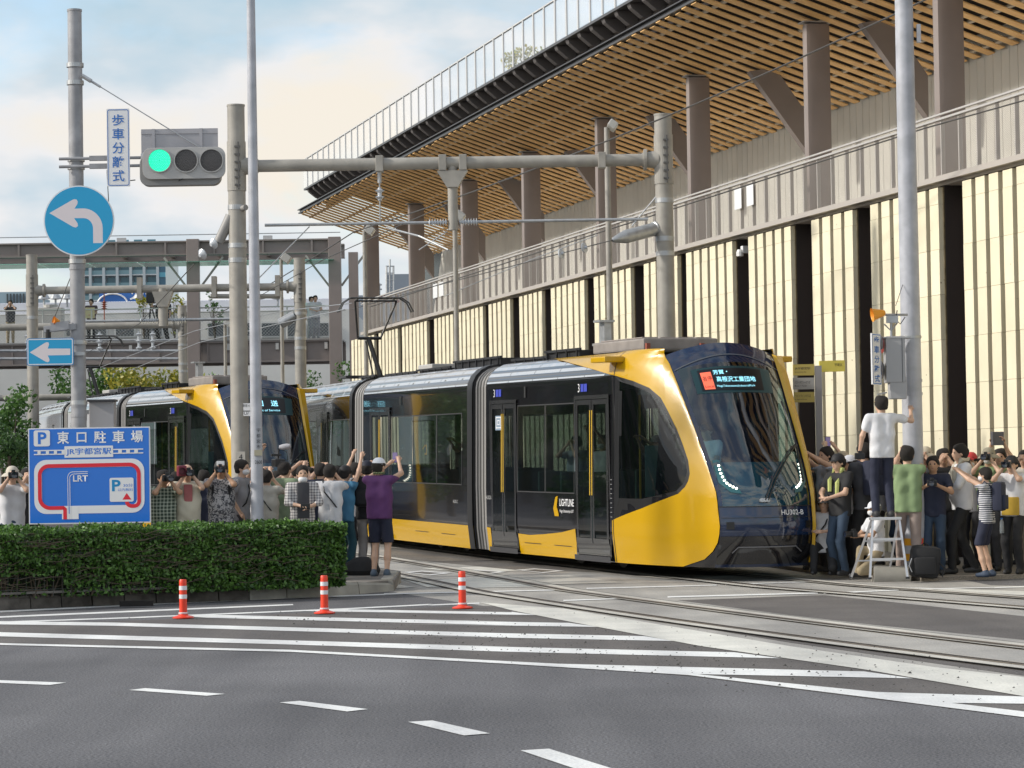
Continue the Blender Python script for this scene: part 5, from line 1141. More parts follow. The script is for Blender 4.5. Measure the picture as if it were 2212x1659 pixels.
    # underframe, floor, interior
    for c_, u0, u1 in ((0, .5, 8.3), (1, .3, 8.3), (2, .3, 9.2)):
        rb('underframe', c_, -1.0 if c_ else -.72, 1.0 if c_ else .72, u0+(1.2 if c_ == 0 else 0), u1, .12, .40, UND, 0)
        rb('floor', c_, -1.22 if c_ else -1.0, 1.22 if c_ else 1.0, u0+(2.0 if c_ == 0 else 0), u1, .401, .43, INT, 0)
        rb('ceiling', c_, -1.1, 1.1, u0+(2.3 if c_ == 0 else 0), u1, 2.86, 2.9, mat('ceiling_pale', (.5, .52, .5), .6), 0)
        for u in np.arange(u0+3.2, u1-.6, 1.0):
            for sd in (-.85, .85): rb('seat', c_, sd-.35, sd+.35, u, u+.42, .43, .95, SEAT, .03); rb('seat_back', c_, sd-.35, sd+.35, u+.36, u+.44, .93, 1.5, SEAT, .03)
    for c_, u, sd in ((0, 3.0, -.7), (0, 4.4, .6), (0, 6.0, -.6), (1, 2.2, -.6), (1, 4.6, .5)): MB().cyl(CT((sd, u, .43), c_), CT((sd, u, 2.86), c_), .018, n=8).build('grab_pole', YPOLE, R_)
    rb('cab_wall', 0, -.9, .1, 2.30, 2.34, .43, 1.9, mat('cab_wall', (.25, .42, .44), .5), 0); rb('cab_desk', 0, -.65, .65, .55, 1.1, .7, 1.05, mat('cab_desk', (.10, .20, .22), .5), .05); rb('driver_seat', 0, -.45, .05, 1.7, 1.85, .9, 1.75, SEAT, .04)
    # bogies
    for c_, u in ((0, 4.9), (1, 4.3), (2, 4.5)):
        for du in (-.9, .9):
            for sd in (-.53, .53): c = CT((sd, u+du, .29), c_); MB().cyl(c-[.06, 0, 0], c+[.06, 0, 0], .29, n=24).build('wheel', mat('wheel_steel', (.06, .055, .05), .4, .6), R_)
    # pantograph on the rear car
    def pt(x, u, z): return CT((x*.66, u, z if z < 3.6 else 3.6+(z-3.6)*.92), 2)
    PB = mat('pantograph_black', (.02, .02, .022), .4); u = 4.9
    mb = MB(); mb.box(pt(0, u, 3.45), (1.5, .9, .05), rz=CARS[2][1]); mb.build('pantograph_base', PB, R_)
    mb = MB(); mb.tube([pt(.15, u, 3.48), pt(-.18, u+.2, 4.35)], .055, 8); mb.tube([pt(-.10, u, 3.48), pt(-.28, u+.2, 4.30)], .02, 6); mb.tube([pt(-.55, u+.2, 4.37), pt(.25, u+.2, 4.37)], .035, 8)
    mb.tube([pt(-.55, u+.2, 4.37), pt(-.68, u, 5.25)], .024, 6); mb.tube([pt(.22, u+.2, 4.37), pt(.72, u, 5.25)], .024, 6); mb.tube([pt(-.68, u, 5.25), pt(.72, u, 5.25)], .022, 6); mb.build('pantograph_frame', PB, R_)
    mb = MB()
    for dv in (-.12, .12): mb.tube([pt(-1.25, u+dv, 4.98), pt(-1.1, u+dv, 5.2), pt(-.85, u+dv, 5.32), pt(.85, u+dv, 5.32), pt(1.1, u+dv, 5.2), pt(1.25, u+dv, 4.98)], .018, 6)
    mb.tube([pt(-.62, u, 5.27), pt(-.62, u, 5.32)], .03); mb.tube([pt(.62, u, 5.27), pt(.62, u, 5.32)], .03); mb.build('collector_head', mat('collector_head', (.10, .10, .10), .4, .5), R_)
    R_.location = loc; R_.rotation_euler = (.012, 0, yaw); return R_
T1 = tram('front_tram', (3.61, 39.75, .08), math.radians(20), 'yellow and black tram in front, lit destination display and headlights, crowded by photographers', 1)
T2 = tram('rear_tram', (-4.85, 57.6, .275), math.radians(21), 'second yellow and black tram standing behind the thick pole at the left', 0)
# ------------------------------------------------------------------ footbridge with glass canopy
BY = 108.0; SB_ = BY/F
def bz(y, x=700): return P(x, y, BY)[2]
FB = empty('footbridge', (P(560, 700, BY)[0], BY, gz(BY)), 0, 'brown steel footbridge with a green glass canopy crossing behind the trams', 'footbridge')
zt, zb = bz(731), bz(777); zc1, zc0 = bz(516), bz(547); XL_, XR_ = -22.0, P(738, 700, BY)[0]
def bb(name, x0, x1, y0, y1, z0, z1, m, par=None, bev=0): return MB().box(((x0+x1)/2, (y0+y1)/2, (z0+z1)/2), (abs(x1-x0), abs(y1-y0), abs(z1-z0))).build(name, m, par or FB, bevel=bev)
for yy in (BY, BY+2.6):
    bb('girder', XL_, XR_, yy-.1, yy+.1, zb, zt-.12, BRN); bb('girder_flange', XL_, XR_, yy-.22, yy+.22, zb-.06, zb, BRN); bb('girder_flange', XL_, XR_, yy-.22, yy+.22, zt-.119, zt-.06, BRN)
bb('deck', XL_, XR_, BY-.25, BY+2.8, zt-.058, zt, mat('deck_grey', (.3, .29, .28), .7))
x = XL_+.7
while x < XR_: 
    bb('girder_stiffener', x-.03, x+.03, BY-.2, BY-.1, zb, zt-.12, BRN); MB().box((x+.8, BY-.16, zt-.28), (.12, .1, .26)).build('bracket', mat('bracket_pale', (.5, .49, .47), .5), FB); x += 1.9
for xc, w in ((421, 27), (726, 27), (-190, 27)):
    X = P(xc, 650, BY)[0]; hw_ = w*SB_/2
    bb('column', X-hw_, X+hw_, BY-.62, BY-.24, gz(BY), zc1+.03, BRN2, bev=.02)
    for sg in (-1, 1): MB().beam((X+sg*hw_, BY-.3, zc0-1.3), (X+sg*(hw_+.9), BY-.3, zc0-.1), .08, .08).build('knee_brace', POLEB, FB)
for yy in (BY, BY+2.6): 
    bb('canopy_beam', XL_, XR_, yy-.12, yy+.12, zc0+.05, zc1-.06, BRN); bb('beam_flange', XL_, XR_, yy-.25, yy+.25, zc0, zc0+.049, BRN); bb('beam_flange', XL_, XR_, yy-.25, yy+.25, zc1-.059, zc1, BRN)
x = XL_+1
k = 0
while x < XR_: 
    bb('beam_stiffener', x-.04, x+.04, BY-.24, BY-.12, zc0+.05, zc1-.06, BRN); bb('cross_beam', x-.08, x+.08, BY+.12, BY+2.5, zc0+.1, zc0+.3, BRN2)
    g = bb('canopy_glass', x+.02-1, x+1.88-1, BY-.9, BY+1.2, zc0-.33, zc0-.30, GGLASS); k += 1; x += 1.9
    if k % 3 == 0: bb('roof_light', x, x+.35, BY-.1, BY+.1, zc1, zc1+.16, mat('lightbox', (.5, .5, .5), .5))
MB().tube([(XL_, BY-.1, zc1+.24), (XR_, BY-.1, zc1+.24)], .02).build('lightning_wire', GALV, FB)
# chain-link fence of the bridge
CH = bpy.data.materials.new('chain_link'); CH.use_nodes = True; t = CH.node_tree; p = t.nodes['Principled BSDF']; p.inputs['Base Color'].default_value = (.5, .5, .48, 1)
tcn = t.nodes.new('ShaderNodeTexCoord'); sp = t.nodes.new('ShaderNodeSeparateXYZ'); t.links.new(tcn.outputs['Object'], sp.inputs[0])
a_ = mth('MULTIPLY', sp.outputs[0], 2*PI/.26); b_ = mth('MULTIPLY', sp.outputs[2], 2*PI/.26)
l1 = mth('LESS_THAN', mth('ABSOLUTE', mth('SINE', mth('ADD', a_, b_))), .09); l2 = mth('LESS_THAN', mth('ABSOLUTE', mth('SINE', mth('SUBTRACT', a_, b_))), .09)
t.links.new(mth('MAXIMUM', l1, l2), p.inputs['Alpha'])
for yy in (BY-.15, BY+2.7):
    mb = MB(); mb.add([(XL_, yy, zt), (XR_, yy, zt), (XR_, yy, zt+1.25), (XL_, yy, zt+1.25)], [(0, 1, 2, 3)]); mb.build('chain_link_mesh', CH, FB)
    MB().tube([(XL_, yy, zt+1.26), (XR_, yy, zt+1.26)], .03).build('fence_rail', mat('fence_pale', (.5, .49, .46), .5), FB)
x = XL_
while x < XR_: MB().cyl((x, BY-.15, zt), (x, BY-.15, zt+1.26), .03, n=6).build('fence_post', mat('fence_pale', (.5, .49, .46)), FB); x += 1.9
for (x, yy) in ((310, 2.2), (376, 2.3), (463, 2.0)):
    c = P(x, 700, BY+yy); tree(c[0], BY+yy, zt, 2.2, .45, LY if x < 400 else LG, 110, .15, {310: 'young yellow-leaved tree on the footbridge beside the tripod camera', 376: 'young yellow-leaved tree on the footbridge behind the gantry drop post', 463: 'sparse young tree on the footbridge right of the brown column'}[x], seed=x, th=.15)
# end column near the station building
X = P(762, 700, 100)[0]; bb('end_column', X-.12, X+.22, 99.9, 100.2, gz(100), P(762, 545, 100)[2], BRN2)
# ------------------------------------------------------------------ buildings behind
def bld(name, x0, x1, yt, Y, dep, m, label, z0=None):
    a, b = P(x0, yt, Y), P(x1, yt, Y); e_ = empty(name, ((a[0]+b[0])/2, Y, gz(Y)), 0, label, 'building'); z0 = gz(Y) if z0 is None else z0
    MB().box(((a[0]+b[0])/2, Y+dep/2, (z0+a[2])/2), (b[0]-a[0], dep, a[2]-z0)).build('wall', m, e_); return e_, a[0], b[0], a[2]
WR = mat('corrugated_white', (.62, .63, .68), .5); WW_ = mat('wall_offwhite', (.62, .61, .58), .8, var=.08, vs=.5); DW = mat('window_dark', (.05, .06, .07), .15)
sh, x0, x1, z1 = bld('platform_hall', -60, 760, 681, 132, 12, WW_, 'long low station hall with a white corrugated roof behind the footbridge')
zr2 = P(400, 646, 132)[2]; mb = MB(); n = 150; w = (x1-x0)/n
for i in range(n):
    xa = x0+i*w; mb.box((xa+w/2, 132+1.5, (z1+zr2)/2+.03), (w*.86, .08, zr2-z1), ax=(XA, np.array([0, .95, .3]), np.array([0, -.3, .95])))
mb.build('corrugated_roof', WR, sh, kind='stuff'); MB().box(((x0+x1)/2, 134, (z1+zr2)/2), (x1-x0, 2, zr2-z1-.1)).build('roof_body', WR, sh)
for i, x in enumerate((95, 120, 145, 168, 300, 420, 560, 600, 640)): c = P(x, 641, 132); MB().lathe([(0, .35), (.18, .3), (.3, .1), (.05, .05), (.05, -.3)], c-[0, 0, .2], n=10).build('roof_vent', GALV, sh)
for x in (100, 150, 210, 270, 330, 470, 520, 585, 640, 690):
    c = P(x, 712, 131.9); f_ = MB().box(c, (1.0, .1, .75)).build('window', mat('window_trim', (.6, .6, .58), .5), sh); MB().box(c-[0, .03, 0], (.85, .1, .6)).build('pane', DW, f_)
AC = P(110, 690, 118); ob = MB().box(AC, (1.1, .6, 1.0)).build('air_handling_unit', mat('ac_grey', (.42, .41, .38), .6), None, bevel=.06); 
ob2 = MB(); ob2.box(AC-[0, 0, .9], (1.2, .7, .8)); ob2.cyl(AC+[0, 0, .5], AC+[0, 0, .62], .3); ob2.build('plinth', mat('ac_grey', (.4,)*3), ob); tag(ob, 'grey rounded air unit behind the bridge fence, right of the left-hand pole', 'air conditioner')
# tower
TWm = mat('tower_concrete', (.42, .47, .50), .7); TG = mat('tower_glass', (.10, .22, .28), .15); TBal = mat('tower_balcony', (.22, .36, .40), .4)
tw, x0, x1, z1 = bld('apartment_tower', 168, 342, 528, 520, 25, TWm, 'distant blue-grey apartment tower with rows of balconies')
zl = P(250, 650, 520)[2]; fh = 2.35; z = zl
while z < z1:
    MB().box(((x0+x1)/2, 519.4, z+.5), (x1-x0, 1.2, .95)).build('balcony', TBal, tw); MB().box(((x0+x1)/2, 519.3, z+.05), (x1-x0, 1.5, .22)).build('balcony_slab', mat('slab_pale', (.6, .62, .63), .6), tw)
    for k in range(6): c = (x0+(k+.5)*(x1-x0)/6, 519.95, z+1.5); MB().box(c, ((x1-x0)/6*.62, .2, 1.1)).build('window', TG, tw)
    z += fh
for k in range(7): X = x0+k*(x1-x0)/6; MB().box((X, 519.0, (zl+z1)/2), (.5, 1.6, z1-zl)).build('pier', TWm, tw)
tw2, x0, x1, z1 = bld('glazed_tower', 343, 357, 528, 519, 20, mat('tower_blue', (.06, .16, .24), .2), 'dark blue glazed stair tower at the right edge of the distant apartment tower')
for i in range(4): MB().box(((x0+x1)/2, 518.9, zl+i*2.35), (x1-x0, .2, .9)).build('window', mat('tower_cyan', (.12, .42, .55), .15), tw2)
bl, x0, x1, z1 = bld('striped_office', -60, 58, 632, 300, 15, mat('office_bluegrey', (.30, .40, .46), .6), 'pale blue-grey office block with dark vertical stripes at the far left')
for i in range(7): X = P(16+7*i, 640, 299.9)[0]; MB().box((X, 299.9, z1-1.2), (.16, .1, 2.0)).build('window_strip', DW, bl)
# blue sign board with Japanese letters
a, b = P(215, 629, 160), P(346, 660, 160); bs_ = empty('rooftop_sign', ((a[0]+b[0])/2, 160, b[2]), 0, 'blue rooftop sign board with white Japanese letters behind the gantry beam', 'sign')
MB().box(((a[0]+b[0])/2, 160, (a[2]+b[2])/2), (b[0]-a[0], .3, a[2]-b[2])).build('board', mat('board_blue', (.03, .14, .45), .4), bs_)
text('ンプラン', .62, TW, bs_, P(313, 636.5, 159.8), XA, ZA, fit=1.75, bold=.03)
mb = MB(); c = P(243, 642, 159.8); q1 = [(c[0]+.85*math.cos(t_/10*PI), 159.8, c[2]-.35+.55*math.sin(t_/10*PI)) for t_ in range(11)]; mb.tube(q1, .05, 4); mb.build('emblem', TW, bs_)
MB().box(((a[0]+b[0])/2, 160.3, (b[2]+gz(160))/2), (b[0]-a[0], .2, b[2]-gz(160))).build('support', WW_, bs_)
# hotel block seen under the canopy end
HM = mat('hotel_grey', (.28, .32, .37), .7)
ho, x0, x1, z1 = bld('hotel_block', 770, 1000, 638, 175, 12, HM, 'blue-grey hotel block with dark red Japanese letters, seen under the canopy end')
a, b = P(835, 590, 176), P(900, 640, 176); MB().box(((a[0]+b[0])/2, 180, (a[2]+z1)/2), (b[0]-a[0], 6, a[2]-z1)).build('penthouse', mat('penthouse_grey', (.24, .27, .31), .7), ho)
mb = MB()
for x in (835, 842, 850): mb.tube([P(x, 640, 176), P(x, 560+abs(x-842)*2, 176)], .06, 4)
for y in (575, 590, 605, 620): mb.tube([P(833, y, 176), P(852, y, 176)], .04, 4)
for x in (790, 800, 812, 820): mb.tube([P(x, 640, 176), P(x, 612, 176)], .05, 4)
for y in (615, 625): mb.tube([P(785, y, 176), P(825, y, 176)], .05, 4)
mb.build('rooftop_mast', GALV, ho)
text('ルサンルート', .55, mat('letters_darkred', (.14, .03, .04), .5), ho, P(850, 677, 174.8)+[0, 0, .9], XA, ZA, fit=2.6, bold=.04)
for i in range(5):
    for j in range(2): c = P(786+18*i, 698+15*j, 174.9); f_ = MB().box(c, (.42, .1, .3)).build('window', mat('window_trim', (.6, .6, .58)), ho); MB().box(c-[0, .03, 0], (.36, .1, .24)).build('pane', DW, f_)
# low beige building beyond the platforms
lo, x0, x1, z1 = bld('low_beige_building', -60, 770, 800, 145, 10, mat('beige_wall', (.46, .42, .37), .8, var=.1, vs=.4), 'long low beige building under the footbridge, behind the trees')
for x in range(10, 720, 62): 
    c = P(x, 832, 144.9); f_ = MB().box(c, (1.1, .1, .8)).build('window', mat('window_trim', (.6, .6, .58)), lo); MB().box(c-[0, .03, 0], (1.0, .1, .68)).build('pane', DW, f_)
MB().box(((x0+x1)/2, 144.6, z1-.2), (x1-x0, .8, .25)).build('eave', mat('eave_grey', (.25, .24, .23), .7), lo)
MB().box(((x0+x1)/2, 144.6, z1-3.2), (x1-x0, .5, .12)).build('string_course', mat('eave_grey', (.25, .24, .23), .7), lo)
# trees
def ptree(x, yt, Y, r, m, n, size, label, th=.3, seed=1):
    c = P(x, yt, Y); return tree(c[0], Y, gz(Y), c[2]-gz(Y)+.1, r, m, n, size, label, seed=seed, th=th)
ptree(20, 845, 66, 1.15, LG, 2600, .12, 'green tree at the far left edge, behind the arrow sign pole', .18, 3)
ptree(5, 905, 56, .8, LD, 1200, .10, 'dark low tree at the left edge behind the photographers', .1, 9)
ptree(248, 792, 118, 1.7, LG, 2200, .2, 'green leafy tree below the bridge, left of the yellow one', .2, 5); ptree(322, 784, 117, 2.5, LY, 4800, .2, 'yellow-green ginkgo tree below the footbridge', .15, 6)
ptree(384, 790, 116, 1.7, LY, 2600, .2, 'smaller yellow-green tree beside the short bridge-level gantry pole', .15, 8); ptree(470, 786, 119, 1.7, LG, 1800, .2, 'dark green tree below the bridge, right of the brown bridge column', .2, 7)
ptree(690, 780, 104, 1.3, LG, 1500, .15, 'green tree between the mid gantry pole and the right bridge column', .3, 10); ptree(150, 800, 122, 1.6, LG, 1200, .2, 'green tree below the bridge behind the left mast', .2, 12)
c = P(20, 960, 50)
sh_ = empty('shrub', (float(c[0]), 50, .1), 0, 'low dark shrub at the left edge above the photographer in white', 'shrub'); leaves('foliage', [P(x, y, 50+k_*.1) for k_, (x, y) in enumerate(((5, 975), (25, 965), (45, 980), (15, 990), (50, 995)))], [.28]*5, 1600, .07, LD, sh_)
MB().tube([(float(c[0]), 50, .1), P(20, 985, 50)], .03).build('stem', BARK, sh_)
# ------------------------------------------------------------------ people: bodies and clothes grown from limb volumes
def smin(a, b, k):
    h = np.clip(.5+.5*(b-a)/k, 0, 1); return b*(1-h)+a*h-k*h*(1-h)
class Field:
    def __init__(s, h=.017): s.pr = []; s.cut = []; s.h = h
    def cap(s, a, b, ra, rb, k=.03): s.pr.append(('c', np.array(a, float), np.array(b, float), ra, rb, k)); return s
    def ell(s, c, r, k=.02, R=None): s.pr.append(('e', np.array(c, float), np.array(r, float), R, 0, k)); return s
    def mesh(s, fold=0):
        lo = np.full(3, 9e9); hi = -lo
        for p in s.pr:
            if p[0] == 'c': m = max(p[3], p[4])+.03; lo = np.minimum(lo, np.minimum(p[1], p[2])-m); hi = np.maximum(hi, np.maximum(p[1], p[2])+m)
            else: m = p[2].max()+.03; lo = np.minimum(lo, p[1]-m); hi = np.maximum(hi, p[1]+m)
        h = s.h; n = np.ceil((hi-lo)/h).astype(int)+2; V = np.full(n, .12, np.float32)
        ax = [lo[i]+h*np.arange(n[i]) for i in range(3)]
        for p in s.pr:
            if p[0] == 'c': m = max(p[3], p[4])+.09; a = np.minimum(p[1], p[2])-m; b = np.maximum(p[1], p[2])+m
            else: m = p[2].max()+.09; a = p[1]-m; b = p[1]+m
            i0 = np.maximum(0, ((a-lo)/h).astype(int)); i1 = np.minimum(n, ((b-lo)/h).astype(int)+2)
            sl3 = tuple(slice(i0[i], i1[i]) for i in range(3)); X, Y, Z = np.meshgrid(ax[0][sl3[0]], ax[1][sl3[1]], ax[2][sl3[2]], indexing='ij')
            if p[0] == 'c':
                d = p[2]-p[1]; L2 = d@d+1e-9; t_ = np.clip(((X-p[1][0])*d[0]+(Y-p[1][1])*d[1]+(Z-p[1][2])*d[2])/L2, 0, 1)
                D = np.sqrt((X-p[1][0]-t_*d[0])**2+(Y-p[1][1]-t_*d[1])**2+(Z-p[1][2]-t_*d[2])**2)-(p[3]+(p[4]-p[3])*t_)
            else:
                q = np.stack([X-p[1][0], Y-p[1][1], Z-p[1][2]], -1)
                if p[3] is not None: q = q@p[3]
                r = p[2]; k0 = np.sqrt(((q/r)**2).sum(-1)); k1 = np.sqrt(((q/r**2)**2).sum(-1))+1e-6; D = k0*(k0-1)/k1
            V[sl3] = smin(V[sl3], D.astype(np.float32), p[5])
        X, Y, Z = np.meshgrid(*ax, indexing='ij')
        if fold: V += (fold*(np.sin(X*31+Z*17+s.seed)*np.sin(Z*23-Y*14+s.seed*2)+.7*np.sin(Z*(29+7*math.sin(s.seed))+X*37*math.cos(s.seed*3)+Y*31+3*np.sin(X*9+s.seed)))).astype(np.float32)
        for (c, nn) in s.cut: V = np.maximum(V, ((X-c[0])*nn[0]+(Y-c[1])*nn[1]+(Z-c[2])*nn[2]).astype(np.float32))
        V[0] = V[-1] = .1; V[:, 0] = V[:, -1] = .1; V[:, :, 0] = V[:, :, -1] = .1
        return nets(V, lo, h)
def nets(V, lo, h):
    I = V < 0; c = [(i, j, k) for i in (0, 1) for j in (0, 1) for k in (0, 1)]; n = np.array(V.shape)-1
    cor = [V[i:n[0]+i, j:n[1]+j, k:n[2]+k] for i, j, k in c]; ins_ = [I[i:n[0]+i, j:n[1]+j, k:n[2]+k] for i, j, k in c]
    sm = sum(q.astype(np.int8) for q in ins_); act = (sm > 0) & (sm < 8); idx = -np.ones(act.shape, np.int64); cells = np.argwhere(act); idx[act] = np.arange(len(cells))
    P_ = np.zeros((len(cells), 3)); C_ = np.zeros(len(cells)); vals = [q[act] for q in cor]
    for a in range(8):
        for b in range(a+1, 8):
            da = np.array(c[b])-np.array(c[a])
            if np.abs(da).sum() != 1: continue
            va, vb = vals[a], vals[b]; m = (va < 0) != (vb < 0); t_ = np.where(m, va/(va-vb+1e-12), 0)
            P_ += m[:, None]*(np.array(c[a])+t_[:, None]*da); C_ += m
    P_ = (cells+P_/C_[:, None])*h+lo
    F_ = []
    for ax_ in range(3):
        o = [(1, 0, 0), (0, 1, 0), (0, 0, 1)][ax_]; u_, v_ = [(1, 2), (2, 0), (0, 1)][ax_]
        s0 = [slice(1, -1)]*3; s1 = [slice(1, -1)]*3; s0[ax_] = slice(0, -1); s1[ax_] = slice(1, None)
        A = I[tuple(s0)]; B = I[tuple(s1)]; e = np.argwhere(A != B)
        if not len(e): continue
        sg = A[tuple(e.T)]; base = e+1; base[:, ax_] -= 1
        q = []
        for du, dv in ((-1, -1), (0, -1), (0, 0), (-1, 0)):
            b = base.copy(); b[:, u_] += du; b[:, v_] += dv; q.append(idx[tuple(b.T)])
        q = np.stack(q, 1); q[~sg] = q[~sg][:, ::-1]; F_.append(q)
    return P_, np.concatenate(F_)
SKIN = mat('skin', (.58, .37, .26), .5); SKIN2 = mat('skin_tan', (.45, .26, .16), .5); HAIR = mat('hair_black', (.020, .016, .014), .85, bump=1.0, bs=180); HAIRG = mat('hair_grey', (.16, .15, .145), .6)
MASKM = mat('face_mask', (.72, .72, .73), .7); DARKS = mat('shoe_dark', (.03, .03, .033), .6)
def cloth(name, col, **k): return mat(name, col, .85, bump=.15, bs=60, var=.08, vs=5, **k)
def pattern(name, c1, c2, kind, sc_=1):
    if name in MC: return MC[name]
    m = bpy.data.materials.new(name); m.use_nodes = True; tt = m.node_tree; p = tt.nodes['Principled BSDF']; p.inputs['Roughness'].default_value = .85
    tc_ = tt.nodes.new('ShaderNodeTexCoord'); mx = tt.nodes.new('ShaderNodeMix'); mx.data_type = 'RGBA'; mx.inputs[6].default_value = (*c1, 1); mx.inputs[7].default_value = (*c2, 1)
    if kind == 'floral':
        n_ = tt.nodes.new('ShaderNodeTexNoise'); n_.inputs['Scale'].default_value = 15*sc_; n_.inputs['Distortion'].default_value = 1.5; tt.links.new(tc_.outputs['Object'], n_.inputs['Vector'])
        r = tt.nodes.new('ShaderNodeValToRGB'); r.color_ramp.elements[0].position = .48; r.color_ramp.elements[1].position = .54; tt.links.new(n_.outputs[0], r.inputs[0]); tt.links.new(r.outputs[0], mx.inputs[0])
    else:
        fs = []
        for d_ in (('Z',) if kind == 'stripe' else ('Z', 'X')):
            w = tt.nodes.new('ShaderNodeTexWave'); w.bands_direction = d_; w.inputs['Scale'].default_value = (7 if kind == 'stripe' else 5)*sc_; w.inputs['Distortion'].default_value = .6; w.inputs['Detail'].default_value = 0; tt.links.new(tc_.outputs['Object'], w.inputs['Vector'])
            r = tt.nodes.new('ShaderNodeValToRGB'); r.color_ramp.elements[0].position = .5 if kind == 'stripe' else .66; r.color_ramp.elements[1].position = .58 if kind == 'stripe' else .72; tt.links.new(w.outputs['Fac'], r.inputs[0]); fs.append(r.outputs[0])
        if len(fs) == 1: tt.links.new(fs[0], mx.inputs[0])
        else:
            q = tt.nodes.new('ShaderNodeMath'); q.operation = 'ADD'; q.use_clamp = True
            for i in (0, 1):
                g = tt.nodes.new('ShaderNodeMath'); g.operation = 'MULTIPLY'; g.inputs[1].default_value = .55; tt.links.new(fs[i], g.inputs[0]); tt.links.new(g.outputs[0], q.inputs[i])
            tt.links.new(q.outputs[0], mx.inputs[0])
    tt.links.new(mx.outputs[2], p.inputs['Base Color']); MC[name] = m; return m
def ik(a, b, l1, l2, hint):
    a = np.array(a, float); b = np.array(b, float); d = b-a; L_ = np.linalg.norm(d); mx_ = (l1+l2)*.995
    if L_ > mx_: b = a+d/L_*mx_; d = b-a; L_ = mx_
    u_ = d/L_; x = (L_*L_+l1*l1-l2*l2)/(2*L_); hh = math.sqrt(max(l1*l1-x*x, 1e-6)); hv = np.array(hint, float); hv -= u_*(hv@u_); hv /= np.linalg.norm(hv)+1e-9
    return a+u_*x+hv*hh, b
PC = [0]
def person(px, py, Y, face, label, shirt, pants, top='cam', hair=HAIR, cap=None, skin=SKIN, legs='stand', h=None, shorts=False, group=None, base=None, long=False, mask=False, extra=None, sleeves=.55, lean=0, shoes=None, fat=1., turn=0, tuck=False, h_res=.0175, headtilt=0, detail=True, X=None):
    """px, py: place of the top of the head in the photograph; Y: distance; face: heading in degrees, 0 towards the camera"""
    if group == LC and px < 730: Y = 38.75+(Y-40.7)*.7
    PC[0] += 1; c = P(px, py, Y); X = c[0] if X is None else X
    g = (gz(Y)+.15) if base is None else base
    if legs == 'kneel': H_ = (c[2]-g)/.70
    else: H_ = (h or (c[2]-g))
    if cap is not None: H_ -= .02
    s = H_/1.70; fr = math.radians(face)
    Rt = empty('person', (X, Y, g), 0, label, 'person', group)
    fw = np.array([math.sin(fr), -math.cos(fr), 0]); lf = np.array([math.cos(fr), math.sin(fr), 0])      # lf: the figure's own left
    def Wd(p): return np.array([X, Y, g])+s*(lf*p[0]+fw*p[1]+ZA*p[2])
    def wv(V): V = np.asarray(V); return np.array([X, Y, g])+s*(V[:, :1]*lf+V[:, 1:2]*fw+V[:, 2:3]*ZA)
    HZ = .93 if legs != 'kneel' else .42
    pel = np.array([0, 0, HZ]); up = np.array([0, math.sin(math.radians(lean)), math.cos(math.radians(lean))])
    che = pel+up*.30; sh = pel+up*.50; nk = pel+up*.54; hd_ = nk+up*.125+np.array([0, .025, 0])
    ta = math.radians(turn); tl = np.array([math.cos(ta), -math.sin(ta), 0])
    SW = .184*(1 if fat < 1.1 else 1.06)
    SL, SR = sh+tl*SW-[0, 0, .02], sh-tl*SW-[0, 0, .02]
    ht = math.radians(headtilt); hf = np.array([math.sin(ht), math.cos(ht), 0]); hl = np.array([math.cos(ht), -math.sin(ht), 0])
    def HP(a, b, z): return hd_+hl*a+hf*b+ZA*z
    hands = {'cam': (HP(.05, .17, -.03), HP(-.05, .17, -.03), (.8, -.1, -1), (-.8, -.1, -1)),
             'phone': (HP(.06, .42, .08), HP(-.06, .42, .08), (.8, 0, -.8), (-.8, 0, -.8)),
             'high': (HP(.07, .34, .26), HP(-.07, .34, .26), (1, .1, -.3), (-1, .1, -.3)),
             'upL': (HP(.12, .30, .34), (-.24, .08, .95*HZ/.93), (1, 0, -.2), (-.4, -.5, 0)), 'upR': ((.24, .08, .95), HP(-.12, .30, .34), (.4, -.5, 0), (-1, 0, -.2)),
             'down': ((.26, .03, HZ-.10), (-.26, .03, HZ-.10), (.3, -.8, 0), (-.3, -.8, 0)),
             'belly': ((.07, .30, HZ+.17), (-.05, .30, HZ+.19), (.8, -.4, -.3), (-.8, -.4, -.3)), 'chest': ((.07, .27, HZ+.37), (-.07, .27, HZ+.37), (.9, 0, -.9), (-.9, 0, -.9)),
             'pole': ((.30, .10, HZ-.0), (-.50, .24, HZ+.58), (.5, -.7, 0), (-.8, -.3, -.5)), 'kneecam': (HP(.02, .30, -.42), HP(-.08, .30, -.42), (.9, 0, -.9), (-.9, 0, -.9))}[top]
    EL, HL_ = ik(SL, hands[0], .275, .245, hands[2]); ER, HR_ = ik(SR, hands[1], .275, .245, hands[3])
    if legs == 'stand': fts = [(.10, .02, .075), (-.105, -.02, .075)]; hips = [pel+[.09, 0, -.02], pel-[.09, 0, .02]]; kn = [ik(hips[i], fts[i], .43, .43, (0, 1, 0))[0] for i in (0, 1)]
    elif legs == 'step': fts = [(.12, .20, .075), (-.10, -.20, .075)]; hips = [pel+[.09, 0, -.02], pel-[.09, 0, .02]]; kn = [ik(hips[i], fts[i], .44, .44, (0, 1, 0))[0] for i in (0, 1)]
    else: hips = [pel+[.10, 0, -.02], pel-[.10, 0, .02]]; kn = [np.array([.17, .36, .11]), np.array([-.14, .20, .44])]; fts = [np.array([.13, -.08, .08]), np.array([-.14, .26, .08])]
    fts = [np.array(f, float) for f in fts]
    det = h_res < .02
    B = Field(h_res); B.seed = PC[0]
    B.cap(pel+up*.02, sh-up*.08, .07, .07).cap(pel+tl*.06+up*.05, sh+tl*.07-up*.1, .06, .06).cap(pel-tl*.06+up*.05, sh-tl*.07-up*.1, .06, .06).cap(SL, SR, .045, .045)
    B.cap(nk-up*.05, hd_-up*.03, .052, .050)
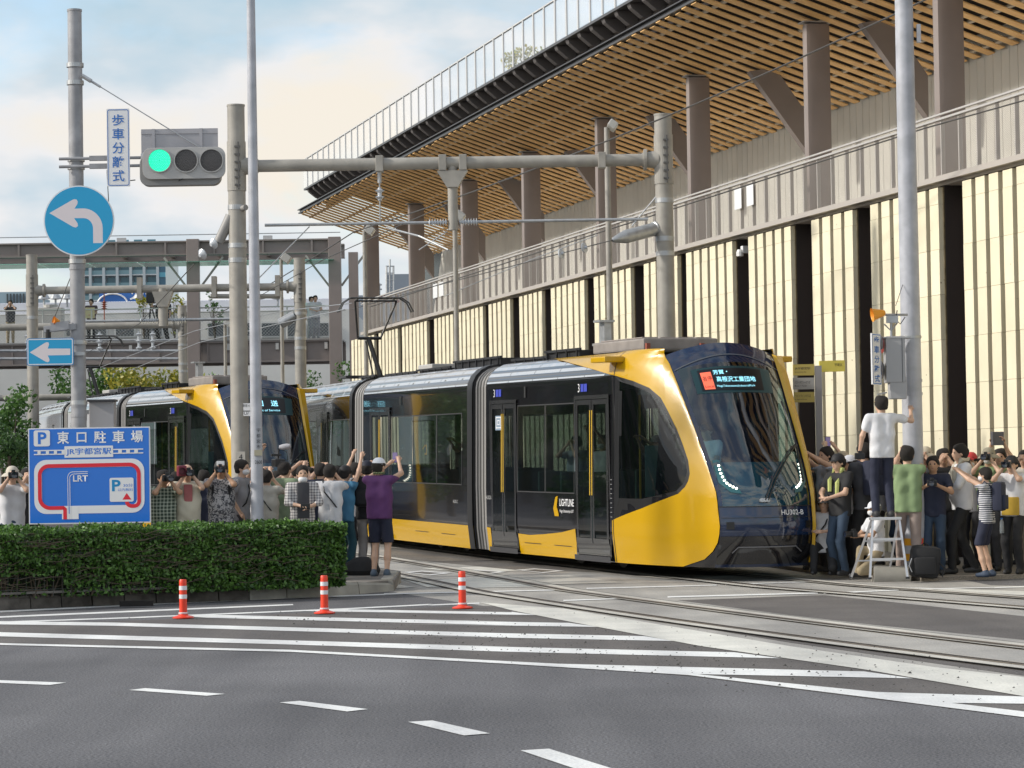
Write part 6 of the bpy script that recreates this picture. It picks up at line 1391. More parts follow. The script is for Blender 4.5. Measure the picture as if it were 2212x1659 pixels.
    # head: skull, jaw, nose, ears
    Rm = np.stack([hl, hf, ZA], 1)
    B.ell(HP(0, -.008, .028), (.080, .098, .094), .02, Rm).ell(HP(0, .022, -.040), (.061, .067, .074), .03, Rm).ell(HP(0, .094, -.018), (.013, .018, .024), .014, Rm)
    B.ell(HP(.083, -.005, -.01), (.012, .022, .032), .008, Rm).ell(HP(-.083, -.005, -.01), (.012, .022, .032), .008, Rm)
    for S_0, E_, Hn in ((SL, EL, HL_), (SR, ER, HR_)):
        B.cap(S_0, E_, .045, .036).cap(E_, Hn, .037, .024); d_ = (Hn-E_)/np.linalg.norm(Hn-E_); B.cap(Hn+d_*.015, Hn+d_*.065, .030, .030, .015)
    for i in (0, 1):
        B.cap(hips[i], kn[i], .075, .050).cap(kn[i], (kn[i]+fts[i])*.5, .05, .05).cap((kn[i]+fts[i])*.5, fts[i], .048, .034)
    V_, F_ = B.mesh(); V_ = wv(V_); V_, F_ = list(V_), [tuple(q) for q in F_]
    fb = MB(); fb.v = [tuple(v) for v in V_]; fb.f = F_; fb.m = [0]*len(F_)
    for S_0, E_, Hn, sg in ((SL, EL, HL_, 1), (SR, ER, HR_, -1)):       # four fingers and a thumb
        d_ = (Hn-E_)/np.linalg.norm(Hn-E_); side_ = np.cross(d_, [0, 0, 1.]); side_ = side_/(np.linalg.norm(side_)+1e-9); nn = np.cross(side_, d_)
        flat_ = top == 'pole' and sg < 0
        for k in range(4):
            r0 = Hn+d_*.085+side_*(k-1.5)*.017; ln = (.036, .042, .040, .030)[k]; cv = .0 if flat_ else .55
            fb.tube([Wd(r0-d_*.03), Wd(r0+d_*ln*.6), Wd(r0+d_*(ln*1.3-cv*.02)-nn*cv*ln*.8)], [.0095*s, .0085*s, .006*s], 5)
        fb.tube([Wd(Hn+d_*.03+side_*.026*sg), Wd(Hn+d_*.055+side_*.045*sg), Wd(Hn+d_*.085+side_*.045*sg-nn*.01)], [.011*s, .009*s, .007*s], 5)
    fb.build('body', skin, Rt, smooth=False); bo = Rt.children[0] if len(Rt.children) else None
    def add(fld, nm, m, fold=0):
        v, f = fld.mesh(fold); o = npmesh(nm, wv(v), f, m, Rt); o.data.polygons.foreach_set('use_smooth', [True]*len(o.data.polygons)); return o
    for o in Rt.children: o.data.polygons.foreach_set('use_smooth', [True]*len(o.data.polygons))
    # shirt
    Sx = Field(h_res); Sx.seed = PC[0]*1.7; b_ = fat
    hem = pel-up*(.09 if not tuck else -.02)
    sf_ = np.array([0, 1., 0])
    Sx.cap(SL-tl*.02, SR+tl*.02, .064, .064, .05)
    for q in (-1, 1):
        Sx.cap(sh-up*.07+tl*q*.085, che+tl*q*.075-up*.04, .098, .104*b_, .06).cap(che+tl*q*.075-up*.04, hem+tl*q*.072, .104*b_, .108*b_, .06)
    if b_ > 1.05: Sx.ell(pel+up*.14+sf_*.06, (.13*b_, .10*b_, .15), .08)
    Sx.cap(nk-up*.07, nk-up*.02, .072, .062, .03)
    for S_0, E_, Hn in ((SL, EL, HL_), (SR, ER, HR_)):
        if long: Sx.cap(S_0, E_, .066, .052, .03).cap(E_, E_+(Hn-E_)*(1.0 if long == 1 else .35), .050, .040, .02)
        else: Sx.cap(S_0, S_0+(E_-S_0)*sleeves, .066, .062, .03)
    Sx.cut.append((hem, -up)); Sx.cut.append((nk-up*.005+[0, .02, 0], up+np.array([0, .25, 0])))
    add(Sx, 'shirt', shirt, .0038)
    Tx = Field(h_res); Tx.seed = PC[0]*.7
    Tx.cap(pel+[.055, 0, -.02], pel+[-.055, 0, -.02], .094*b_, .094*b_, .04)
    for i in (0, 1):
        if shorts: Tx.cap(hips[i], hips[i]*.05+kn[i]*.95, .090, .084, .04)
        else: Tx.cap(hips[i], kn[i], .088*(1+(b_-1)*.5), .066, .035).cap(kn[i], fts[i]+[0, 0, .0], .070, .055, .02)
    Tx.cut.append((pel+up*.10, up))
    if shorts and legs != 'kneel': Tx.cut.append((np.array([0, 0, kn[0][2]-.0]), np.array([0, 0, -1.])))
    elif legs != 'kneel': Tx.cut.append((np.array([0, 0, .035]), np.array([0, 0, -1.])))
    add(Tx, 'shorts' if shorts else 'trousers', pants, .003)
    for i in (0, 1):
        sx_ = Field(.014 if det else .025); sx_.seed = 1; f0 = fts[i].copy(); f0[2] = .045
        if legs == 'kneel' and i == 0: sx_.cap(f0+[0, 0, .01], f0+[0, -.12, .02], .045, .04)
        else: sx_.cap(f0+[0, -.04, .0], f0+[0, .13, -.012], .045, .034).cap(f0, f0+[0, 0, .04], .045, .042); sx_.cut.append((np.array([0, 0, .0]), np.array([0, 0, -1.])))
        add(sx_, 'shoe', shoes or DARKS)
    # hair and headgear
    if hair is not None:
        Hx = Field(.013 if det else .024); Hx.seed = 1; Hx.ell(HP(0, -.018, .040), (.098, .110, .098), .01, Rm).ell(HP(0, -.050, -.01), (.090, .066, .085), .02, Rm)
        Hx.cut.append((HP(0, .060, .022), hf*.9-ZA*.55)) ; Hx.cut.append((HP(0, -.06, -.075), -ZA))
        if cap is not None: Hx.cut.append((HP(0, 0, .06), ZA))
        add(Hx, 'hair', hair, .007)
    if cap is not None:
        kind, m = cap; c0 = HP(0, -.01, .035); prf = [(.0, .092), (.044, .086), (.080, .062), (.098, .026), (.104, -.008)]
        mb = MB(); v = []
        n_ = 16
        for r_, z_ in prf: v += [Wd(c0+hl*r_*.92*math.cos(2*PI*k/n_)+hf*r_*1.08*math.sin(2*PI*k/n_)+ZA*(z_+.012)) for k in range(n_)]
        mb.add(v, [(i*n_+k, i*n_+(k+1) % n_, (i+1)*n_+(k+1) % n_, (i+1)*n_+k) for i in range(len(prf)-1) for k in range(n_)])
        if kind == 'hat':
            v = []
            for r_, z_ in ((.09, .0), (.13, -.025), (.165, -.06), (.16, -.065), (.09, -.01)): v += [Wd(c0+hl*r_*math.cos(2*PI*k/n_)+hf*r_*math.sin(2*PI*k/n_)+ZA*(z_+.01)) for k in range(n_)]
            mb.add(v, [(i*n_+k, i*n_+(k+1) % n_, (i+1)*n_+(k+1) % n_, (i+1)*n_+k) for i in range(4) for k in range(n_)])
        elif kind == 'cap':
            v = []; 
            for k in range(9):
                a = math.radians(-65+130*k/8); 
                for r_, z_ in ((.088, .0), (.088, .010), (.165*math.cos(a*.55), -.018+.012*math.cos(a)), (.165*math.cos(a*.55), -.026+.012*math.cos(a))): v.append(Wd(c0+hl*.085*math.sin(a)*(1.0)+hf*(r_*math.cos(a) if r_ < .09 else .09+.075*math.cos(a))+ZA*z_))
            mb.add(v, [(4*k+j, 4*k+(j+1) % 4, 4*k+4+(j+1) % 4, 4*k+4+j) for k in range(8) for j in range(4)])
        mb.build('hat' if kind == 'hat' else 'cap', m, Rt, smooth=True)
    if det:
        for sg in (-1, 1):
            MB().lathe([(0, .004), (.011, .002), (.012, -.003)], Wd(HP(.031*sg, .086, .008)), Wd(HP(.030*sg, .2, .008))-Wd(HP(.030*sg, 0, .008)), 8).build('eye', mat('eye_dark', (.02, .015, .012), .3), Rt)
        v = [Wd(HP(a, .091-abs(a)*.25, -.055+b)) for a, b in ((-.022, 0), (0, .004), (.022, 0), (0, -.006))]; mm = MB(); mm.add(v, [(0, 1, 2, 3)]); 
        if not mask: mm.build('mouth', mat('lip', (.30, .10, .08), .5), Rt)
    if mask:
        mk = Field(.012 if det else .02); mk.seed = 1; mk.ell(HP(0, .036, -.048 if mask == 1 else -.085), (.070, .072, .054), .01, Rm); mk.cut.append((HP(0, .02, 0), -hf)); add(mk, 'face_mask', MASKM)
    info = dict(W=Wd, s=s, fw=fw, lf=lf, HL=HL_, HR=HR_, HP=HP, sh=sh, pel=pel, up=up, che=che, Rt=Rt)
    return info
CAMB = mat('camera_black', (.014, .014, .015), .35); LENS = mat('lens_glass', (.01, .015, .03), .05, coat=1)
def camera(I, label, lens=.12, m=None, dz=0):
    Wd = I['W']; c = (I['HL']+I['HR'])/2; c = c+np.array([0, .055, .03+dz]); hf = I['fw']
    o = Wd(c); e_ = empty('camera', tuple(o), 0, label, 'camera'); lf = I['lf']
    MB().box(o, (.14, .07, .09), ax=(lf, hf, ZA)).build('camera_body', m or CAMB, e_, bevel=.012); MB().box(o+ZA*.058, (.05, .06, .035), ax=(lf, hf, ZA)).build('viewfinder', m or CAMB, e_, bevel=.006)
    b_ = MB().lathe([(.034, .03), (.040, .05), (.040, .04+lens*.6), (.045, .05+lens*.7), (.045, .04+lens)], o, hf, 18).build('lens', m or CAMB, e_, smooth=True); MB().lathe([(0, .03+lens), (.040, .035+lens)], o, hf, 18).build('front_glass', LENS, b_); return e_
def phone(I, label, m=None, w=.075, hgt=.15, hand=None, back=True):
    Wd = I['W']; c = (I['HL']+I['HR'])/2 if hand is None else I[hand]; c = c+np.array([0, .06, .07]); o = Wd(c); e_ = empty('phone', tuple(o), 0, label, 'phone')
    MB().box(o, (w, .012, hgt), ax=(I['lf'], I['fw'], ZA)).build('case', m or CAMB, e_, bevel=.004); MB().box(o-I['fw']*.008, (w*.9, .003, hgt*.92), ax=(I['lf'], I['fw'], ZA)).build('screen', mat('phone_screen', (.10, .08, .16), .1, emit=(.25, .2, .4), es=.35), e_); return e_
def backpack(I, label, m, front=False):
    Wd = I['W']; sg = 1 if front else -1; c = I['che']+np.array([0, sg*.20, .03]); o = Wd(c); s = I['s']; e_ = empty('backpack', tuple(o), 0, label, 'backpack')
    MB().box(o, (.30*s, .17*s, .46*s), ax=(I['lf'], I['fw'], ZA)).build('bag', m, e_, bevel=.05, smooth=True); MB().box(o+I['fw']*sg*.095*s-ZA*.08, (.22*s, .06*s, .22*s), ax=(I['lf'], I['fw'], ZA)).build('pocket', m, e_, bevel=.02, smooth=True)
    for q in (-.11, .11): MB().tube([Wd(I['che']+np.array([q, sg*.12, .17])), Wd(I['sh']+np.array([q, -sg*.0, .065])), Wd(I['sh']+np.array([q, -sg*.11, -.08])), Wd(I['che']+np.array([q*1.2, -sg*.10, -.10]))], .016*s, 6).build('shoulder_strap', m, e_)
    return e_
def strap(I, m=None):
    W_ = I['W']; c = I['che']; MB().tube([W_(I['sh']+np.array([.10, .02, .06])), W_(c+np.array([.03, .13, .05])), W_(c+np.array([-.12, .12, -.14])), W_(I['pel']+np.array([-.17, 0, .04])), W_(c+np.array([-.10, -.12, -.12])), W_(c+np.array([.06, -.13, .08])), W_(I['sh']+np.array([.10, -.04, .06]))], .011, 5).build('shoulder_strap', m or CAMB, I['Rt'])
WT = cloth('cloth_white', (.66, .66, .68)); GT = cloth('cloth_lightgrey', (.58, .58, .60)); BT = cloth('cloth_black', (.022, .022, .024)); NV = cloth('cloth_navy', (.022, .026, .05)); DG = cloth('cloth_darkgrey', (.055, .055, .062))
BL = cloth('cloth_blue', (.06, .20, .34)); PU = cloth('cloth_purple', (.105, .035, .13)); SG = cloth('cloth_sage', (.21, .27, .17)); GR = cloth('cloth_green', (.24, .33, .17)); BG = cloth('cloth_beige', (.50, .47, .41)); KH = cloth('cloth_khaki', (.30, .24, .15)); PK = cloth('cloth_pink', (.42, .14, .14))
JN = cloth('jeans', (.035, .06, .10)); TP = cloth('cloth_taupe', (.34, .27, .24)); TL = cloth('cloth_teal', (.012, .06, .085)); MU = cloth('cloth_mustard', (.50, .32, .04)); YG = cloth('towel_yellowgreen', (.48, .52, .18)); CRM = cloth('cloth_cream', (.58, .53, .42)); GYB = cloth('cloth_greyblue', (.40, .43, .49)); MAR = cloth('cloth_maroon', (.13, .02, .03)); MG = cloth('cloth_grey', (.28, .28, .30))
PLG = pattern('plaid_green', (.03, .05, .035), (.38, .42, .34), 'plaid', 1.3); PLW = pattern('plaid_white', (.60, .57, .55), (.10, .09, .11), 'plaid', 1.6); FLO = pattern('floral_grey', (.42, .40, .40), (.06, .06, .07), 'floral', 1.6); STR = pattern('stripe_navy', (.62, .62, .64), (.025, .03, .06), 'stripe', 1.5)
CW = ('cap', mat('cap_white', (.72, .73, .78), .7)); CBK = ('cap', mat('cap_black', (.018, .018, .02), .7)); CN = ('cap', mat('cap_navy', (.015, .018, .035), .7)); CG = ('cap', mat('cap_grey', (.16, .16, .16), .7)); CR = ('cap', mat('cap_red', (.55, .05, .05), .7)); HB_ = ('hat', mat('hat_olive', (.30, .27, .20), .8)); HT_ = ('hat', mat('hat_straw', (.52, .46, .36), .8))
LC = 'photographers behind the hedge'; RC = 'onlookers on the right-hand pavement'; R_ = .0175; R2 = .024
# left-hand crowd behind the hedge
I = person(26, 1008, 41.3, 14, 'man in white T-shirt with a long camera lens at the far left behind the hedge', GT, JN, 'cam', cap=('hat', mat('cap_cream', (.55, .5, .42), .8)), group=LC); camera(I, 'black camera with long lens held by the man in white at the far left', .20)
I = person(58, 1014, 43.2, 20, 'dark-haired person just behind the leftmost photographer', BT, BT, 'cam', group=LC, h_res=R2)
I = person(352, 1018, 40.7, 22, 'man in dark green plaid shirt aiming a camera, right of the parking sign', PLG, JN, 'cam', skin=SKIN2, group=LC, fat=1.12); camera(I, 'black camera with lens hood held by the man in green plaid', .17)
I = person(404, 1006, 41.0, 12, 'bald man in pink shirt and cream vest holding a small camera', CRM, KH, 'cam', hair=None, group=LC, fat=1.12, sleeves=.2); camera(I, 'camera held by the bald man in the cream vest', .08)
mb = MB(); W0 = I['W']; mb.box(W0(I['che']+np.array([0, .132, -.02])), (.12, .035, .42), ax=(I['lf'], I['fw'], ZA)); mb.build('pink_shirt_front', PK, I['Rt'], bevel=.015, smooth=True)
o = W0(I['HP'](-.10, .20, .03)); e_ = empty('video_camera', tuple(o), 0, 'dark red video camera box beside the bald man', 'camera'); MB().box(o, (.12, .16, .15), rz=.3).build('camera_body', mat('camera_red', (.20, .02, .04), .4), e_, bevel=.015); MB().lathe([(.04, .07), (.045, .14)], o, I['fw'], 14).build('lens', CAMB, e_)
I = person(477, 995, 41.2, 4, 'man in grey floral shirt and black-and-white cap taking a photograph', FLO, JN, 'cam', cap=('cap', mat('cap_black2', (.03, .03, .03), .7)), group=LC, skin=SKIN2, fat=1.08); camera(I, 'black camera held by the man in the floral shirt', .13); MB().box(I['W'](I['HP'](0, .095, .085)), (.11, .02, .06), ax=(I['lf'], I['fw'], ZA)).build('cap_patch', WHITE, I['Rt'], bevel=.006)
backpack(I, 'black backpack on the man in the floral shirt', BT)
I = person(520, 996, 42.4, 75, 'masked man in grey T-shirt with one arm raised behind the floral shirt', MG, DG, 'upL', mask=1, group=LC); strap(I)
I = person(560, 1012, 42.8, 170, 'person in pale grey T-shirt half hidden by the slim pole', GT, DG, 'phone', group=LC); I = person(575, 1018, 41.4, 165, 'broad person in beige grey T-shirt right of the slim pole, seen from behind', BG, DG, 'cam', group=LC, fat=1.1, hair=HAIR); strap(I)
I = person(614, 1000, 42.6, 150, 'man in sage T-shirt holding up a video rig with a furry microphone', SG, DG, 'phone', group=LC)
o = P(601, 1000, 42.2); e_ = empty('video_rig', tuple(o), 0, 'black video camera rig topped by a grey furry microphone', 'camera'); MB().box(o, (.16, .2, .12), rz=.4).build('camera_body', CAMB, e_, bevel=.015); MB().cyl(o, o+[0.01, 0, .22], .012).build('mount', CAMB, e_); MB().box(o+[-.03, 0, .12], (.15, .06, .035), rz=.3).build('monitor', CAMB, e_, bevel=.004)
mb = MB(); mb.lathe([(0, -.09), (.03, -.08), (.042, -.03), (.045, .04), (.03, .09), (0, .10)], o+[.10, 0, .245], (1, -.2, .12), 14); mb.build('furry_microphone', mat('fur_grey', (.45, .45, .48), .95, bump=1, bs=120), e_, smooth=True); MB().tube([o+[.05, 0, .02], o+[.15, -.02, .05], o+[.13, -.02, .17], o+[.06, 0, .2]], .006).build('cable', CAMB, e_)
I = person(642, 1004, 43.4, 175, 'dark-haired person seen from behind between video rig and plaid shirt', BT, BT, 'phone', group=LC, h_res=R2)
I = person(652, 1008, 41.0, 10, 'man in open white plaid shirt over a dark T-shirt looking down at his hands', PLW, DG, 'belly', long=2, mask=2, group=LC, fat=1.08, lean=4); MB().box(I['W'](I['che']+np.array([0, .135, -.03])), (.17, .05, .50), ax=(I['lf'], I['fw'], ZA)).build('dark_undershirt', DG, I['Rt'], bevel=.02, smooth=True)
o = I['W']((I['HL']+I['HR'])/2+np.array([0, .05, 0])); tag(MB().box(o, (.13, .07, .08)).build('compact_camera', CAMB, None, bevel=.01), 'small black camera in the hands of the man in white plaid', 'camera')
I = person(692, 1003, 43.0, 178, 'person in dark navy T-shirt seen from behind, right of the plaid shirt', NV, DG, 'phone', group=LC, h_res=R2)
I = person(712, 1006, 41.4, 172, 'young man in light grey T-shirt with a diagonal black strap, seen from behind', GT, NV, 'cam', group=LC); strap(I)
I = person(741, 1006, 40.9, 145, 'man in bright blue T-shirt stretching one arm high', BL, TL, 'upR', cap=CBK, group=LC, base=.17, lean=3)
I = person(768, 1002, 42.2, 165, 'person with one open hand raised behind the man in blue', MG, DG, 'upL', group=LC, h_res=R2)
I = person(792, 996, 41.2, 172, 'person in navy cap and black T-shirt next to the man in purple', BT, cloth('cloth_cargo', (.30, .28, .27)), 'phone', cap=CN, group=LC, base=.16); backpack(I, 'black backpack worn by the person in the navy cap', BT)
I = person(818, 990, 39.9, 168, 'man in purple polo and white cap raising a phone at the hedge end', PU, NV, 'phone', cap=CW, shorts=True, group=LC, base=.17, fat=1.08, headtilt=-20, skin=SKIN, shoes=mat('shoe_bluegrey', (.08, .11, .15), .7)); phone(I, 'purple phone held up by the man in the white cap', mat('phone_purple', (.12, .08, .2), .3))
MB().tube([I['W'](I['sh']+np.array([a*.075, b*.07, .075])) for a, b in [(math.cos(k*PI/4), math.sin(k*PI/4)) for k in range(9)]], .018, 6).build('towel', pattern('camo', (.22, .26, .12), (.05, .06, .03), 'floral', 2.5), I['Rt'])
o = P(782, 1230, 40.4); tag(MB().lathe([(0, 0), (.24, .01), (.27, .08), (.22, .2), (.1, .27), (0, .28)], (o[0], 40.4, .17), n=18).build('dark_bag', BT, None, smooth=True), 'dark bag lying on the ground between the hedge end and the man in shorts', 'bag')
for i, (x, y, Y, sh_, lb, tp) in enumerate(((545, 1015, 44.2, BT, 'black-haired head showing between the thick pole and the slim pole', 'cam'), (598, 1020, 44, GYB, 'person in grey-blue shirt deep in the crowd left of the video rig', 'phone'), (668, 1012, 44.6, WT, 'person in white deep behind the plaid shirt', 'phone'),
        (726, 1010, 44.4, DG, 'person in dark grey between the strap wearer and the man in blue', 'cam'), (440, 1018, 43.2, NV, 'person in navy between the bald man and the floral shirt', 'cam'), (380, 1022, 43.4, MG, 'person in grey behind the green plaid shirt', 'cam'))):
    person(x, y, Y, 160+i*7, lb, sh_, DG, tp, group=LC, h_res=.026)
# right-hand crowd
PB_ = lambda Y: gz(Y)+.06
I = person(1786, 968, 41.0, -60, 'man in grey-blue T-shirt close behind the tram nose, raising a camera', GYB, DG, 'phone', group=RC, base=PB_(41)); camera(I, 'black camera held up beside the yellow edge of the tram', .08)
I = person(1812, 981, 39.9, -50, 'person in black T-shirt and jeans with a yellow-green towel over the shoulder', BT, JN, 'belly', cap=CBK, group=RC, base=PB_(39.9)); MB().tube([I['W'](I['sh']+np.array(q)) for q in ((.07, .125, -.30), (.075, .12, -.12), (.085, .03, .075), (.0, -.085, .08), (-.09, .0, .075), (-.075, .115, -.08), (-.065, .13, -.24))], [.03, .035, .035, .035, .035, .035, .03], 6).build('towel', YG, I['Rt'])
I = person(1780, 1072, 40.2, -15, 'crouching person in white shirt with a dark strap beside the tram corner', WT, BT, 'kneecam', cap=CG, legs='kneel', group=RC, base=PB_(40.8)); strap(I)
I = person(1838, 984, 40.6, -75, 'person in white cap and white T-shirt facing the tram', WT, BT, 'belly', cap=CW, shorts=False, group=RC, base=PB_(40.6), skin=SKIN2); strap(I)
I = person(1868, 960, 40.1, -150, 'tall man in charcoal shirt seen from behind, left of the stepladder', DG, BT, 'belly', long=2, group=RC, base=PB_(40.1)); backpack(I, 'navy backpack on the man in charcoal', NV)
I = person(1822, 976, 41.8, -150, 'person in tan cap lifting a dark phone above the heads', BG, DG, 'high', cap=('cap', mat('cap_tan', (.48, .40, .28), .7)), group=RC, base=PB_(41.8)); phone(I, 'dark phone held above the heads left of the stepladder', w=.1, hgt=.16)
I = person(1890, 1084, 39.35, -70, 'man in white cap kneeling beside the stepladder with a camera', WT, KH, 'kneecam', cap=CW, legs='kneel', group=RC, base=.075, skin=SKIN2, mask=1, hair=HAIRG); camera(I, 'camera held by the kneeling man', .10); strap(I)
# stepladder and the man on it
LX, LY_ = P(1915, 1240, 38.9)[0], 38.9; LZ = .07; TZ = P(1915, 1120, LY_)[2]
SLd = empty('stepladder', (LX, LY_, LZ), 0, 'aluminium stepladder with a man standing on its top plate', 'stepladder'); AL = mat('aluminium', (.62, .62, .64), .3, .6)
tw_, bw_ = .37, .50
for sy, nm in ((-.22, 'front'), (.30, 'rear')):
    for sx in (-1, 1): MB().beam((LX+sx*tw_/2, LY_+sy*.25, TZ-.02), (LX+sx*bw_/2*1.05-(.20 if sy > 0 else 0), LY_+sy, LZ), .028, .05).build('leg', AL, SLd); MB().box((LX+sx*bw_/2*1.05-(.20 if sy > 0 else 0), LY_+sy, LZ+.015), (.05, .06, .03)).build('rubber_foot', RUB, SLd)
for k, f_ in enumerate((.33, .66)):
    z = LZ+(TZ-LZ)*f_; w_ = bw_+(tw_-bw_)*f_; MB().box((LX, LY_-.22+.165*f_, z), (w_, .09, .03)).build('step', AL, SLd)
    MB().box((LX-.20*(1-f_), LY_+.30-.22*f_, z-.03), (w_, .03, .02)).build('rear_bar', AL, SLd)
MB().box((LX, LY_+.01, TZ), (tw_+.06, .22, .04)).build('top_plate', AL, SLd, bevel=.006)
I = person(1913, 858, 38.95, -172, 'man in white shirt and dark trousers standing on the stepladder, one hand on the pole', WT, NV, 'pole', group=None, base=TZ+.02, headtilt=14, hair=HAIR, X=LX-.02); camera(I, 'black camera hanging in the hand of the man on the stepladder', .05)
cam_last = [o for o in bpy.data.objects if o.name.startswith('camera') and o.get('label', '').startswith('black camera hanging')][0]; hh = I['W'](I['HL']); cam_last.location = tuple(hh+np.array([0, 0, -.06]))
c_ = I['W'](I['HP'](0, 0, .02)); mb = MB(); mb.tube([I['W'](I['HP'](.086*math.cos(t_), .10*math.sin(t_), .05-.02*math.sin(t_))) for t_ in np.linspace(0, 2*PI, 17)], .008, 6); mb.build('headband', mat('headband_tan', (.50, .38, .2), .5), I['Rt'])
I = person(1965, 966, 39.45, 172, 'man in light green T-shirt and beige trousers, back to us, against the pole', GR, TP, 'phone', group=RC, base=PB_(39.45), legs='step', X=P(1962, 1100, 39.45)[0])
GB_ = empty('black_backpack', (P(1998, 1240, 38.9)[0], 38.9, .07), 0, 'black backpack standing on the ground right of the stepladder', 'backpack'); gx = P(1998, 1240, 38.9)[0]
MB().box((gx, 38.9, .07+.225), (.42, .26, .45), ax=(np.array([1, 0, -.12]), YA, np.array([.12, 0, 1]))).build('bag', BT, GB_, bevel=.09, smooth=True); MB().box((gx-.02, 38.76, .07+.17), (.30, .10, .24), rz=.05).build('pocket', BT, GB_, bevel=.035, smooth=True)
MB().tube([(gx-.05, 38.9, .52), (gx, 38.88, .56), (gx+.06, 38.9, .515)], .012).build('handle', BT, GB_); MB().tube([(gx+.17, 38.8, .3), (gx+.26, 38.76, .2), (gx+.22, 38.78, .09)], .015).build('shoulder_strap', BT, GB_); MB().tube([(gx-.2, 38.77, .35), (gx-.24, 38.75, .25), (gx-.2, 38.76, .16)], .006).build('cord', SIGNW, GB_)
kb = GP(1900, 1243, .07); kb_ = MB(); kb_.lathe([(0, 0)], n=4); o = MB().cyl((P(1885, 1240, 39.2)[0], 39.2, .09), (P(1965, 1240, 39.2)[0], 39.2, .07), .17, .15, 16).build('concrete_block', KERBL, None, smooth=True); tag(o, 'rounded concrete kerb end behind the feet of the stepladder', 'kerb block')
I = person(2015, 1066-78, 39.6, -12, 'man in dark navy T-shirt holding a camera at chest height, right of the pole', NV, JN, 'chest', group=RC, base=PB_(39.6), skin=SKIN2); camera(I, 'camera held at chest height by the man in navy right of the pole', .07)
I = person(2037, 972, 40.6, 0, 'person in black behind the man with the chest-high camera', BT, BT, 'cam', group=RC, base=PB_(40.6)); I = person(2000, 966, 41.2, -20, 'person in tan hat and maroon shirt peeking from behind the pole', MAR, KH, 'cam', cap=HT_, group=RC, base=PB_(41.2))
I = person(2076, 962, 39.9, -80, 'man in loose white shirt with a towel round his neck and black trousers', WT, BT, 'belly', group=RC, base=PB_(39.9), long=2, fat=1.1, legs='step'); MB().tube([I['W'](I['sh']+np.array(q)) for q in ((.07, .13, -.24), (.075, .12, -.08), (.085, .03, .08), (.0, -.085, .085), (-.09, .02, .075), (-.075, .12, -.10), (-.065, .14, -.30))], .035, 6).build('towel', CRM, I['Rt'])
I = person(2098, 978, 41.0, -30, 'person in red cap aiming a camera', MG, DG, 'cam', cap=CR, group=RC, base=PB_(41), mask=1); camera(I, 'camera raised by the person in the red cap', .12)
I = person(2136, 968, 40.5, -20, 'person in wide olive hat with a big-lens camera', GR, DG, 'cam', cap=HB_, group=RC, base=PB_(40.5), mask=1); camera(I, 'large-lens black camera under the olive hat', .16)
I = person(2130, 1012, 38.9, -115, 'child in navy-and-white striped T-shirt and shorts seen from behind', STR, NV, 'phone', shorts=True, group=RC, base=.07, shoes=mat('shoe_navy', (.04, .06, .10), .7), mask=1); backpack(I, 'navy backpack worn by the striped-shirt child', NV)
I = person(2186, 985, 39.5, -30, 'person in white T-shirt, mustard apron and black trousers holding up a phone', WT, BT, 'cam', cap=CBK, group=RC, base=PB_(39.5), fat=1.05); camera(I, 'compact camera held by the person in the mustard apron', .03)
mb = MB(); mb.box(I['W'](I['pel']+np.array([0, .115, .06])), (.26, .05, .26), ax=(I['lf'], I['fw'], ZA)); mb.build('apron', MU, I['Rt'], bevel=.02, smooth=True)
o = I['W'](I['pel']+np.array([-.12, .16, -.22])); bt = empty('water_bottle', tuple(o), 0, 'clear plastic bottle hanging in front of the black trousers', 'bottle'); MB().lathe([(0, -.11), (.03, -.11), (.032, -.1), (.03, .05), (.015, .08), (.015, .09)], o, n=14).build('bottle_body', mat('bottle_plastic', (.35, .38, .40), .1, alpha=.6), bt, smooth=True); MB().cyl(o+[0, 0, .09], o+[0, 0, .11], .017).build('cap', mat('cap_blue', (.02, .15, .5), .4), bt)
I = person(2160, 972, 41.3, -15, 'person behind the mustard apron holding a grey box up high', GYB, DG, 'high', group=RC, base=PB_(41.3)); tag(MB().box(I['W']((I['HL']+I['HR'])/2+np.array([0, .05, .06])), (.18, .08, .20), rz=.2).build('grey_case', mat('case_grey', (.10, .10, .11), .5), None, bevel=.01), 'dark grey tablet case held above the crowd near the right edge', 'tablet')
I = person(2214, 975, 40.1, -25, 'person cut by the right edge of the picture, in a sunlit beige shirt', BG, TP, 'cam', group=RC, base=PB_(40.1))
for i, (x, y, Y, sh_, pn, lb, tp) in enumerate(((1752, 985, 41.6, DG, DG, 'person in dark grey just behind the tram corner', 'phone'), (1858, 985, 42.2, WT, DG, 'person in white between the white cap and the charcoal shirt', 'cam'), (1890, 990, 42.5, MG, BT, 'person in grey behind the ladder man, between two backs', 'cam'), (1945, 985, 42.3, NV, JN, 'person in navy behind the man in green', 'cam'),
        (2056, 985, 42.4, GYB, DG, 'person in grey-blue behind the towel wearer', 'cam'), (2112, 990, 42.6, WT, KH, 'person in white and khaki behind the red cap', 'phone'), (2175, 992, 42.8, BT, DG, 'dark-shirted person in the back row near the right edge', 'cam'), (1790, 978, 42.8, BG, DG, 'beige-shirted person in the back row behind the tram nose', 'cam'), (2202, 990, 42.2, MAR, BT, 'maroon-shirted person in the back row at the right edge', 'phone'))):
    person(x, y, Y, -20-i*13, lb, sh_, pn, tp, group=RC, h_res=.026, base=PB_(Y))
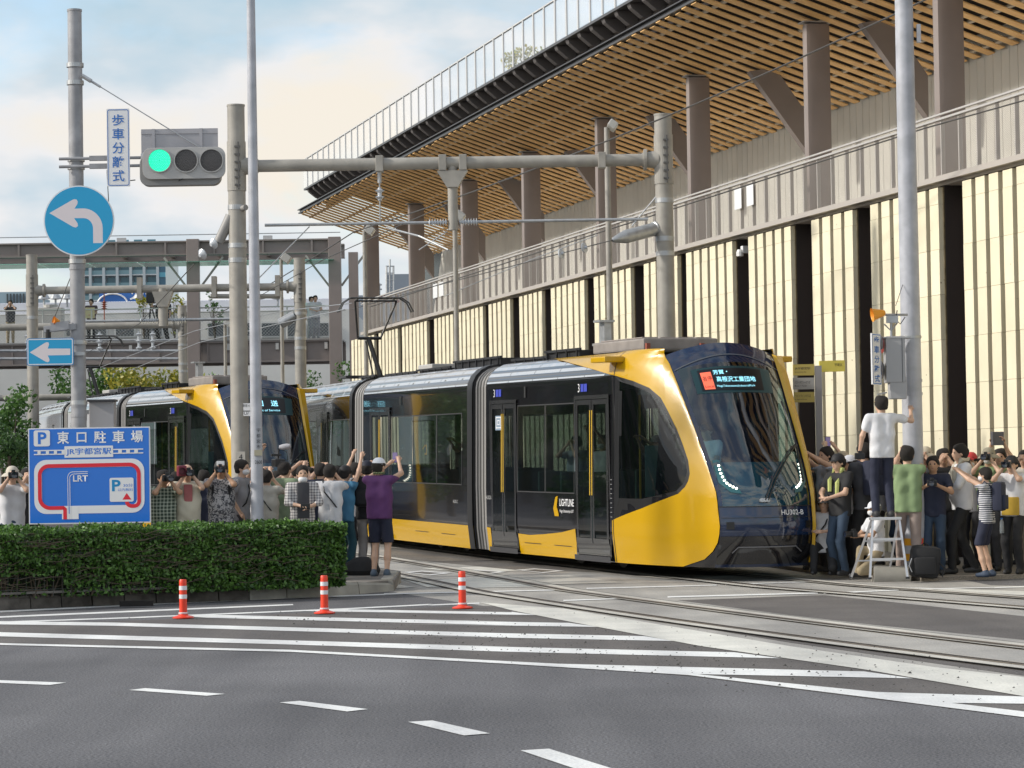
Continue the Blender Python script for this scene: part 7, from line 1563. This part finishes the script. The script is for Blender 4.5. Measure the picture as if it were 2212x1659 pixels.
# people on the footbridge
for x, y, f_, sh_, pn, tp, lb in ((22, 651, 10, DG, KH, 'cam', 'person with a camera standing at the far left of the footbridge'), (197, 657, -5, cloth('cloth_dusky', (.12, .08, .09)), BT, 'belly', 'person in dark clothes holding a yellowish sheet on the footbridge beside the left mast'), (342, 650, -80, BT, BT, 'cam', 'camera operator on the footbridge left of the gantry drop post'),
        (362, 660, -60, NV, BT, 'down', 'person in navy with a bag on the footbridge right of the gantry drop post'), (672, 650, 30, WT, MG, 'down', 'white-shirted man half hidden behind his colleague on the footbridge'), (681, 643, 10, WT, MG, 'belly', 'man in white shirt and grey trousers at the right end of the footbridge')):
    I = person(x, y, BY+.9 if x != 672 else BY+1.5, f_, lb, sh_, pn, tp, base=zt, h_res=.028, h=1.72)
    if x == 197: tag(MB().box(I['W']((I['HL']+I['HR'])/2+np.array([0, .06, .05])), (.42, .03, .42)).build('paper_sheet', mat('paper_yellow', (.62, .55, .30), .7), None), 'yellowish sheet held by the person on the footbridge', 'paper')
c = P(326, 650, BY+1); e_ = empty('tripod_camera', (c[0], BY+1, zt), 0, 'black video camera on a tall tripod on the footbridge', 'camera'); MB().box((c[0], BY+1, zt+1.75), (.32, .5, .42)).build('camera_body', CAMB, e_, bevel=.04)
for a in (0, 2.1, 4.2): MB().cyl((c[0], BY+1, zt+1.5), (c[0]+.38*math.cos(a), BY+1+.38*math.sin(a), zt), .03, n=6).build('leg', CAMB, e_)
# passengers and driver in the front tram
def seat_person(c_, x, u, lb, sh_, **k):
    p = np.array(T1.matrix_basis @ Vector(CT((x, u, .43), c_))); return person(0, 0, p[1], -40, lb, sh_, DG, k.pop('top', 'phone'), base=p[2], h=k.pop('h', 1.62), X=p[0], h_res=.026, **k)
bpy.context.view_layer.update()
seat_person(0, -.25, 1.45, 'tram driver in white shirt and dark cap behind the windshield', WT, top='belly', cap=CN, h=1.80)
seat_person(0, -.45, 2.9, 'masked passenger in a cap raising a phone behind the curved nose window', MG, mask=1, cap=CG)
seat_person(0, .2, 3.4, 'passenger with raised arms deeper behind the curved nose window', WT, top='high', mask=1)
seat_person(0, -.65, 4.6, 'passenger in white behind the window above the yellow logo', WT, top='high', mask=1)
seat_person(0, -.6, 5.9, 'passenger in light shirt behind the dark window by the rear door', GYB, top='cam', mask=1)
seat_person(1, -.6, 2.0, 'passenger with mask and cap in the right-hand window of the middle car', GYB, top='cam', mask=1, cap=CW)
seat_person(1, -.5, 3.6, 'passenger in dark clothes in the middle window of the middle car', DG, top='phone')
